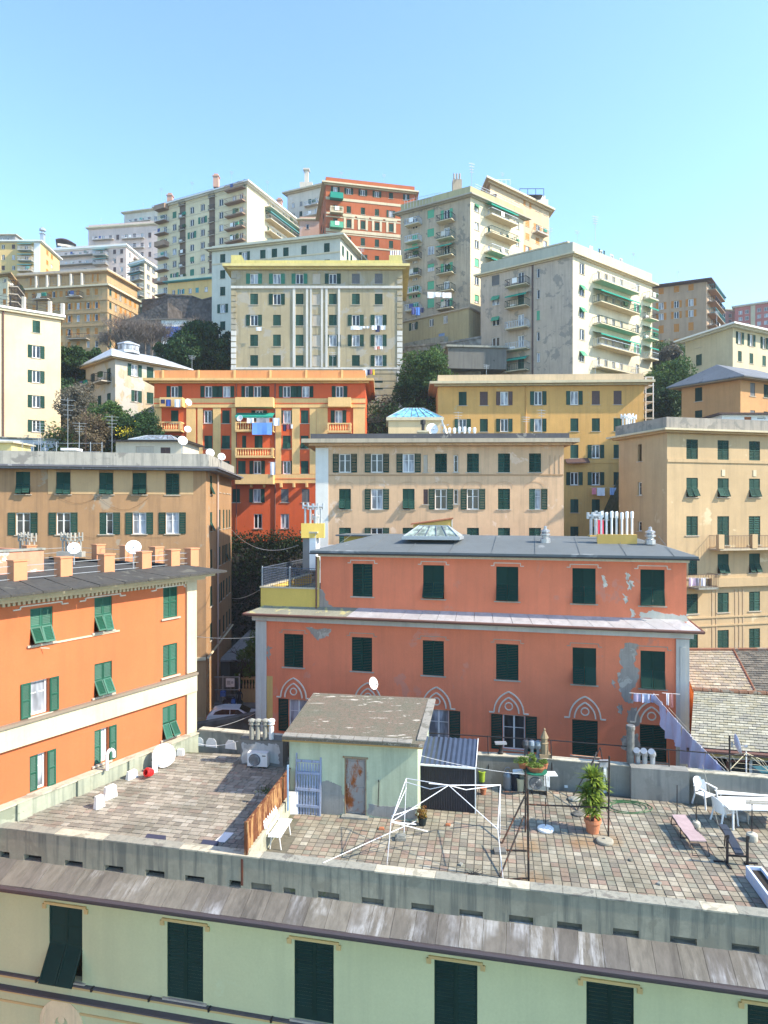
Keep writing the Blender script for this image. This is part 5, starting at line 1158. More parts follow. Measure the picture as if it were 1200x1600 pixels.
for seq in (fr_,bk_,mid):
    for a_,c_ in zip(seq[:-1],seq[1:]):
        for z in (.15,.36,.58): MB().bar((a_.x,a_.y,27.52+z),(c_.x,c_.y,27.52+z),.013,4).build('rail', METAL, rl)
a_ = fr_[2]+om*3.6; t = thing('roof_wall','low peeling pink wall enclosing the inner terrace of the orange house roof','wall',(a_.x,a_.y,27.5),math.atan2(od.y,od.x)); MB().box(-7,1.6,0,.25,0,.85).box(1.35,1.6,.25,3,0,.85).build('wall', plaster('peeling_pink',(.62,.27,.17),(.75,.68,.6),.45,.6,2.5), t); MB().box(-7.05,1.65,-.05,.3,.851,.93).build('coping', CONC, t); MB().box(-7,1.3,.4,3.2,.45,.5).build('floor', CONCD, t)
def opt(u, v, z): return G(u,v,z)
p = G(115,884,27.5); dish(115.5,857.5,p.y,.27,'white dish at the left among the orange house piers',.35,post=.65,el=.5); p2 = G(207,887,27.5); dish(208.5,856,27.3,.30,'white dish between the middle piers of the orange house roof',.35,post=.8,el=.5)
PG = plaster('pot_grey',(.38,.36,.31),stain=.8)
for u,n,lab in ((41,5,'left cluster of five grey stone chimney pots on the orange house roof'),(111,6,'right cluster of six grey stone chimney pots on the orange house roof')):
    p = P(u,849,31.5); pots(lab, (p.x,p.y,27.75), n, .165, .55, (n*.18+.1,.4,.25), PG, cowl='H', r=.042, mat=PG)
laundry('small pink cloth pinned below the top left window of the orange house', P(54,1012,22.6), .3, [(0,.12,.28,(.8,.15,.25))])
# ------------------------------------------------------------------ vegetation
def leaf_cloud(name, mat, C, S, parent=None, loc=None):
    """C: (n,3) leaf centres, S: (n,) leaf sizes -> one mesh of randomly turned leaf quads"""
    n = len(C); a = rng.normal(size=(n,3)); a /= np.linalg.norm(a,axis=1)[:,None]
    a[:,2] = np.abs(a[:,2])*.8+.1
    h = rng.normal(size=(n,3)); u = np.cross(a,h); u /= np.linalg.norm(u,axis=1)[:,None]; w = np.cross(a,u); w /= np.linalg.norm(w,axis=1)[:,None]
    s = S[:,None]; V = np.stack([C-u*s, C-w*s*.5+a*s*.12, C+u*s, C+w*s*.5+a*s*.12],1).reshape(-1,3)
    me = bpy.data.meshes.new(name); me.vertices.add(4*n); me.loops.add(4*n); me.polygons.add(n)
    me.vertices.foreach_set('co', V.astype(np.float32).ravel()); me.loops.foreach_set('vertex_index', np.arange(4*n, dtype=np.int32))
    me.polygons.foreach_set('loop_start', np.arange(0,4*n,4,dtype=np.int32)); me.materials.append(mat); me.update(calc_edges=True)
    return ob(name, me, parent, Matrix.Translation(loc) if loc is not None else None)
def clumps(c, r, n, per, cr, flat=.8):
    """leaf centres gathered in clumps spread through an uneven ellipsoid"""
    d = rng.normal(size=(n,3)); d /= np.linalg.norm(d,axis=1)[:,None]
    k = rng.uniform(.35,1.0,size=(n,1))**.6*(1+.18*np.sin(d[:,:1]*5+c[0])+.15*np.cos(d[:,1:2]*7+c[1]))
    cc = np.array(c)+d*k*np.array(r); rad = cr*rng.uniform(.6,1.3,size=n)
    L = rng.normal(size=(n,per,3)); L /= np.linalg.norm(L,axis=2)[:,:,None]; L *= rng.uniform(.3,1,size=(n,per,1))**.5
    L[:,:,2] *= flat
    return (cc[:,None,:]+L*rad[:,None,None]).reshape(-1,3)
DG = leafy('leaves_dark_green', (.018,.05,.016), (.05,.105,.03), .8)
MG = leafy('leaves_mid_green', (.04,.09,.022), (.10,.17,.04), .8)
LG = leafy('leaves_light_green', (.08,.15,.03), (.16,.22,.05), 1)
GY = leafy('twigs_grey', (.12,.11,.08), (.22,.20,.155), .9)
BRN = leafy('twigs_brown', (.12,.085,.05), (.20,.16,.09), .9)
BARK = plain('bark', (.10,.075,.055), .9, .1, var=.4)
def limbs(q, a, d, L, r, depth, spread=.6):
    if depth == 0 or L < .25: return
    b_ = a+d*L; q.bar(a, b_, r, 5 if depth > 2 else 3, r2=r*.65)
    for k in range(3 if depth > 1 else 2):
        e = Vector((random.gauss(0,1),random.gauss(0,1),random.gauss(.25,.6))); nd = (d+e*spread).normalized()
        limbs(q, a+d*L*random.uniform(.55,1), nd, L*random.uniform(.6,.82), r*.6, depth-1, spread)
def tree(label, u, vb, Y, vt, w, mat=DG, n=110, per=110, leaf=.17, name='tree', trunk=True, d=None):
    """base at row vb, top at row vt, crown w metres wide"""
    p = P(u, vb, Y); h = (vb-vt)*Y/F; t = thing(name, label, 'bush' if name == 'bush' else 'tree', p)
    q = MB(); limbs(q, Vector((0,0,-.5)), Vector((0,0,1)), h*.42, max(.12,h*.022), 5); q.build('trunk', BARK, t)
    r = (w/2, (d or w)/2, h*(.5 if name == 'bush' else .42))
    C = clumps((0,0,h-r[2]*1.02), r, n, per, min(r)*.36); leaf_cloud('crown', mat, C, leaf*rng.uniform(.6,1.3,size=len(C)), t); return t
BARKG = plain('bark_grey', (.19,.16,.14), .9, .1, var=.3)
def bare_tree(label, u, vb, Y, vt, spread=.45, mat=GY, depth=6):
    p = P(u, vb, Y); h = (vb-vt)*Y/F; t = thing('bare_tree', label, 'tree', p)
    q = MB()
    for s_ in range(3): limbs(q, Vector((random.uniform(-.6,.6),0,-.5)), Vector((random.uniform(-.25,.25),0,1)), h*.34, h*.02, depth, spread)
    q.build('trunk', BARKG, t)
    tips = np.array(q.v); tips = tips[tips[:,2] > h*.35]; k_ = rng.choice(len(tips), 1500); C = tips[k_]+rng.normal(size=(1500,3))*.35
    d_ = rng.normal(size=(1500,3)); d_[:,2] = np.abs(d_[:,2])+.4; d_ /= np.linalg.norm(d_,axis=1)[:,None]; m2 = MB()
    for c_, e_ in zip(C, d_*rng.uniform(.3,.8,(1500,1))): m2._add([c_-e_, c_-e_+[.035,0,0], c_+e_], [(0,1,2)])
    m2.build('twigs', BARKG, t)
def mass(name, label, boxes, mat, leaf=.18, dens=16, cat='hedge', kind=None):
    """foliage over boxes ((x0,x1),(y0,y1),(z0,z1)): leaves lie near the faces in lumps"""
    out = []
    for (x0,x1),(y0,y1),(z0,z1) in boxes:
        n = int(((x1-x0)*(z1-z0)+(x1-x0)*(y1-y0)+(y1-y0)*(z1-z0))*dens); k = n//40+1
        c = np.stack([rng.uniform(x0,x1,k), rng.uniform(y0,y1,k), rng.uniform(z0,z1,k)],1); s = rng.random(k)
        c[s<.55,1] = y0; c[(s>=.55)&(s<.85),2] = z1; L = rng.normal(size=(k,40,3))*np.array([.8,.45,.6]); out.append((c[:,None,:]+L).reshape(-1,3))
    C = np.concatenate(out); o = C.mean(0); o[2] = C[:,2].min(); ob_ = leaf_cloud(name, mat, C-o, leaf*rng.uniform(.6,1.4,size=len(C)), None, Vector(o))
    return tag(ob_, label, cat, kind=kind)
# scrub over the hillside
def scrub(label, u0, u1, Y0, Y1, n, mat, leaf, h=1.2, name='scrub'):
    Y = rng.uniform(Y0,Y1,n); u = rng.uniform(u0,u1,n); x = (u-600)/F*Y; z = np.array([ground_z(a,c) for a,c in zip(x,Y)])
    c = np.stack([x,Y,z+rng.uniform(.0,h,n)],1); L = rng.normal(size=(n,30,3))*np.array([.8,.8,.55]); C = (c[:,None,:]+L).reshape(-1,3)
    o = leaf_cloud(name, mat, C, leaf*rng.uniform(.6,1.4,size=len(C))); return tag(o, label, None, kind='stuff')
scrub('dark scrub on the slope under the ochre stone block', 60, 250, 96, 128, 900, DG, .26, 2.5)
scrub('mixed green scrub between the cream building and the old house', 80, 300, 71, 84, 700, MG, .17, 1.0)
scrub('grey brown dry scrub below the old house', 90, 290, 70, 84, 350, BRN, .15, 1.3)
scrub('scrub on the slope under the dark retaining wall', 190, 370, 100, 134, 900, DG, .25, 2.0)
scrub('green scrub below the beige block at the right', 1000, 1075, 98, 138, 700, MG, .26, 2.0)
scrub('dark scrub below the grey tower', 600, 760, 92, 102, 260, DG, .2, 1.2)
# trees
tree('tall dark evergreen left of the olive palazzo', 312, 585, 100, 503, 7.0, DG, 130, 130, .24)
tree('lower dark evergreen merging left of the tall one', 286, 585, 98, 530, 6.5, DG, 100, 120, .24)
tree('dark evergreen directly against the olive palazzo side', 345, 590, 100, 528, 6.0, DG, 100, 120, .24)
tree('round green tree in front of the grey retaining wall', 667, 640, 90, 553, 6.8, MG, 130, 130, .20)
tree('low dark shrub left of the round green tree', 640, 645, 89, 590, 4.0, DG, 60, 100, .18)
tree('large green tree left of the hip-roofed orange house', 1046, 655, 90, 566, 6.5, MG, 130, 130, .20)
tree('dark tree at the foot of the white stair tower', 1030, 668, 88, 605, 5.5, DG, 110, 120, .20)
tree('rounded grey-green tree above the large green tree', 1036, 585, 118, 543, 7.5, GY, 100, 110, .28)
tree('shrubby dark tree under the ochre stone block', 118, 600, 94, 548, 8.5, DG, 130, 130, .24)
tree('grey leafless bush between the cream building and the old house', 124, 668, 79, 602, 4.2, GY, 110, 90, .13, 'bush')
tree('bright green bush left of the old house', 176, 690, 76, 628, 4.4, MG, 90, 120, .16, 'bush')
tree('brownish bush behind the aerials of the tan block', 145, 708, 73, 646, 4.4, BRN, 100, 90, .13, 'bush')
tree('dark green bush under the old house', 222, 700, 74, 645, 4.2, DG, 80, 110, .15, 'bush')
q_ = rng.normal(size=(160,3))*np.array([.55,.3,.3]); tag(leaf_cloud('flowers', plain('yellow_flowers',(.75,.6,.04),.7), q_, np.full(160,.09), None, P(198,674,72)), 'yellow flowers on the dark green bush', 'flowers')
for k,(u,vt,lab) in enumerate(((192,470,'leafless tree in front of the corner of the ochre block'),(214,486,'leafless tree beside the roofless stone house'),(178,500,'low leafless tree against the ochre stone block'),(232,478,'leafless tree before the dark retaining wall'),(244,492,'thin leafless tree left of the blue tarpaulin'),(303,488,'thin bare tree at the right of the blue tarpaulin'))):
    bare_tree(lab, u, 556, 112+k, vt, .42, GY, 6)
# dark ivy bank closing the lane, retaining hedge right of the vermilion building
pz = zz(836,72); x0, x1 = (352-600)/F*72, (478-600)/F*72
MB().box(0,x1-x0,0,2,0,pz-14.6).build
bk = tag(MB().box(x0-1,x1+1,73.4,75.5,12.5,pz-1.0).build('retaining_wall', RUBD), 'dark stone wall behind the ivy at the end of the lane', 'retaining wall')
mass('ivy_hedge', 'dense ivy hedge with shadow-dark leaves covering the high wall at the end of the lane', [((x0,x1),(70.5,72.5),(16.5,pz-.9))], leafy('leaves_ivy_shaded', (.006,.020,.006),(.022,.05,.015),.8), .15, 85)  # leaf colour extra dark to put the lane's shadow on the ivy
mass('overgrown_hedge', 'dark overgrown hedge right of the vermilion building', [((-2.6,8.5),(86,89),(36.5,zz(640,86)))], DG, .18, 20)
mass('shrub_bank', 'green shrub bank under the olive palazzo plinth', [((-2.6,3.0),(90.5,92),(41,zz(632,91)))], BRN, .16, 14, kind='stuff')
# ------------------------------------------------------------------ the lane
q = slope_wall('lane_wall', 'rough stone wall at the foot of the ivy hedge', [(330,950,71),(400,946,71),(480,946,71)], 2, RUB, 13)
g = thing('garage', 'lean-to garage with a grey slab roof at the end of the lane', 'garage', (-15.2,62,12.9))
MB().hexa([(0,-.3,3.05),(5.6,-.3,3.05),(6.4,8,4.35),(1.2,8,4.35),(0,-.3,3.2),(5.6,-.3,3.2),(6.4,8,4.5),(1.2,8,4.5)]).build('roof', plaster('garage_slab',(.30,.29,.28),(.15,.15,.14),.4,1,2), g)
MB().box(0,.3,0,8,0,3.0).box(5.2,5.5,0,8,0,3.0).box(.3,5.2,7.6,8,0,3.2).box(.3,1.0,0,.3,0,3.04).build('wall', CONCD, g)
MB().box(1.8,4.6,7.2,7.55,.0,2.2).build('door', DKMET, g)
tree('small yellow-green tree beside the garage roof', 393, 1085, 60, 995, 2.6, LG, 60, 90, .10)
gt = thing('iron_gate', 'grey iron bar gate closing the yard beside the tan block', 'gate', (*pt(322.5,58.4),13.05))
for k in range(24): MB().bar((.12*k+.04,0,.1),(.12*k+.04,0,2.3),.014,4).build('bar', METAL, gt)
MB().box(0,.08,-.04,.04,0,2.45).box(1.40,1.48,-.04,.04,0,2.45).box(2.82,2.92,-.05,.05,0,2.6).box(.08,1.4,-.03,.03,0,.09).box(.08,1.4,-.03,.03,2.3,2.38).box(1.48,2.82,-.03,.03,0,.09).box(1.48,2.82,-.03,.03,2.3,2.38).box(.08,1.4,-.03,.03,1.2,1.26).box(1.48,2.82,-.03,.03,1.2,1.26).build('frame', METAL, gt)
tag(MB().box(0,.75,-.04,0,0,.75).box(.1,.4,-.05,-.041,.2,.55,mi=1).box(.45,.65,-.05,-.041,.3,.5,mi=1).build('notice_board', [WHITE, METAL], None, T(*pt(353,58.1),14.6)), 'white notice board fixed to the iron gate', 'sign')
bl = thing('balustrade', 'ochre stone balustrade behind the man in the lane', 'balustrade', (*pt(377.5,59),12.95))
OCS = plaster('balustrade_ochre',(.52,.33,.15),stain=.6)
MB().box(0,2.4,-.15,.15,0,1.1).box(0,2.4,-.18,.18,1.1,1.25).box(0,2.4,-.2,.2,2.1,2.3).build('wall', OCS, bl)
for k in range(9): MB().lathe([(.07,1.25),(.11,1.5),(.05,1.8),(.09,2.1)],8).build('baluster', OCS, bl, T(.15+k*.26,0,0))
slope_wall('street_wall', 'dark stone parapet wall along the near side of the lane', [(300,1139,45.5),(345,1131,45),(402,1121,44.5)], .6, RUBD, 10)
# parked car
def car(label, p, rz, c):
    t = thing('parked_car', label, 'car', p, rz); L, W = 4.1, 1.7
    body = plain('car_paint_silver', c, .25, .6, .3, var=.03); tyre = plain('tyre',(.02,.02,.02),.8)
    prof = [(-2.05,.35),(-2.05,.75),(-1.95,.92),(-1.1,1.0),(1.75,.98),(2.0,.85),(2.05,.4)]
    q = MB(); q.sm = False; n = len(prof)
    for s0,s1 in ((-.85,.85),): 
        V = [(x,s0*(1 if z < .8 else .96),z) for x,z in prof]+[(x,s1*(1 if z < .8 else .96),z) for x,z in prof]
        q._add(V, [tuple(range(n)),tuple(range(2*n-1,n-1,-1))]+[(k,n+k,n+(k+1)%n,(k+1)%n) for k in range(n)])
    q.build('body', body, t)
    cab = [(-1.25,.99),(-.45,1.42),(.85,1.47),(1.65,1.25),(1.85,.98)]; m = len(cab)
    V = [(x,-(.80-.16*(z-.98)/.49),z) for x,z in cab]+[(x,(.80-.16*(z-.98)/.49),z) for x,z in cab]
    MB()._add(V,[tuple(range(m)),tuple(range(2*m-1,m-1,-1))]+[(k,m+k,m+(k+1)%m,(k+1)%m) for k in range(m)]).build('cabin', body, t)
    for s in (-1,1):
        wn_ = [(-.95,1.03),(-.40,1.36),(.80,1.40),(1.35,1.25),(1.5,1.03)]; V = [(x,s*(.812-.16*(z-.98)/.49),z) for x,z in wn_]
        MB()._add(V,[tuple(range(5)) if s < 0 else (4,3,2,1,0)]).build('side_window', GLASSD, t)
        MB().bar((.22,s*.80,1.0),(.22,s*.70,1.42),.035).build('door_pillar', body, t)
        for x in (-1.3,1.3):
            w_ = MB().lathe([(.18,-.11),(.31,-.11),(.33,-.06),(.33,.06),(.31,.11),(.18,.11)],18,axis=(0,1,0)).build('wheel', tyre, t, T(x,s*.76,.33)); MB().lathe([(.0,-.1),(.18,-.1),(.18,.1),(.0,.1)],12,axis=(0,1,0)).build('rim', METAL, w_)
    MB()._add([(-1.22,-.70,1.02),(-1.22,.70,1.02),(-.49,.62,1.41),(-.49,-.62,1.41)],[(0,1,2,3)]).build('windscreen', GLASSD, t, T(-.015,0,.012))
    MB()._add([(1.67,-.6,1.25),(1.67,.6,1.25),(1.85,.7,1.0),(1.85,-.7,1.0)],[(3,2,1,0)]).build('rear_window', GLASSD, t, T(.012,0,.01))
    for s in (-.55,.55): MB().box(-2.06,-2.0,s-.18,s+.18,.68,.82).build('headlight', GLASSB, t); MB().box(2.02,2.06,s-.15,s+.15,.7,.85).build('tail_light', plain('tail_red',(.5,.02,.02),.3), t)
    return t
car('silver hatchback parked behind the dark stone wall in the lane', (*pt(366,53.2),12.93), math.radians(184), (.55,.57,.62))
# scooter and its rider standing beside it
def scooter(p, rz):
    t = thing('scooter','dark scooter with a blue top box parked by the iron gate','scooter',p,rz); k = DKMET
    MB().hexa([(-.35,-.15,.5),(.35,-.13,.42),(.35,.13,.42),(-.35,.15,.5),(-.55,-.13,.78),(.2,-.15,.75),(.2,.15,.75),(-.55,.13,.78)]).build('seat', k, t)
    MB().hexa([(-.6,-.14,.3),(.35,-.14,.22),(.35,.14,.22),(-.6,.14,.3),(-.6,-.14,.6),(.35,-.14,.48),(.35,.14,.48),(-.6,.14,.6)]).build('body', plain('scooter_paint',(.05,.05,.07),.3), t)
    MB().bar((.45,0,.25),(.62,0,1.05),.05,6).bar((.62,-.3,1.05),(.62,.3,1.05),.02,6).hexa([(.45,-.2,.3),(.55,-.2,.3),(.55,.2,.3),(.45,.2,.3),(.58,-.15,.95),(.66,-.15,.95),(.66,.15,.95),(.58,.15,.95)]).build('front_shield', k, t)
    for x in (-.55,.7): MB().lathe([(.12,-.06),(.24,-.06),(.26,0),(.24,.06),(.12,.06)],14,axis=(0,1,0)).build('wheel', k, t, T(x,0,.26))
    MB().box(-.95,-.5,-.22,.22,.85,1.25).build('top_box', plain('box_blue',(.05,.14,.45),.5), t)
scooter((*pt(362,57.9),13.05), 0.1)
def figure(p, rz):
    t = thing('person','person in dark clothes and light hair standing beside the scooter with a blue bag','person',p,rz)
    J = {'pel':(0,0,.95),'wst':(0,0,1.12),'chs':(0,0,1.35),'nck':(0,0,1.5),'hd1':(0,-.02,1.58),'hd2':(0,-.03,1.70),'ls':(-.17,0,1.42),'le':(-.24,-.03,1.14),'lw':(-.22,-.16,.92),'lh':(-.21,-.2,.85),'rs':(.17,0,1.42),'re':(.26,-.05,1.15),'rw':(.22,-.22,.98),'rh':(.2,-.28,.93),
     'lh1':(-.09,0,.9),'lk':(-.11,-.03,.5),'la':(-.12,.02,.09),'lt':(-.13,-.12,.04),'rh1':(.09,0,.9),'rk':(.12,-.08,.5),'ra':(.13,-.02,.09),'rt':(.14,-.16,.04)}
    Rr_ = dict(pel=.15,wst=.13,chs=.16,nck=.06,hd1=.085,hd2=.09,ls=.07,le=.05,lw=.035,lh=.04,rs=.07,re=.05,rw=.035,rh=.04,lh1=.1,lk=.07,la=.05,lt=.04,rh1=.1,rk=.07,ra=.05,rt=.04)
    E = [('pel','wst'),('wst','chs'),('chs','nck'),('nck','hd1'),('hd1','hd2'),('chs','ls'),('ls','le'),('le','lw'),('lw','lh'),('chs','rs'),('rs','re'),('re','rw'),('rw','rh'),('pel','lh1'),('lh1','lk'),('lk','la'),('la','lt'),('pel','rh1'),('rh1','rk'),('rk','ra'),('ra','rt')]
    ks = list(J); me = bpy.data.meshes.new('body'); me.from_pydata([J[k] for k in ks],[(ks.index(a),ks.index(c)) for a,c in E],[]); me.materials.append(plain('clothes_dark',(.025,.025,.035),.9))
    o = ob('body', me, t); md = o.modifiers.new('skin','SKIN')
    for i,k in enumerate(ks): me.skin_vertices[0].data[i].radius = (Rr_[k],Rr_[k]*.8)
    me.skin_vertices[0].data[0].use_root = True; o.modifiers.new('sub','SUBSURF').levels = 1; o.modifiers['sub'].render_levels = 1
    sk_ = plain('skin',(.45,.27,.19),.6); q = MB(); q.sm = True; q.lathe([(.001,-.13),(.055,-.11),(.078,-.04),(.082,.03),(.06,.1),(.001,.12)],12); q.box(-.012,.012,-.1,-.07,-.03,.01); q.build('face', sk_, t, T(0,-.045,1.66))
    q = MB(); q.sm = True; q.lathe([(.09,0),(.092,.05),(.06,.12),(.001,.135)],12); q.build('hair', plain('hair_grey',(.45,.42,.38),.8), t, T(0,-.02,1.68))
    tag(MB().hexa([(-.2,-.1,0),(.2,-.1,0),(.2,.1,0),(-.2,.1,0),(-.15,-.07,.45),(.15,-.07,.45),(.15,.07,.45),(-.15,.07,.45)]).path([(-.12,0,.45),(0,0,.62),(.12,0,.45)],.012,4).build('bag', plain('bag_blue',(.04,.12,.42),.6), None, Matrix.Translation(p) @ Matrix.Translation((-.45,-.25,.45))), 'blue bag beside the person at the scooter', 'bag')
figure((*pt(374,57.2),12.95), .3)
def wire(name, label, a, c, sag, r=.012, m=METAL, n=14):
    a, c = Vector(a), Vector(c); tag(MB().path([tuple(a.lerp(c,k/n)-a-Vector((0,0,sag*4*(k/n)*(1-k/n)))) for k in range(n+1)],r,3).build(name, m, None, Matrix.Translation(a)), label, 'cable')
wire('cable','long pale cable sagging across the dark ivy hedge',P(362,828,66),P(466,852,44),1.0,.03)
wire('cable','cable rising from the tan block to the yellow corner terrace',P(363,935,66),P(405,922,41),.2,.03)
wire('cable','thin cable from the orange house corner to the coral building',P(300,994,29.5),P(400,995,40),.1,.012)
wire('cable','pair of cables slanting across the dark street wall',P(304,1143,30),P(398,1115,43),.15,.02)
# ------------------------------------------------------------------ green house with the roof terrace
GA, GB_ = Vector((-11.94,20.9)), Vector((9.33,16.32)); gt_ = (GB_-GA).normalized(); gn = Vector((gt_.y,-gt_.x)); gan = math.atan2(gt_.y,gt_.x)
A0 = GA-gt_*.55; B0 = GB_+gt_*11; BK0 = Vector((-8.3,28.0)); BK1 = Vector((5.8,25.6)); BK2 = Vector((21.5,21.7))
GRN = plaster('sage_green_render', (.62,.61,.35), (.60,.62,.38), .08, .3, .5, seed=8)
gh = Bd('green_house', 'pale green house in the foreground carrying the tiled roof terraces', [A0,B0,BK2,BK1,BK0], 7, 18.98, GRN, 'house', GREEND); ZL, ZR = 20.0, 19.5
for u0,u1,kd in ((75,130,'h'),(258,320,'c'),(457,524,'c'),(676,748,'c'),(913,993,'c'),(1167,1250,'c')):
    sc = gh.sp(0,(u0+u1)/2); gh.win_s(0, sc, 1.15, 15.70, 2.2, kd)
    q = MB(); q.box(-.72,.72,-.05,0,2.24,2.31); q.box(-.78,-.66,-.05,0,2.10,2.239); q.box(.66,.78,-.05,0,2.10,2.239); q.build('hood_moulding', plaster('trim_orange_cream',(.66,.46,.20),stain=.3), gh.root, gh.M(0,sc,15.70))
gh.walls(); TOC = MATS['trim_orange_cream']
SD = plain('ledge_slate',(.10,.09,.10),.6,.3,var=.3)
gh.band(0,15.50,15.60,.06,TOC); gh.band(0,15.60,15.645,.11,SD,'ledge'); gh.band(0,15.08,15.2,.10,TOC); gh.band(0,15.2,15.245,.2,SD,'ledge'); gh.band(0,14.86,15.04,.03,GRN); gh.band(0,14.72,14.78,.03,TOC)
for k in range(20):
    x = gh.sp(0,60)+k*1.9; MB().box(0,.05,-.16,0,15.57,15.66).build('clip', DKMET, gh.root, gh.M(0,x,0) @ T(0,0,0))
# round painted plaster emblem below the left window
sx = gh.sp(0,97); q = MB()
for r0,r1,d in ((.62,.74,.05),(.22,.62,.035)):
    n = 28
    for k in range(n):
        a0,a1 = 6.2832*k/n,6.2832*(k+1)/n; f = lambda r,a,y:(r*math.cos(a),y,r*math.sin(a))
        q.hexa([f(r0,a0,-.001),f(r1,a0,-.001),f(r1,a1,-.001),f(r0,a1,-.001),f(r0,a0,-d),f(r1,a0,-d),f(r1,a1,-d),f(r0,a1,-d)])
q.lathe([(.10,0),(.12,.04),(.02,.05)],12,(0,0,.12),axis=(0,-1,0)).lathe([(.14,0),(.12,.04),(.02,.05)],12,(0,0,-.2),axis=(0,-1,0))
q.build('round_emblem', plaster('emblem_ochre',(.84,.66,.40),stain=.5,scale=2), gh.root, gh.M(0,sx,14.36))
def grow(parent, s0, s1, z0, d0, z1, d1, n, mats, name, th=.05, gap=.012, jit=.012):
    for k in range(n):
        f0,f1 = s0+(s1-s0)*k/n+gap/2, s0+(s1-s0)*(k+1)/n-gap/2; j = random.uniform(0,jit); tl = random.uniform(-jit,jit)*.5; c = (f0+f1)/2
        V = [(f0-c,-d1,z1-th+j),(f1-c,-d1,z1-th+j+tl),(f1-c,-d0,z0-th+j),(f0-c,-d0,z0-th+j),(f0-c,-d1,z1+j),(f1-c,-d1,z1+j+tl),(f1-c,-d0,z0+j),(f0-c,-d0,z0+j)]
        MB().hexa(V).build(name, random.choice(mats), parent, gh.M(0,c,0))
def slab_mat(name, c, streak):
    m, nt, bb = _base(name, .8, .25); g = nt.nodes.new('ShaderNodeNewGeometry').outputs['Position']; oi = nt.nodes.new('ShaderNodeObjectInfo').outputs['Random']
    rot = nt.nodes.new('ShaderNodeMapping'); rot.inputs['Rotation'].default_value = (0,0,-gan); nt.links.new(g, rot.inputs['Vector'])
    sv = _map(nt, rot.outputs[0], (1,.16,.16)); s_ = _noise(nt, sv, 1.5, 8, .75, .3); big = _noise(nt, g, .55, 4, .6); fine = _noise(nt, _map(nt, rot.outputs[0], (1,.3,.3)), 7, 5, .7)
    cc = _mix(nt, oi, mul(c,.9), mul(c,1.12)); cc = _mix(nt, _ramp(nt, fine, [(.36,0),(.68,.75)]), cc, mul(c,.58))
    mm = nt.nodes.new('ShaderNodeMath'); mm.operation='MULTIPLY'; nt.links.new(_ramp(nt, s_, [(.50,0),(.60,1)]), mm.inputs[0]); nt.links.new(_ramp(nt, big, [(.45,0),(.6,1)]), mm.inputs[1])
    cc = _mix(nt, mm.outputs[0], cc, streak); dk = _noise(nt, sv, .9, 6, .7)
    cc = _mix(nt, _ramp(nt, dk, [(.54,0),(.68,.85)]), cc, (.05,.045,.04))
    nt.links.new(cc, bb.inputs['Base Color']); _bump(nt, bb, fine, .35, .01); return m
EAV = slab_mat('eave_slate', (.165,.15,.13), (.32,.32,.32))
S1 = (B0-A0).length; grow(gh.root, 0, S1, 19.17, -.05, 18.83, .80, 56, [EAV,EAV,slab_mat('eave_slate_dark',(.14,.128,.115),(.30,.30,.31)),slab_mat('eave_slate_lichen',(.18,.165,.14),(.42,.42,.42))], 'eave_slab', gap=.009, jit=.014)
MB().box(0,S1,-.78,.0,18.64,18.72,M=gh.M(0,0,0)).build('soffit', GRN, gh.root)
for d,z,r in ((.85,18.77,.075),(.82,18.68,.045)): MB().bar((0,-d,z-7),(S1,-d,z-7),r,8,M=gh.M(0,0,7)).build('gutter', plain('gutter_dark',(.075,.06,.065),.5,.4), gh.root)
for k in range(40): MB().box(0,.09,-.62,-.50,18.54,18.62).build('eave_block', TOC, gh.root, gh.M(0,.3+k*.85,0))
# parapet with drain openings
PCO = plaster('parapet_stained_concrete', (.33,.305,.23), (.24,.22,.165), .35, 2.6, 1.5, seed=2)
pp = Bd('_', '', [A0,B0,B0-gn*.3,A0-gn*.3], 19.10, 20.06, PCO); bpy.data.objects.remove(pp.root); pp.root = gh.root; pp.o = gh.o; pp.W = gh.W
for k,u in enumerate((7,51,115,178,242,304,367,408,452,513,582,660,736,814,890,978,1068,1165)):
    sc = pp.sp(0,u); w = .36 if u in (7,367,452) else .62; pp.holes[0].append((sc-w/2,sc+w/2,19.16,19.33+.03*random.random())); 
    MB().box(-w/2,w/2,.205,.215,19.12,19.4).build('drain_dark_plate', plaster('drain_dark',(.012,.012,.009),(.05,.06,.02),.3,2,3), gh.root, pp.M(0,sc,0))  # near-black plate behind the hole paints the darkness inside
pp.o = gh.o; pp.walls('parapet')
CPW = plaster('coping_worn',(.52,.47,.36),(.28,.26,.2),.45,1.0,3)
grow(gh.root, 0, S1, 20.10, -.34, 20.095, .025, 40, [CPW,plaster('coping_grey',(.30,.29,.24),(.16,.15,.13),.4,1,3)], 'coping_stone', .04, .01, .006)
x = pp.sp(0,378.5); MB().box(-.03,.03,-.03,-.01,19.25,20.0).build('rusty_strip', rusty('rust_strip',(.10,.04,.03),(.16,.05,.02),.8), gh.root, pp.M(0,x,0))
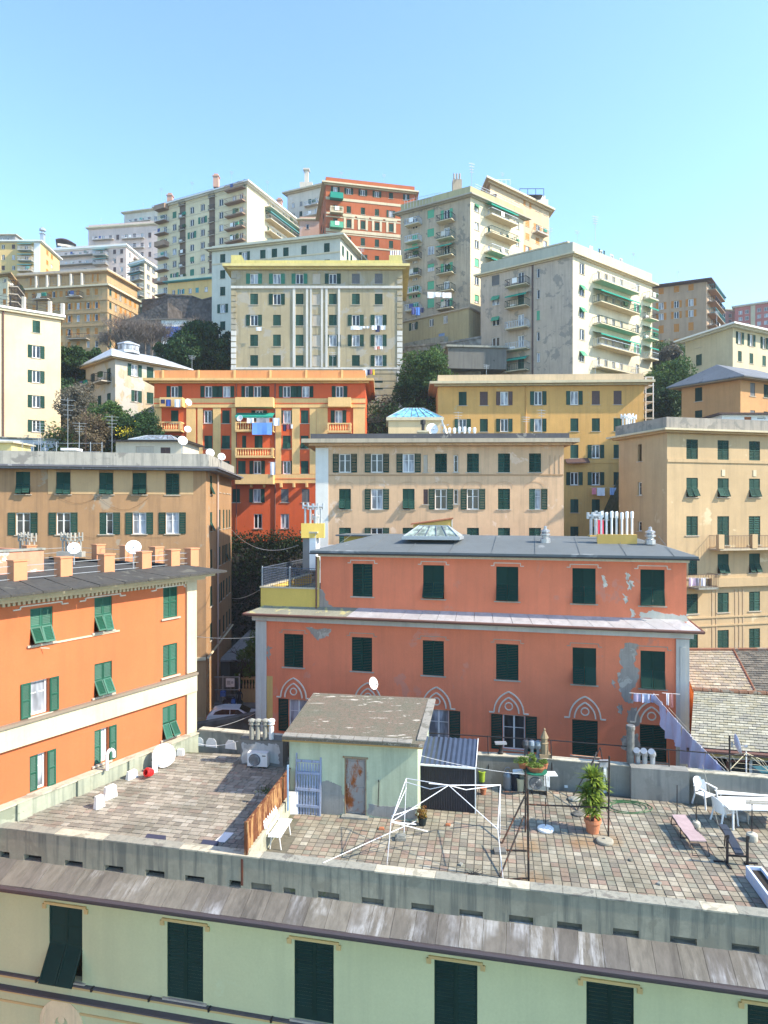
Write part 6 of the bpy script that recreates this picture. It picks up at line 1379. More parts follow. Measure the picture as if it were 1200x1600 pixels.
# terrace floors
def inside(p, poly):
    n = len(poly); return all((poly[(i+1)%n]-poly[i]).cross(p-poly[i]) > 0 for i in range(n))
def v2(x,y): return Vector((x,y))
pw0 = G(383,1333,20.06).xy; pw0 = v2(-4.02,19.25); pw1 = v2(-3.30,23.6)
LP = [A0-gn*.3+gt_*.0, pw0, pw1+v2(.0,0), v2(-3.3,27.1), BK0+v2(.2,-.35)]
RP_ = [pw0+v2(.18,-.04), B0-gn*.3, BK2-v2(0,.4), BK1-v2(0,.4), v2(-3.3,26.9), pw1+v2(.15,0)]
def tint_mats(tag_, cols): 
    out = []
    for i,c in enumerate(cols):
        m, nt, bb = _base('%s_%d' % (tag_,i), .9, .15); g = nt.nodes.new('ShaderNodeNewGeometry').outputs['Position']; oi = nt.nodes.new('ShaderNodeObjectInfo').outputs['Random']
        n1 = _noise(nt, g, 11, 5, .7); n2 = _noise(nt, g, .7, 5, .65); n3 = _noise(nt, g, 2.2, 4, .7)
        cc = _mix(nt, _ramp(nt, n1, [(.3,0),(.75,1)]), mul(c,.78), mul(c,1.12)); cc = _mix(nt, _ramp(nt, n2, [(.40,0),(.66,.85)]), cc, mul((c[0]*.8+.02,c[1]*.85+.02,c[2]*.9),.6)); cc = _mix(nt, _ramp(nt, n3, [(.55,0),(.8,.5)]), cc, mul(c,.45))
        # rust runs round the feet of the iron frame
        for ctr, rad in (((4.25,19.0,19.5),.55),((4.5,21.0,19.5),.9),((6.2,21.1,19.5),.9),((7.1,21.3,19.5),.7)):
            mp = nt.nodes.new('ShaderNodeVectorMath'); mp.operation='DISTANCE'; mp.inputs[1].default_value = ctr; nt.links.new(g, mp.inputs[0])
            ad = nt.nodes.new('ShaderNodeMath'); ad.operation='MULTIPLY_ADD'; nt.links.new(n3, ad.inputs[0]); ad.inputs[1].default_value = .9; nt.links.new(mp.outputs['Value'], ad.inputs[2])
            cc = _mix(nt, _ramp(nt, ad.outputs[0], [(min(.80,rad*.35+.3),.6),(min(1.,rad+.42),0)]), cc, (.26,.15,.065))
        nt.links.new(cc, bb.inputs['Base Color']); _bump(nt, bb, n1, .3, .006); out.append(m)
    return out
TM = tint_mats('paver', [(.33,.29,.22),(.37,.33,.255),(.29,.25,.19),(.25,.22,.175),(.32,.235,.18),(.29,.215,.17),(.27,.255,.20),(.41,.375,.30),(.22,.195,.16)])
TL = tint_mats('slab', [(.33,.295,.24),(.37,.335,.275),(.28,.25,.205),(.24,.215,.18),(.31,.25,.205),(.35,.315,.26),(.42,.385,.325)])
MORT = plaster('mortar_dark',(.16,.145,.11),(.10,.11,.05),.3,1,3)
def decks(poly, z, name): o = MB().prism([q-gh.o.xy for q in poly], z-.5-gh.o.z, z-.012-gh.o.z).build(name, MORT, gh.root); return o
dl = decks(LP, ZL, 'left_terrace'); dr = decks(RP_, ZR, 'right_terrace')
cand = []
def lay(poly, z, ang, s, mats, wts, irregular, root):
    ca, sa = math.cos(ang), math.sin(ang)
    for j in range(-70, 160):
        y = j*s; x = -30.0+(random.random()*s if irregular else 0)
        while x < 30:
            w = s*random.choice([1,1,1,1.5,1.5,2]) if irregular else s
            c = Vector((ca*(x+w/2)-sa*(y+s/2), sa*(x+w/2)+ca*(y+s/2)))
            if inside(c, poly) and -0.75 < c.x/c.y < .66: cand.append((c, w, s, z, ang, random.choices(mats, wts)[0], root))
            x += w
lay(offset(LP,-.12), ZL, math.atan2(-.2,1), .235, TL, [5,4,4,3,2,4,2], True, dl)
lay(offset(RP_,-.12), ZR, math.atan2(-.165,1), .247, TM, [6,5,5,4,3,3,3,2,2], False, dr)
cand.sort(key=lambda k: k[0].length)
tmesh = {}; rest = {0:[],1:[]}
vis = [k for k in cand if k[0].y > 0 and (k[0].x/k[0].y*F+600) < 1210 and HV+(CZ-k[3])*F/k[0].y < HV+ (CZ-20.1)*F/(18.37-.2154*k[0].x+.32)+4]
vs_set = set(id(k) for k in vis[:300])
for k in cand:
    c, w, s, z, ang, m, root = k; g_ = .014
    if id(k) in vs_set:
        key = (round(w,3), m.name)
        if key not in tmesh: tmesh[key] = MB().box(-w/2+g_,w/2-g_,-s/2+g_,s/2-g_,-.03,0).mesh('tile', m)
        ob('tile', tmesh[key], root, Matrix.Translation((c.x-gh.o.x, c.y-gh.o.y, z-gh.o.z+random.uniform(0,.008))) @ Matrix.Rotation(ang+random.gauss(0,.012),4,'Z') @ Matrix.Rotation(random.gauss(0,.012),4,'X'))
    else: rest[0 if root is dl else 1].append(k)
for i, root, mats in ((0,dl,TL),(1,dr,TM)):
    q = MB(); idx = {m.name: n for n, m in enumerate(mats)}
    for c, w, s, z, ang, m, _r in rest[i]:
        q.box(-w/2+.014,w/2-.014,-s/2+.014,s/2-.014,-.03,0, M=Matrix.Translation((c.x-gh.o.x,c.y-gh.o.y,z-gh.o.z+random.uniform(0,.008))) @ Matrix.Rotation(ang+random.gauss(0,.012),4,'Z'), mi=idx[m.name])
    o = q.build('tiles', mats, root); o['kind'] = 'stuff'
# low walls round the terraces
def wall_line(root, a, c, z0, z1, th, mat, name='low_wall', side=1):
    a, c = Vector(a[:2]), Vector(c[:2]); L = (c-a).length; an = math.atan2((c-a).y,(c-a).x)
    return MB().box(0,L,0,th*side,0,z1-z0).build(name, mat, root, gh.W @ T(a.x,a.y,z0,an))
CONG = plaster('concrete_greenish',(.36,.38,.29),(.20,.22,.16),.35,1.6,1.6)
W0, W1 = OA+om*0, OC; lw0 = A0-gn*.0; od3 = Vector((od.x,od.y))
la, lb = OC-od3*9.2-om*.34, OC-om*.34-od3*.1
wall_line(gh.root, la, lb, 19.6, 20.52, .3, CONG); wall_line(gh.root, la-om*.04, lb-om*.04, 20.522, 20.57, .36, CPW, 'coping')
for k,s_ in enumerate((1.2,3.35,5.5)): p_ = la+od3*s_-om*.09; MB().box(0,.5,0,.2,0,.93).build('pilaster', CONG, gh.root, gh.W @ T(p_.x,p_.y,19.62,math.atan2(od.y,od.x)))
bw0 = lb; bw1 = Vector((-3.25,27.15)); wall_line(gh.root, bw0, bw1, 19.6, 20.66, .3, plaster('concrete_grey_back',(.27,.28,.24),(.18,.19,.16),.3,1.5,1.6)); wall_line(gh.root, bw0-v2(0,.03), bw1-v2(0,.03), 20.662, 20.72, .36, CPW, 'coping')
BKC = plaster('concrete_back_wall',(.29,.28,.24),(.20,.195,.165),.45,1.6,1.1)
wall_line(gh.root, v2(-3.2,26.9), BK1-v2(0,.05), 19.2, 20.5, .3, BKC); wall_line(gh.root, BK1-v2(0,.05), BK2-v2(0,.05), 19.2, 20.5, .3, BKC)
wall_line(gh.root, v2(-3.2,26.87), BK1-v2(0,.08), 20.502, 20.54, .36, CPW, 'coping'); wall_line(gh.root, BK1-v2(0,.08), BK2-v2(0,.08), 20.502, 20.54, .36, CPW, 'coping')
a_ = G(984,1245,ZR).xy; c_ = G(1074,1252,ZR).xy; wall_line(gh.root, a_-v2(0,.15), c_-v2(0,.15), 19.4, 20.62, .5, plaster('concrete_block_wall',(.27,.265,.24),(.21,.205,.185),.4,1.4,1.3), 'wall_block')
for u0,u1,v in ((882,905,1231),(958,980,1233),(1042,1076,1245),(862,874,1228)):
    a_,c_ = G(u0,v,ZR).xy, G(u1,v+1,ZR).xy; tag(MB().box(0,(c_-a_).length,0,.16,0,.09).build('white_plank', WHITE, None, T(a_.x,a_.y,ZR+.005,math.atan2((c_-a_).y,(c_-a_).x))), {882:'short white plank on the floor left of the yucca',958:'white plank at the wall foot right of the yucca',1042:'white plank at the wall foot near the armchair',862:'tiny white plank beside the potted planter stand'}[u0], 'plank')
# partition wall and rusty sheet fence
wall_line(gh.root, pw0, pw1, 19.3, 20.14, -.16, plaster('partition_pale',(.46,.45,.34),(.30,.29,.22),.4,1,2), 'partition_wall')
t = thing('rusty_fence','rusty corrugated sheet fence on top of the low partition wall','fence',(pw0.x+.08,pw0.y+.02,20.142), math.atan2((pw1-pw0).y,(pw1-pw0).x))
RST = rusty('rust_sheet',(.36,.20,.085),(.13,.045,.02),.75,5,(1,1,.18)); L = (pw1-pw0).length-.1
for s_ in range(6):
    q = MB(); n = 16
    for k in range(n):
        x0_,x1_ = L*(s_+k/n)/6, L*(s_+(k+1)/n)/6; y0_,y1_ = .018*math.sin(k*1.57+.4),.018*math.sin((k+1)*1.57+.4)
        q.quad((x0_,y0_,0),(x1_,y1_,0),(x1_,y1_,.86-.004*s_),(x0_,y0_,.86-.004*s_))
    q.build('sheet', RST, t)
MB().box(-.03,L,-.04,.04,.85,.88).box(-.06,0,-.05,.05,-.1,.9).build('frame', RST, t)
tag(MB().box(0,.05,-.02,.1,0,1.5).build('post', [plain('post_blue',(.25,.38,.55),.5)], None, T(*G(448.5,1262,20.0).xy,19.9)), 'blue-white post at the far end of the rusty fence', 'post')
tag(MB().box(-.18,.18,-.04,0,0,.75).build('white_board', [WHITE], None, Matrix.Translation(G(457,1272,ZR)) @ Matrix.Rotation(R(-6),4,'X')), 'small white board leaning beside the blue gate', 'board')
# hut
HF0, HF1 = G(452,1268,ZR).xy, G(652.5,1283,ZR).xy; ht = (HF1-HF0).normalized(); hm = Vector((-ht.y,ht.x))
HUT = plaster('hut_mint_render',(.44,.50,.36),(.30,.31,.28),.22,.9,1.2,seed=9)
h = Bd('roof_hut','mint green rendered hut with a mossy roof in the middle of the terrace',[HF0,HF1,HF1+hm*3.9,HF0+hm*3.9],ZR-.05,22.02,HUT,'hut')
dx0,dx1 = h.sp(0,538.5),h.sp(0,572.5); h.holes[0].append((dx0,dx1,ZR+.06,21.48)); h.walls()
dm = rusty('door_metal',(.26,.25,.24),(.24,.075,.02),.36,1.6,(1.2,1.2,.7)); w_ = dx1-dx0
d_ = MB().box(.03,w_-.03,.06,.10,.02,1.40).box(.07,w_/2-.03,.05,.058,.1,1.3).build('door', dm, h.root, h.M(0,dx0,ZR+.06))
MB().box(.03,w_-.03,.06,.10,1.41,1.41+.02).box(.03,w_-.03,.06,.10,.0,.015).build('door_rail', dm, d_) if False else None
bpy.data.objects.remove(d_); d_ = MB().box(.03,w_-.03,.06,.10,.02,1.88).box(.09,w_-.09,.045,.058,1.0,1.8).box(.09,w_-.09,.045,.058,.1,.92).build('door', dm, h.root, h.M(0,dx0,ZR+.06))
MB().bar((.12,.0,.98),(.12,.045,.98),.02,6).bar((.12,.0,.9),(.12,.0,1.06),.015,6).build('handle', METAL, d_)
MB().box(0,.03,-.01,.12,0,1.92).box(w_-.03,w_,-.01,.12,0,1.92).box(-.06,w_+.06,-.03,.12,1.92,1.98).build('door_frame', rusty('frame_rust',(.25,.2,.13),amt=.4), h.root, h.M(0,dx0,ZR+.06)); MB().box(-.08,w_+.08,-.22,.1,-.04,.04).build('door_step', CONC, h.root, h.M(0,dx0,ZR+.02))
def hut_roof_mat():
    m, nt, bb = _base('hut_roof_peeling', .95, .1); g = nt.nodes.new('ShaderNodeNewGeometry').outputs['Position']
    n1 = _noise(nt, _map(nt, g, (.45,1.6,1)), 2.2, 7, .72, .3); n2 = _noise(nt, g, .7, 5, .6); n3 = _noise(nt, g, 9, 6, .75); gr = _noise(nt, g, 30, 3, .8)
    cc = _mix(nt, _ramp(nt, n2, [(.42,0),(.62,1)]), (.17,.12,.09), (.125,.12,.088)); cc = _mix(nt, _ramp(nt, n3, [(.45,0),(.6,.9)]), cc, (.10,.10,.07)); cc = _mix(nt, _ramp(nt, gr, [(.45,0),(.7,.7)]), cc, (.25,.235,.19))
    cc = _mix(nt, _ramp(nt, n1, [(.60,0),(.64,1)]), cc, (.55,.50,.42)); nt.links.new(cc, bb.inputs['Base Color']); _bump(nt, bb, n3, .7, .02); return m
V = []; L = (HF1-HF0).length
for zz_ in (0,.10): V += [(-.18,-.28,22.08+zz_),(L+.22,-.28,22.08+zz_),(L+.25,4.1,22.40+zz_),(-.25,4.1,22.40+zz_)]
q = MB().hexa(V, M=h.M(0,0,0)); q.v = q.v; q.build('roof', hut_roof_mat(), h.root)
MB().box(-.17,L+.2,-.27,-.05,22.02,22.075).build('fascia', plaster('fascia_ochre',(.42,.27,.10)), h.root, h.M(0,0,0))
grow_m = plaster('roof_edge_mortar',(.30,.28,.24),(.16,.15,.12),.4,1,4)
for k in range(9): MB().hexa([(L*k/9-.15,-.31,22.19),(L*(k+1)/9-.17,-.31,22.185),(L*(k+1)/9-.17,-.02,22.21),(L*k/9-.15,-.02,22.21),(L*k/9-.15,-.31,22.23),(L*(k+1)/9-.17,-.31,22.225),(L*(k+1)/9-.17,-.02,22.25),(L*k/9-.15,-.02,22.25)]).build('edge_slab', grow_m, h.root, h.M(0,0,0))
for k in range(8): MB().hexa([(L-.02,4.0*k/8,22.2+.03*k),(L+.27,4.0*k/8,22.2+.03*k),(L+.27,4.0*(k+1)/8-.02,22.24+.03*k),(L-.02,4.0*(k+1)/8-.02,22.24+.03*k)]+[(L-.02,4.0*k/8,22.25+.03*k),(L+.27,4.0*k/8,22.25+.03*k),(L+.27,4.0*(k+1)/8-.02,22.29+.03*k),(L-.02,4.0*(k+1)/8-.02,22.29+.03*k)]).build('edge_slab', grow_m, h.root, h.M(0,0,0))
patch(h,0,[(500,1222),(512,1220),(532,1228),(538,1250),(537,1272),(512,1273),(500,1270),(499,1244)],plaster('hut_bare',(.30,.30,.28),(.24,.24,.22),.4,1,3),seed=40); patch(h,0,[(575,1256),(610,1260),(650,1262),(650,1280),(600,1277),(575,1274)],MATS['hut_bare'],seed=41)
MB().bar((0,-.04,.35),(.03,-.04,1.2),.014,5).bar((.03,-.04,1.2),(.03,-.1,1.28),.02,5).build('hook_rod', DKMET, h.root, h.M(0,h.sp(0,591),ZR+.05))
# blue wooden gate leaning on the hut
gp = G(463,1272,ZR); t = thing('wooden_gate','weathered blue wooden picket gate leaning on the hut wall','gate',gp,math.atan2(ht.y,ht.x)); BLG = rusty('faded_blue_paint',(.25,.30,.42),(.20,.18,.17),.25,5,(3,3,.5)); BG2 = Matrix.Rotation(R(-5),4,'X')
for k in range(8):
    hh = 1.92+.10*math.cos(k*1.57)*(.6); MB().hexa([(0,0,0),(.065,0,0),(.065,.03,0),(0,.03,0),(0,0,hh),(.065,0,hh-.05),(.065,.03,hh-.05),(0,.03,hh)]).build('picket', BLG, t, BG2 @ T(.03+k*.098,0,0))
for z in (.25,.8,1.35,1.75): MB().box(0,.80,-.035,-.002,0,.09).build('rail', BLG, t, BG2 @ T(0,0,z))
MB().box(-.06,.0,-.03,.04,0,2.12).box(.80,.86,-.03,.04,0,1.95).build('stile', BLG, t, BG2)
# white slatted bench
def bench(label, p, rz, L=1.25, mat=WHITE, back=True, slats=5):
    t = thing('bench', label, 'bench', p, rz)
    for k in range(slats): MB().box(-L/2,L/2,0,.065,0,.025).build('slat', mat, t, T(0,-.42+k*.085,.42))
    if back:
        for k in range(5): MB().box(-L/2,L/2,0,.02,0,.06).build('back_slat', mat, t, T(0,.02+k*.025,.50+k*.08) @ Matrix.Rotation(R(-15),4,'X'))
    for x in (-L/2+.12,L/2-.15):
        MB().bar((x,-.40,0),(x,-.34,.42),.02,6).bar((x,-.04,0),(x,-.10,.42),.02,6).bar((x,-.42,.41),(x,.0,.41),.018,6).build('leg', mat, t)
        if back: MB().bar((x,-.02,.41),(x,.15,.90),.018,6).build('back_support', mat, t)
    return t
bench('white slatted bench against the low partition wall', (*G(424,1333,ZR).xy+Vector((-.05,.75)),ZR), R(81))
# corrugated shed
SF0, SF1 = G(657,1264,ZR).xy, G(742,1271,ZR).xy; st_ = (SF1-SF0).normalized(); L = (SF1-SF0).length
t = thing('storage_shed','small black storage shed with a blue corrugated lean-to roof','shed',(SF0.x,SF0.y,ZR),math.atan2(st_.y,st_.x)); SHB = plain('shed_black',(.022,.022,.03),.5,.3,var=.2)
q = MB(); n = 44
for k in range(n): d0,d1 = (.0,.012) if k%2 else (.012,.0); q.quad((L*k/n,d0,.02),(L*(k+1)/n,d1,.02),(L*(k+1)/n,d1,1.58),(L*k/n,d0,1.58))
q.box(.0,L,.03,1.5,.02,1.57).build('wall', SHB, t)
for x in (-.035,L+.002): MB().box(x,x+.035,-.02,.02,0,1.62).build('corner_post', WHITE, t)
q = MB(); n = 44; RB = plain('shed_roof_blue',(.075,.095,.14),.3,.5,.4,var=.25,sc=3)
for k in range(n): z0_,z1_ = .016*math.sin(k*1.5708),.016*math.sin((k+1)*1.5708); x0_,x1_ = -.04+(L+.08)*k/n,-.04+(L+.08)*(k+1)/n; q.quad((x0_,-.12,1.62+z0_),(x1_,-.12,1.62+z1_),(x1_,1.6,2.02+z1_),(x0_,1.6,2.02+z0_))
q.build('corrugated_roof', RB, t); MB().box(-.05,L+.05,-.14,-.10,1.57,1.63).build('roof_edge', WHITE, t); MB().hexa([(L+.03,-.12,1.58),(L+.05,-.12,1.58),(L+.05,1.6,1.98),(L+.03,1.6,1.98),(L+.03,-.12,1.66),(L+.05,-.12,1.66),(L+.05,1.6,2.06),(L+.03,1.6,2.06)]).build('roof_side', WHITE, t)
MB().hexa([(0,.03,1.57),(L,.03,1.57),(L,1.5,1.57),(0,1.5,1.57),(0,.03,1.62),(L,.03,1.62),(L,1.5,1.96),(0,1.5,1.96)]).build('gable', SHB, t)
# white gazebo frame
def line_thing(name, label, cat, segs, mat, r=.02, part='tube'):
    o = Vector(segs[0][0]); t = thing(name, label, cat, o)
    for s_ in segs: MB().bar(Vector(s_[0])-o, Vector(s_[1])-o, s_[2] if len(s_) > 2 else r, 6).build(part, mat, t)
    return t
bl_b, fl_b, br_b, fr_b = G(631,1307,ZR), G(604.5,1352,ZR), G(781,1310,ZR), G(786,1374,ZR)
bl_t, fl_t, br_t, fr_t = bl_b+Vector((.08,0,1.86)), fl_b+Vector((.12,.0,1.28)), br_b+Vector((.02,0,1.70)), fr_b+Vector((-.1,.3,1.28)); ce = P(701,1227,20.6)
line_thing('gazebo_frame','bare white gazebo frame leaning and partly collapsed before the hut','gazebo frame',[(bl_b,bl_t),(fl_b,fl_t),(br_b,br_t),(fr_b,fr_t),(bl_t,ce),(fl_t,ce),(br_t,ce),(fr_t,ce),(bl_t,fl_t),(fl_t+Vector((.05,0,.12)),bl_t-Vector((0,0,.3)),.012),(bl_t+Vector((0,0,-.12)),P(672,1233,20.9),.013),(P(672,1233,20.9),ce,.013),(ce,P(728,1234,20.8),.013),(P(728,1234,20.8),br_t,.013),(P(670,1224,20.7),ce,.02),(fl_t,P(650,1288,20.6),.014),(P(612,1275,20),P(652,1262,21.3),.014),(br_t,fr_t,.015),(fl_t,P(668,1299,20.8),.014)],plain('gazebo_white',(.78,.78,.80),.35,.5,var=.1),.0135)
for u,v in ((626,1311),(608,1357)): 
    if u == 626: tag(MB().box(-.17,.17,-.14,.14,0,.09).box(-.13,.13,-.1,.1,.09,.14).build('concrete_block', CONC, None, Matrix.Translation(G(u,v,ZR+.006))), 'concrete block under the rear left foot of the gazebo', 'block')
line_thing('white_pole','long white pole lying slanted towards the gazebo frame','pole',[(G(505,1348,20.12),P(650,1283,21.3),.011)],WHITE)
# iron frame
p1 = G(826,1378,ZR); p2 = G(821,1300,ZR); p3 = G(950.5,1312,ZR); 
line_thing('iron_pergola','rusty black iron pergola frame with slanting braces in front of the yucca','pergola',[(p1,p1+Vector((-.03,.0,2.62)),.032),(p2,p2+Vector((0,0,2.0)),.03),(p3,p3+Vector((.03,0,2.65)),.03),(P(821,1257,22.0),P(951,1262,21.35),.028),(P(820,1244,21.8),G(784,1318,ZR),.028),(P(819,1275,20.6),G(781,1370,ZR),.026),(G(779,1328,ZR+.03),G(823,1329,ZR+.03),.028),(G(787,1374,ZR+.03),G(825,1372,ZR+.03),.022),(P(823,1238,21.9),P(784,1237,21.6),.022)],rusty('iron_rusty',(.025,.022,.02),(.15,.06,.03),.35,4),.03)
tag(MB().box(-.18,.18,-.14,.14,0,.09).build('concrete_block', CONCD, None, Matrix.Translation(G(781,1332,ZR+.006))), 'dark block under the foot of the iron brace', 'block')
def disc_base(label, u, v, r, h, mat, pole=None, z=ZR, pr=.017, hook=False):
    p = G(u,v,z+.008); t = thing('parasol_base', label, 'parasol base', p)
    q = MB(); q.sm = False; q.lathe([(r*.96,0),(r,h*.3),(r*.97,h*.8),(r*.85,h),(.04,h*1.15),(.035,h+.06)],22).build('base', mat, t)
    if pole: MB().bar((0,0,h),(0,0,pole),pr,6).build('pole', DKMET, t)
    if hook: MB().path([(0,0,pole),(-.03,0,pole+.06),(-.1,0,pole+.07)],.01,4).build('hook', METAL, t)
disc_base('round white parasol base with a short rusty pole, left of the yucca pot',852.5,1297,.27,.09,WHITE,1.05,hook=True)
disc_base('flat round stone base at the foot of the right iron post',945,1316,.27,.10,plaster('stone_disc',(.36,.33,.26),stain=.5,scale=4))
disc_base('white domed parasol base without a pole in front of the concrete wall block',999.5,1243,.20,.17,WHITE)
disc_base('cylindrical concrete base with a thin pole beside the sunbed',1088,1292,.13,.17,plaster('conc_pot',(.50,.47,.38),stain=.6,scale=4),.80)
disc_base('round concrete pot base with a dark pole beside the white table',1175,1313,.17,.22,MATS['conc_pot'],1.15)
tag(MB().bar((0,0,0),(0,0,1.1),.016,6).build('pole', DKMET, None, Matrix.Translation(G(1058,1277,ZR))), 'thin dark pole standing at the head of the sunbed', 'pole')
# yucca in a terracotta pot
yp = G(926,1300,ZR); t = thing('yucca_plant','tall spiky yucca in a large terracotta pot','potted plant',yp)
MB().lathe([(.19,0),(.24,.30),(.275,.34),(.275,.44),(.245,.44),(.235,.37),(.0,.36)],22).build('pot', plain('terracotta_pot',(.62,.24,.12),.8,.2,var=.15), t)
MB().bar((0,0,.36),(.02,0,1.5),.05,6).bar((0,0,.6),(.18,.05,1.4),.035,6).bar((0,0,.6),(-.15,-.02,1.1),.03,6).build('stem', BARK, t)
q = MB(); rr = random.Random(5)
for cx,cy,cz,n,ln,dn in ((.0,0,1.70,150,.66,.3),(.14,.05,1.42,150,.60,.1),(-.14,-.03,1.22,150,.58,0),(.04,-.08,1.0,150,.55,-.2),(-.05,0,.85,130,.50,-.3),(.0,-.02,.66,110,.42,-.35)):
    for k in range(n):
        a = rr.uniform(0,6.283); e = rr.uniform(-.25,1.25)+dn*.4; d = Vector((math.cos(a)*math.cos(e),math.sin(a)*math.cos(e),math.sin(e))); l_ = ln*rr.uniform(.6,1.05); s_ = d.cross(Vector((0,0,1))).normalized()*.028; c0 = Vector((cx,cy,cz)); dr_ = Vector((0,0,-.20*l_))
        a1,a2,a3 = c0+d*.03, c0+d*l_*.55, c0+d*l_+dr_; q._add([a1-s_*.6,a1+s_*.6,a2+s_,a2-s_,a3],[(0,1,2,3),(3,2,4)])
q.build('leaves', leafy('yucca_leaves',(.12,.20,.025),(.34,.42,.06),3), t)
# potted corner on the old air conditioner
def pot_plant(label, p, r, h, pm, leafm, fr, fh, n=26, name='potted_plant'):
    t = thing(name, label, 'potted plant', p); MB().lathe([(r*.72,0),(r,h*.82),(r*1.08,h*.85),(r*1.08,h),(r*.92,h),(0,h*.9)],14).build('pot', pm, t)
    C = clumps((0,0,h+fh*.4),(fr,fr,fh*.6),n,30,fr*.4); leaf_cloud('foliage', leafm, C, .028*rng.uniform(.6,1.3,size=len(C)), t); return t
LGG = leafy('leaves_succulent',(.13,.22,.04),(.24,.32,.07),4); RDL = leafy('leaves_reddish',(.35,.12,.03),(.32,.28,.06),5)
def aircon(label, p, rz, w=.8, h=.55, feet=.1, mat=WHITE):
    t = thing('air_conditioner', label, 'air conditioner', p, rz); MB().box(-w/2,w/2,-.15,.15,feet,feet+h).build('casing', mat, t)
    f_ = MB().lathe([(.0,0),(.22,0),(.235,.015),(.22,.03)],22,(-w*.13,-.155,feet+h*.5),axis=(0,-1,0)).build('fan_grille', plain('fan_grey',(.12,.13,.15),.5), t)
    for k in range(4): MB().lathe([(.05*k+.045,.032),(.05*k+.05,.04),(.05*k+.055,.032)],20,(-w*.13,-.155,feet+h*.5),axis=(0,-1,0)).build('grille_ring', METAL, f_)
    for x in (-w*.35,w*.3): MB().box(x,x+.06,-.17,.17,0,feet-.001).build('foot', DKMET, t)
    MB().box(w*.25,w*.42,-.158,-.151,feet+h*.78,feet+h*.85).build('badge', DKMET, t); return t
ap = G(841,1239,ZR); aircon('old beige air conditioner standing under the potted plants', ap+Vector((0,0,.0)), -.22, .74, .52, .16, plain('old_beige',(.60,.56,.46),.6))
tt_ = thing('plant_table','low metal stand with a round green top holding pots above the air conditioner','stand',ap+Vector((-.12,-.02,0)),-.22)
MB().lathe([(.42,.80),(.44,.82),(.44,.84),(0,.845)],20).build('top', plain('table_green',(.02,.16,.10),.5), tt_)
for x,y in ((-.42,-.2),(.42,-.2),(-.42,.22),(.42,.22)): MB().bar((x,y,0),(x*.85,y,.80),.015,5).build('leg', DKMET, tt_)
tb = ap+Vector((-.12,-.02,.85))
pot_plant('left terracotta pot of bright green leaves on the plant stand', tb+Vector((-.42,.15,.02)), .17,.22, TERRA, LGG,.22,.18)
pot_plant('right terracotta pot on the plant stand below the stone finial', tb+Vector((.38,.18,.0)), .14,.2, TERRA, LGG,.14,.12)
t = thing('planter','wide oval terracotta planter full of succulents on the plant stand','planter',tb+Vector((.0,-.12,0)),-.2)
MB().lathe([(.9*.26,0),(.33,.14),(.34,.17),(.30,.17),(0,.15)],18,M=Matrix.Scale(.62,4,(0,1,0))).build('pot', TERRA, t); C = clumps((0,0,.22),(.30,.18,.10),36,28,.07); leaf_cloud('foliage', LGG, C, .026*rng.uniform(.6,1.3,size=len(C)), t)
pot_plant('potted plant behind the oval planter', tb+Vector((-.08,.2,0)), .13,.2, TERRA, LGG,.2,.3)
tag(MB().box(-.25,.25,-.22,.22,0,.02).hexa([(-.25,-.22,-.35),(-.05,-.24,-.40),(-.05,-.22,.0),(-.25,-.22,0),(-.25,-.20,-.35),(-.05,-.22,-.40),(-.05,-.20,.0),(-.25,-.2,0)]).build('white_cloth', WHITE, None, Matrix.Translation(ap+Vector((.42,0,.70)))), 'white cloth draped over the right end of the air conditioner', 'cloth')
tag(MB().lathe([(.15,0),(.17,.05),(.17,.5),(.12,.6),(.05,.65),(.05,.7)],16).path([(.12*math.cos(a),0,.66+.16*math.sin(a)) for a in [k*.3927 for k in range(9)]],.018,5).build('milk_churn', plain('grey_metal_can',(.25,.27,.30),.45,.5,.5,var=.2), None, Matrix.Translation(G(793,1233,ZR+.006))), 'grey metal can with a hooped handle beside the bins', 'can')
tag(MB().lathe([(.16,0),(.18,.55),(.16,.60),(.02,.62)],10).build('dark_bag', plain('navy_bag',(.015,.02,.035),.4), None, Matrix.Translation(G(805,1234,ZR+.006))), 'dark bin bag between the metal can and the cream bucket', 'bag')
tag(MB().lathe([(.14,0),(.17,.45),(.185,.46),(.185,.49),(.15,.49),(.14,.1)],16).build('bucket', plain('cream_plastic',(.62,.57,.38),.5), None, Matrix.Translation(G(814,1236,ZR+.006))), 'cream plastic bucket in front of the dark bag', 'bucket')
tag(MB().hexa([(-.25,-.1,0),(.2,-.12,.02),(.22,.1,.05),(-.2,.12,0),(-.22,-.12,.06),(.15,-.1,.14),(.2,.1,.12),(-.2,.1,.1)]).build('newspapers', WHITE, None, Matrix.Translation(G(811,1236,ZR)+Vector((0,.1,.63)))), 'crumpled white papers on top of the dark bag', 'papers')
tag(MB().lathe([(.10,0),(.125,.36),(.14,.36),(.14,.40),(.11,.40),(.0,.36)],14).build('flower_pot', plain('lime_plastic',(.35,.48,.05),.5), None, Matrix.Translation(G(753,1221,ZR+.006))), 'tall empty lime green pot right of the shed', 'pot')
tag(MB().lathe([(.09,0),(.12,.2),(.13,.2),(.13,.24),(.10,.24),(0,.2)],14).build('flower_pot', TERRA, None, Matrix.Translation(G(755,1241,ZR+.006))), 'small terracotta pot right of the shed', 'pot')
pot_plant('black pot of orange and green leaves at the hut corner', G(660,1289,ZR+.006), .15,.25, plain('black_pot',(.02,.03,.03),.5), RDL,.17,.32,30)
tag(MB().lathe([(.16,0),(.16,.05),(.08,.06),(.07,.25),(.22,.30),(.22,.36),(.0,.36)],14).build('stool', WHITE, None, Matrix.Translation(G(667,1284,ZR+.006))), 'low white pedestal beside the black pot', 'pedestal') if False else None
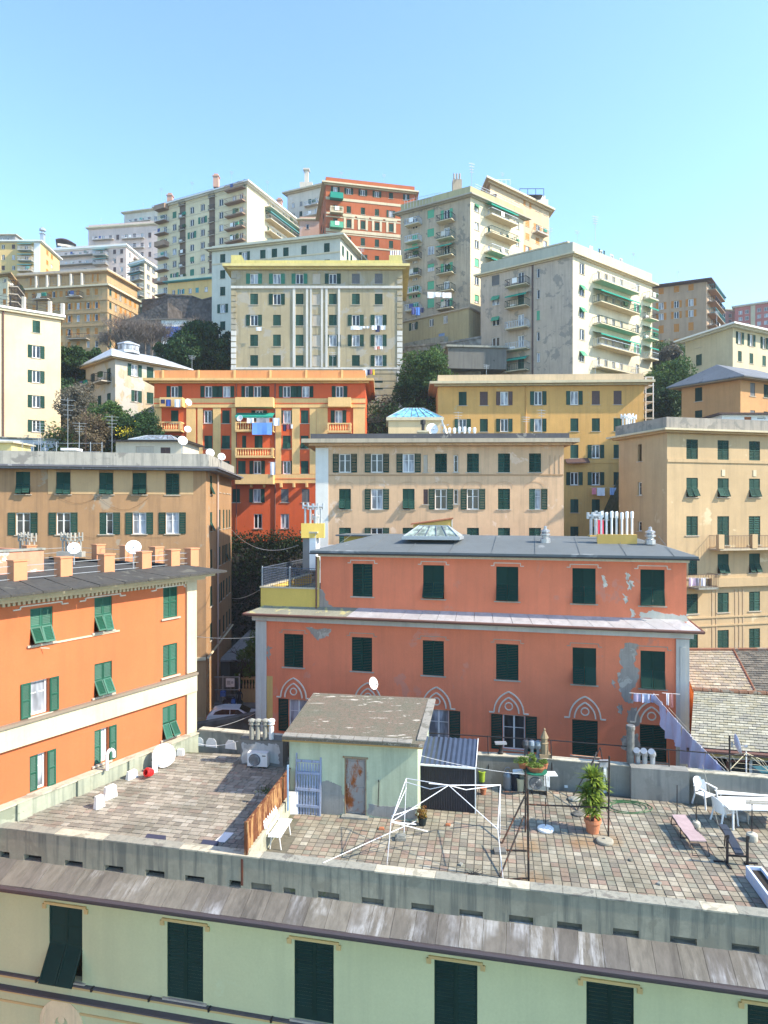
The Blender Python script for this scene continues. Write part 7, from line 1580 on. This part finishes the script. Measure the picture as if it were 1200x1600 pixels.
# flues and cowls along the back wall
def bw_y(x): return 25.72-(x-5.8)*(.1702 if x < 5.8 else .2484)
def on_wall(u, z=20.54):
    k = (u-600)/F; y = 25.7
    for _ in range(8): y = bw_y(k*y)
    return Vector((k*y, y+.03, z))
tag(MB().lathe([(.10,0),(.12,.06),(.07,.1),(.07,.38)],10,mi=1).box(-.22,.22,-.12,.12,.38,.44,mi=0).build('vent_cowl', [METAL, DKMET], None, Matrix.Translation(on_wall(782.5))), 'black stub vent with a flat white cap on the back wall', 'vent')
for u,lab,m in ((822,'black vent with a grey egg-shaped cowl, leftmost of three','b'),(831.5,'grey egg-shaped vent cowl in the middle of three','g'),(841,'rightmost of the three egg-shaped vent cowls','g')): tag(MB().lathe([(.09,0),(.07,.05),(.06,.25),(.12,.30),(.15,.42),(.12,.55),(.04,.60)],12,mi=0).build('vent_cowl', [plain('cowl_'+m,(.32,.35,.38) if m == 'g' else (.10,.10,.11),.4,.5,.4)], None, Matrix.Translation(on_wall(u))), lab, 'vent')
tag(MB().box(-.22,.22,-.18,.18,0,.12).lathe([(.16,.12),(.14,.5),(.17,.52),(.12,.56),(.12,.70),(.16,.72),(.10,.85),(.03,1.0),(.05,1.04),(.0,1.1)],8).build('stone_finial', plaster('stone_brown',(.30,.23,.14),stain=.6,scale=4), None, Matrix.Translation(on_wall(851))), 'brown stone chimney shaped like a small minaret on the back wall', 'chimney')
tag(MB().bar((0,0,0),(0,0,1.25),.14,14).lathe([(.15,1.2),(.165,1.22),(.165,1.36),(.14,1.38)],14).build('flue', plain('flue_grey',(.20,.20,.19),.6,.4,.3,var=.5,sc=5), None, Matrix.Translation(on_wall(985.5,20.6))), 'tall grey metal flue standing on the concrete wall block', 'flue')
for u,lab in ((997,'left bent metal cowl beside the tall flue'),(1008,'middle bent metal cowl beside the tall flue'),(1020,'right bent metal cowl beside the tall flue')): tag(MB().bar((0,0,0),(0,0,.32),.09,10).bar((0,0,.32),(-.04,-.06,.42),.13,10).bar((-.04,-.06,.40),(-.10,-.14,.50),.12,10).build('vent_cowl', METAL, None, Matrix.Translation(on_wall(u,20.62))), lab, 'vent')
t = thing('wall_railing','long black pipe railing above the terrace back wall','railing',on_wall(738,20.5)); o_ = t.location.copy()
pr = [on_wall(u,21.18) for u in (665,860,1044,1200,1340)]
for a_,c_ in zip(pr[:-1],pr[1:]): MB().bar(a_-o_,c_-o_,.022,6).build('rail', DKMET, t)
for u in (762,860.5,1043.5,1240): p_ = on_wall(u,20.3)-Vector((0,.25,0)); MB().bar(p_-o_-Vector((0,0,.3)),p_-o_+Vector((0,.2,.92)),.02,6).build('post', DKMET, t)
# stand beside the yucca
s0 = G(933,1232,ZR); line_thing('folding_stand','black folding stand with grey stone feet behind the yucca','stand',[(G(893,1248,ZR),P(938,1168,25)),(P(938,1168,25),G(950,1240,ZR)),(P(932,1175,24.7),G(902,1268,ZR)),(P(934,1190,24.8),P(950,1190,24.8)),(G(902,1268,ZR),P(912,1235,24))],DKMET,.022)
tag(MB().lathe([(.2,0),(.22,.06),(.12,.1)],10).build('stone_weight', CONC, None, Matrix.Translation(G(897,1250,ZR+.006))), 'upper stone weight at the foot of the folding stand', 'stone'); tag(MB().lathe([(.2,0),(.2,.05),(.1,.08)],10).build('stone_weight', CONCD, None, Matrix.Translation(G(903,1273,ZR+.006))), 'lower dark stone weight left of the yucca pot', 'stone')
tag(MB().box(-.05,.05,-.04,.04,0,.95).box(-.2,.18,-.06,.05,.95,1.2,mi=1).build('post', [WHITE, METAL], None, Matrix.Translation(G(945,1238,ZR))), 'white post with a grey box on top behind the yucca', 'post')
# laundry line with lavender sheets
la_, lb_ = P(1021,1083,34.0), P(1133,1204,24.6)
t = thing('laundry','lavender bed sheets hanging on a line from the coral building to the terrace','laundry',la_)
MB().path([tuple((la_.lerp(lb_,k/12)-la_)-Vector((0,0,.5*4*(k/12)*(1-k/12)*.2))) for k in range(13)],.012,3).build('washing_line', WHITE, t)
def sheet(f0, f1, h0, h1, c, wob, seed):
    n, m = 26, 10; q = MB(); q.sm = True; rr = random.Random(seed); V = []
    pe = Vector(((lb_-la_).y,-(lb_-la_).x,0)).normalized()
    for i in range(n+1):
        f = i/n; g = f0+(f1-f0)*f; p = la_.lerp(lb_,g)-la_-Vector((0,0,.1*4*g*(1-g)))
        for j in range(m+1):
            e = j/m; hh = h0+(h1-h0)*f; w = math.sin(f*wob+e*2.0)*.10*(.3+e)+math.sin(f*wob*2.3)*.04
            V.append(p+pe*w+Vector((0,0,-hh*e))-(lb_-la_)*(.015*e*math.sin(f*6)))
    q._add(V,[(i*(m+1)+j,(i+1)*(m+1)+j,(i+1)*(m+1)+j+1,i*(m+1)+j+1) for i in range(n) for j in range(m)]); q.build('sheet', plain('sheet_%d'%seed, c, .9, .1, var=.12, sc=5), t)
sheet(.01,.25,.25,1.35,(.76,.70,.86),9,1); sheet(.25,.47,1.35,.95,(.76,.70,.86),8,1); sheet(.49,.62,1.6,1.4,(.60,.50,.60),7,2); sheet(.625,.80,1.25,.95,(.74,.68,.80),9,3); sheet(.80,.98,.9,.25,(.64,.60,.82),9,4)
laundry('pale cloths on a short line under the lower right coral windows', P(990,1083,33.9), 1.0, [(.0,.36,.42,(.62,.5,.62)),(.40,.38,.45,(.6,.62,.75)),(.82,.16,.42,(.5,.5,.7))], rz=-.2)
laundry('red-rimmed white cloth beside the top of the lavender sheets', P(1041,1083,33.6), .45, [(.0,.14,.6,WHT),(.2,.12,.7,(.7,.35,.3))], rz=-.2)
# sunbed
q0,q1,q2,q3 = G(1050,1275,19.84),G(1071,1275,19.84),G(1104,1314.5,19.84),G(1078,1313.5,19.84); o_ = (q0+q1+q2+q3)/4; t = thing('sunbed','faded mauve folding sunbed on the tiles','sunbed',(o_.x,o_.y,ZR))
O3 = Vector((o_.x,o_.y,ZR)); n = 10; q = MB()
for k in range(n):
    f0,f1 = k/n,(k+1)/n; zf = lambda f: .03*math.sin(f*9)+(.05 if f < .1 else 0)
    q.hexa([q0.lerp(q3,f0)-O3+Vector((0,0,zf(f0)-.03)),q1.lerp(q2,f0)-O3+Vector((0,0,zf(f0)-.03)),q1.lerp(q2,f1)-O3+Vector((0,0,zf(f1)-.03)),q0.lerp(q3,f1)-O3+Vector((0,0,zf(f1)-.03)),q0.lerp(q3,f0)-O3+Vector((0,0,zf(f0))),q1.lerp(q2,f0)-O3+Vector((0,0,zf(f0))),q1.lerp(q2,f1)-O3+Vector((0,0,zf(f1))),q0.lerp(q3,f1)-O3+Vector((0,0,zf(f1)))])
q.build('canvas', plain('mauve_canvas',(.40,.30,.30),.9,.1,var=.15), t)
for a_,c_ in ((q0,q3),(q1,q2)): MB().bar(a_-O3-Vector((0,0,.03)),c_-O3-Vector((0,0,.03)),.016,6).build('side_rail', DKMET, t)
for a_,c_ in ((q0,q1),(q3,q2)):
    d = Vector(((q3-q0).x,(q3-q0).y,0)).normalized()*(.25 if a_ == q3 else -.1); d = -d if False else d
    f1_,f2_ = a_-O3+d,c_-O3+d; f1_.z = f2_.z = .015; MB().path([a_-O3-Vector((0,0,.04)),f1_,f2_,c_-O3-Vector((0,0,.04))],.014,6).build('leg', DKMET, t)
m1,m2 = q0.lerp(q3,.5)-O3,q1.lerp(q2,.5)-O3; MB().path([m1,Vector((m1.x,m1.y,.015)),Vector((m2.x,m2.y,.015)),m2],.014,6).build('leg', DKMET, t)
# weight bench
wb = G(1152,1352,ZR); t = thing('weight_bench','black weight-lifting bench with two uprights','weight bench',wb,-.12)
for x in (-.28,.28):
    MB().box(x-.03,x+.03,-.03,.03,.05,.85).build('upright', DKMET, t); MB().box(x-.03,x+.03,-.28,.18,0,.05).build('foot', DKMET, t); MB().box(x*1.7-.14,x*1.7+.14,.1,.16,.0,.045).build('foot', DKMET, t)
    MB().box(x-.04,x+.04,-.06,-.031,.80,.9).build('bar_rest', DKMET, t)
MB().box(-.25,.25,-.02,.02,.25,.30).build('crossbar', DKMET, t)
MB().hexa([(-.10,-.1,.36),(.14,-.1,.36),(.10,.75,.62),(-.14,.75,.62),(-.10,-.1,.42),(.14,-.1,.42),(.10,.75,.68),(-.14,.75,.68)]).build('pad', plain('pad_vinyl',(.04,.045,.06),.4,.4), t)
MB().hexa([(-.13,.78,.62),(.11,.78,.62),(.09,1.1,.64),(-.14,1.1,.64),(-.13,.78,.68),(.11,.78,.68),(.09,1.1,.70),(-.14,1.1,.70)]).build('head_pad', MATS['pad_vinyl'], t); MB().bar((0,1.0,0),(0,.9,.62),.02,6).bar((-.2,1.0,.02),(.2,1.0,.02),.02,6).build('rear_leg', DKMET, t)
# planter trough
tp = G(1178,1372,ZR); t = thing('planter_trough','long pale blue trough with dark soil at the right edge','planter',(tp.x,tp.y,ZR+.004),R(-98)); BPT = rusty('trough_blue',(.50,.58,.72),(.7,.7,.68),.4,3)
MB().box(0,2.4,-.22,-.16,.0,.34).box(0,2.4,.16,.22,0,.34).box(0,.06,-.16,.16,0,.34).box(2.34,2.4,-.16,.16,0,.34).build('side', BPT, t); MB().box(.06,2.34,-.16,.16,0,.25).build('soil', plain('soil',(.03,.025,.02),.95), t)
# white armchair
def armchair(label, p, rz, mat=WHITE):
    t = thing('plastic_armchair', label, 'chair', p, rz); MB().hexa([(-.25,-.25,.40),(.25,-.25,.40),(.21,.22,.37),(-.21,.22,.37),(-.25,-.25,.43),(.25,-.25,.43),(.21,.22,.40),(-.21,.22,.40)]).build('seat', mat, t)
    q = MB(); n = 8; P_ = lambda k,z: (.28*math.cos(3.1416*k/n),.14+.16*math.sin(3.1416*k/n)+.12*(z-.4),z)
    for k in range(n):
        zt0,zt1 = [.66+.24*math.sin(3.1416*kk/n)**.7 if 0 < kk < n else .64 for kk in (k,k+1)]
        a_ = [P_(k,.40),P_(k+1,.40),P_(k+1,zt1),P_(k,zt0)]; q.hexa([a_[0],a_[1],tuple(Vector(a_[1])+Vector((0,.02,0))),tuple(Vector(a_[0])+Vector((0,.02,0))),a_[3],a_[2],tuple(Vector(a_[2])+Vector((0,.02,0))),tuple(Vector(a_[3])+Vector((0,.02,0)))])
    q.build('backrest', mat, t)
    for s in (-1,1):
        MB().hexa([(s*.30-.03,-.26,.62),(s*.30+.03,-.26,.62),(s*.30+.03,.2,.66),(s*.30-.03,.2,.66),(s*.30-.03,-.26,.65),(s*.30+.03,-.26,.65),(s*.30+.03,.2,.69),(s*.30-.03,.2,.69)]).build('armrest', mat, t)
        MB().bar((s*.31,-.30,0),(s*.29,-.24,.63),.032,6,r2=.025).build('leg', mat, t); MB().bar((s*.27,.30,0),(s*.24,.2,.40),.032,6,r2=.03).build('leg', mat, t)
armchair('white plastic armchair by the back wall left of the table', G(1101,1258,ZR+.004), R(25)); armchair('white plastic chair tucked under the left end of the table', G(1131,1285,ZR+.004), R(100))
tc = [G(1120,1244,20.22),G(1240,1247,20.22),G(1240,1266,20.22),G(1139,1264,20.22)]; o_ = sum(tc,Vector())/4; t = thing('garden_table','white plastic garden table at the right edge','table',(o_.x,o_.y,ZR+.004)); O4 = Vector((o_.x,o_.y,ZR+.004))
MB().hexa([x-O4-Vector((0,0,.04)) for x in (tc[3],tc[2],tc[1],tc[0])]+[x-O4 for x in (tc[3],tc[2],tc[1],tc[0])]).build('tabletop', WHITE, t)
for x in tc: y = (x-O4)*.86; MB().bar((y.x,y.y,0),(y.x,y.y,.68),.035,6).build('leg', WHITE, t)
bench('white bench with a slatted back behind the garden table', (*G(1155,1254,ZR).xy,ZR+.004), -.12, 1.75); bench('weathered pale slatted bench in front of the garden table', (*G(1188,1292,ZR).xy+Vector((.2,.1)),ZR+.004), -.1+3.1416, 1.3, plain('weathered_wood',(.50,.44,.36),.8))
q = MB(); q.sm = True; tag(q.lathe([(.22,0),(.27,.08),(.25,.2),(.14,.26),(.02,.27)],12).build('grey_sack', plain('sack_grey',(.28,.29,.28),.9), None, Matrix.Translation(G(1158,1281,ZR+.006))), 'limp grey sack under the garden table', 'sack')
tag(MB().box(-.5,.5,-.3,.3,0,.5).box(-.52,.52,-.32,.32,.501,.56).build('storage_box', plain('teal_plastic',(.03,.12,.14),.5), None, T(*G(1204,1240,ZR).xy,ZR+.4)), 'dark teal box behind the table at the right edge', 'box')
bpy.data.objects['storage_box'].location.z = ZR+.006; bpy.data.objects['storage_box'].scale.z = 1.6
t = thing('rotary_dryer','white rotary clothes dryer with open arms near the right edge','clothes dryer',G(1166,1240,ZR)); hp = 1.95
MB().bar((0,0,0),(0,0,1.55),.022,6).build('pole', WHITE, t)
ends = []
for k in range(4):
    a = k*1.5708+.5; e = (1.05*math.cos(a),1.05*math.sin(a),1.02); ends.append(e); MB().bar((0,0,1.5),e,.014,5).build('arm', CREAM, t)
for f in (.55,.8,1.0): MB().path([tuple(Vector((0,0,1.5)).lerp(Vector(e),f)) for e in ends+[ends[0]]],.006,3).build('line', CREAM, t)
wire('guy_line','long guy line running down across the tiles beside the sunbed',P(1098,1195,24),G(1134,1332,ZR),.02,.010,CREAM); wire('guy_line','guy line from the sheet line post to the wall foot',P(1045,1106,33),G(1172,1235,ZR),.1,.010,CREAM)
p = P(1149,1163,24.6); t = dish(1149,1163,24.4,.36,'dish seen edge-on on a black pole above the table',1.35,plain('dish_lilac',(.55,.55,.66),.4),post=.1,el=.2)
tag(MB().bar((0,0,0),(0,0,1.75),.03,6).build('pole', DKMET, None, Matrix.Translation(P(1140,1225,24.2))), 'black pole carrying the edge-on dish', 'pole')
dish(582,1068,36.9,.34,'small white dish standing above the hut in front of the coral building',.9,post=.1); 
# left terrace furniture
p = G(257,1198,ZL); t = dish(255,1180,p.y,.44,'large white dish standing on the left terrace',.55,post=.45,el=.25); 
AB0 = G(376,1194,ZL).xy; abt = Vector((1,-.165)).normalized()
aw = Bd('chimney_wall','grey wall block with a white patch carrying four small chimneys, left of the hut',[AB0,AB0+abt*1.72,AB0+abt*1.72+Vector((.1,.5)),AB0+Vector((.1,.5))],ZL-.3,20.98,plaster('concrete_block_grey',(.22,.22,.21)),'wall block'); aw.walls(); aw.slab(20.978,21.03,.03,CONCD,'coping')
patch(aw,0,[(378,1161),(392,1163),(402,1160),(414,1164),(430,1162),(437,1166),(436,1193),(378,1192)],plaster('whitewash',(.50,.51,.50),(.3,.3,.29),.35,.8,3),d=.01,name='white_patch',seed=50)
aircon('white air conditioner with a round fan in front of the white patch', G(404,1198,ZL+.004), -.16, .80,.52,.06)
for k,(u,lab) in enumerate(((393.5,'left grey chimney pot on the wall block'),(403,'second grey chimney pot on the wall block'),(414.5,'third darker chimney pot on the wall block'),(424,'right white chimney pot on the wall block'))):
    p_ = P(u,1155,26.2); m_ = WHITE if k == 3 else CONC; tag(MB().bar((0,0,0),(0,0,.48),.10,10).lathe([(.07,.48),(.07,.56),(.13,.57),(.13,.62),(.10,.63),(.10,.68),(.15,.69),(.14,.75),(.03,.80)],10).build('chimney_pot', m_, None, Matrix.Translation((p_.x,p_.y,21.03))), lab, 'chimney pot')
tag(MB().lathe([(.13,0),(.16,.1),(.17,.25),(.13,.30),(.09,.30),(.10,.1),(.0,.08)],16,axis=(-.5,-.9,.35)).build('red_tub', plain('red_plastic',(.72,.02,.02),.4), None, Matrix.Translation(G(237,1214,ZL)+Vector((0,0,.17)))), 'round red plastic tub lying by the left parapet', 'tub')
tag(MB().box(-.1,.1,-.1,.1,0,.38).build('white_bottle', WHITE, None, T(*G(242,1206,ZL).xy,ZL+.004,.4)), 'white container behind the red tub', 'container')
t = thing('curved_vent','white plastic vent pipe bent like a cane on the left parapet','vent pipe',Vector((*G(167,1228,ZL).xy,20.57)))
MB().path([(0,0,0),(0,0,.55),(.03,.03,.66),(.1,.08,.72),(.18,.12,.68),(.2,.14,.58),(.2,.14,.42)],.06,10).build('pipe', WHITE, t); p_ = la+od3*((167-0)/290*8.2)
for k,(u,v,w,h_,lab) in enumerate(((172,1247,.5,.42,'tall white painted block against the left parapet'),(206,1216,.45,.28,'white rounded lump beside the left parapet'),(155,1262,.35,.4,'narrow white slab at the left parapet foot'),(266,1190,.28,.2,'small white block under the large dish'),(211+71,1180,.3,.25,'white block in the far left corner of the terrace'))):
    tag(MB().hexa([(-w/2,-.08,0),(w/2,-.08,0),(w/2,.08,0),(-w/2,.08,0),(-w/2*.8,-.06,h_),(w/2*.8,-.06,h_*.95),(w/2*.75,.08,h_),(-w/2*.7,.08,h_)]).build('white_block', WHITE, None, T(*G(u,v,ZL).xy,ZL+.004,math.atan2(od.y,od.x) if k < 4 else -.16)), lab, 'block')
for u,lab in ((293,'left pale patch painted round a drain in the rear parapet'),(316,'middle pale patch painted round a drain in the rear parapet'),(350,'right pale patch painted round a drain in the rear parapet')):
    p_ = G(u,1187,ZL); L_ = (bw1-bw0); f = (p_.x-bw0.x)/(L_.x-L_.y/p_.y*p_.x if False else L_.x); y_ = bw0.y+L_.y*f
    tag(MB()._add([(-.25,0,0),(.25,0,0),(.22,0,.26),(.12,0,.36),(-.12,0,.37),(-.23,0,.22),(-.25,.03,0),(.25,.03,0),(.22,.03,.26),(.12,.03,.36),(-.12,.03,.37),(-.23,.03,.22)],[(0,1,2,3,4,5)]+[(k,6+k,6+(k+1)%6,(k+1)%6) for k in range(6)]).build('painted_patch', WHITE, None, T(p_.x,y_-.035,ZL+.01,math.atan2(L_.y,L_.x))), lab, 'painted patch')
for u,v,w,lab in ((241,1314,.62,'dark glass skylight flap near the parapet at the left'),(326,1323,.5,'dark metal flap on the floor near the rusty fence')): tag(MB().hexa([(-w/2,-.14,0),(w/2,-.14,0),(w/2,.14,0),(-w/2,.14,0),(-w/2,-.14,.03),(w/2,-.14,.03),(w/2,.14,.12),(-w/2,.14,.12)]).build('floor_hatch', plain('hatch_slate',(.05,.055,.09),.4,.4), None, T(*G(u,v,ZL).xy,ZL+.006,-.2)), lab, 'hatch')
tag(MB().hexa([(-.18,-.3,0),(.14,-.3,0),(.2,.3,0),(-.1,.3,0),(-.18,-.3,.012),(.14,-.3,.012),(.2,.3,.012),(-.1,.3,.012)]).build('white_scrap', WHITE, None, T(*G(350,1309,ZL).xy,ZL+.012,-.15)), 'flat white scrap lying on the left terrace tiles', 'scrap')
q = MB()
for k in range(20):
    a = random.uniform(0,6.28); q.bar((random.uniform(-.25,.25),random.uniform(-.05,.05),0),(random.uniform(-.3,.3),random.uniform(-.08,.08),random.uniform(.03,.14)),.006,3)
tag(q.build('dry_twigs', DKMET, None, Matrix.Translation(G(743,1367,ZR+.12))), 'dry twigs on the coping of the front parapet', 'twigs')
wc = rng.normal(size=(260,3))*np.array([.16,.16,.05]); tag(leaf_cloud('weed_tuft', MG, wc, np.full(260,.03), None, G(418,1238,ZL)+Vector((0,0,.06))), 'tuft of weeds beside the rusty fence', 'weeds')
hz, nt_, bb_ = _base('air', 1); nt_.nodes.remove(bb_); vp = nt_.nodes.new('ShaderNodeVolumePrincipled')
vp.inputs['Color'].default_value = (.80,.90,1,1); vp.inputs['Density'].default_value = .0003; vp.inputs['Anisotropy'].default_value = .3
nt_.links.new(vp.outputs[0], nt_.nodes['Material Output'].inputs['Volume'])
hb_ = MB().box(-2600,2600,-80,2700,-30,165).build('haze', hz); tag(hb_, 'thin pale air over the whole hillside', None, kind='stuff')
scene.cycles.volume_bounces = 1
# clutter on the far roofs
for k,(u,v,Y,h,lab) in enumerate(((252,309,158,3.2,'aerial at the left end of the tallest tower roof'),(300,296,155,2.6,'small aerial left of the middle of the tallest tower roof'),(362,282,152,3.0,'aerial near the corner of the tallest tower roof'),(418,296,158,3.0,'aerial over the sunny side of the tallest tower'),
  (455,318,168,2.4,'low aerial at the right end of the tallest tower roof'),(533,281,136,2.4,'aerial on the left part of the orange-red palazzo roof'),(600,287,138,2.8,'aerial on the middle of the orange-red palazzo roof'),(158,354,242,4.5,'aerial on the pink skyline block'),(218,352,242,3.6,'aerial at the right of the pink skyline block'),(224,328,264,4.2,'aerial on the highest pale block on the left'),
  (120,386,220,3.2,'aerial on the pinkish white block'),(12,372,192,3.0,'aerial on the yellow building roof room'),(78,382,196,4.0,'aerial right of the mushroom-capped chimney'),(785,290,130,3.4,'aerial on the pale ochre roof left of the pergola'),(860,380,105,3.2,'aerial left of the peak of the cream-sided block'),(902,378,103,2.4,'short aerial beside the roof vents of the cream-sided block'),
  (990,412,112,2.6,'aerial at the right end of the cream-sided block'),(1060,436,144,2.6,'aerial on the beige block with orange shutters'),(420,404,99,2.2,'aerial on the left of the olive palazzo roof'),(565,408,99,2.6,'aerial on the right of the olive palazzo roof'),(470,370,118,2.6,'aerial on the blue-grey building roof'),(760,592,86,2.4,'aerial on the left of the mustard roof'),(930,590,84,2.6,'aerial on the right of the mustard roof'),(1120,503,99,2.2,'aerial on the cream hillside building'),
  (60,707,58,1.6,'low aerial on the parapet of the tan block near the left edge'),(520,575,84,2.6,'aerial at the right of the vermilion roof'),(300,576,84,2.2,'aerial at the left of the vermilion roof'))):
    antenna(u, v+4, Y, h*.9, lab, 3, .9, r=.022)
for lab,a_,c_,z_ in (('light railing round the roof terrace of the cream-sided block',pt(900,103),pt(1012,116),69.6),('light railing on the sunny edge of the grey tower roof',pt(742,114),pt(812,122),84.2),('light railing on the left edge of the grey tower roof',pt(632,118),pt(690,115),83.2)):
    t = thing('roof_railing', lab, 'railing', (a_.x,a_.y,z_)); n = 12; d = Vector((c_.x-a_.x,c_.y-a_.y,0)); m = MB()
    for z in (.5,.95): m.bar((0,0,z),(d.x,d.y,z),.03,4)
    m.build('rail', METAL, t)
    for k in range(n+1): MB().bar((0,0,-.6),(0,0,.97),.03,4).build('post', METAL, t, T(d.x*k/n,d.y*k/n,0))
# small clutter on the terraces
q = MB(); pts = [(.5*math.cos(a*.5)*(1+.03*a),.35*math.sin(a*.5)*(1+.02*a),.015+.004*(a%5)) for a in range(30)]
tag(q.path(pts,.014,5).build('garden_hose', plain('hose_green',(.05,.16,.06),.5), None, Matrix.Translation(G(980,1262,ZR))), 'coiled green hose on the tiles near the concrete wall block', 'hose')
wire('cable','thin cable lying along the foot of the back wall',G(860,1236,ZR+.01),G(985,1246,ZR+.01),0,.008,DKMET)
wire('cable','white cable looping along the rear parapet of the left terrace',P(310,1162,27.1),P(372,1158,26.4),.12,.01,WHITE)
wire('washing_line','thin line strung from the hut corner to the iron pergola',P(655,1180,22.9),P(821,1210,22),.08,.006,WHITE)
for k,(u,v,s_,lab) in enumerate(((596,1296,.1,'broken brick on the tiles in front of the hut'),(720,1352,.08,'small stone near the front coping'),(985,1345,.07,'loose stone on the tiles below the sunbed'),(700,1290,.09,'flat broken tile in the middle of the terrace'),(1030,1382,.08,'pebble of mortar near the right front coping'))):
    tag(MB().hexa([(-s_,-s_*.6,0),(s_,-s_*.7,0),(s_*.9,s_*.6,0),(-s_*.8,s_*.7,0),(-s_*.8,-s_*.5,s_*.6),(s_*.7,-s_*.6,s_*.5),(s_*.8,s_*.5,s_*.6),(-s_*.7,s_*.6,s_*.55)]).build('rubble', TERRA if k in (0,3) else CONC, None, T(*G(u,v,ZR).xy,ZR+.01,k)), lab, 'rubble')
# groups for look-alikes
GR = {'apartment building':'apartment buildings stepping up the hillside','satellite dish':'satellite dishes on roofs and balconies','laundry':'washing hung out to dry','tree':'trees on the hillside','bush':'bushes on the slope','antenna':'roof aerials','chimney pots':'clusters of flue pipes on the roofs','chimney':'chimneys on the roofs','parasol base':'parasol and pole bases on the terrace','cable':'cables strung across the lane','vent':'vents on the terrace back wall','chimney pot':'chimney pots on the wall block','roof room':'rooms on the flat roofs','bench':'slatted benches on the terrace','retaining wall':'retaining walls on the slope','plank':'white planks at the foot of the back wall','block':'blocks lying on the terraces','painted patch':'painted patches on the rear parapet','chair':'white plastic chairs','potted plant':'potted plants on the terrace','roof vent':'ribbed vents on the membrane roof'}
for o in col.objects:
    if o.parent is None and o.get('category') in GR: o['group'] = GR[o['category']]
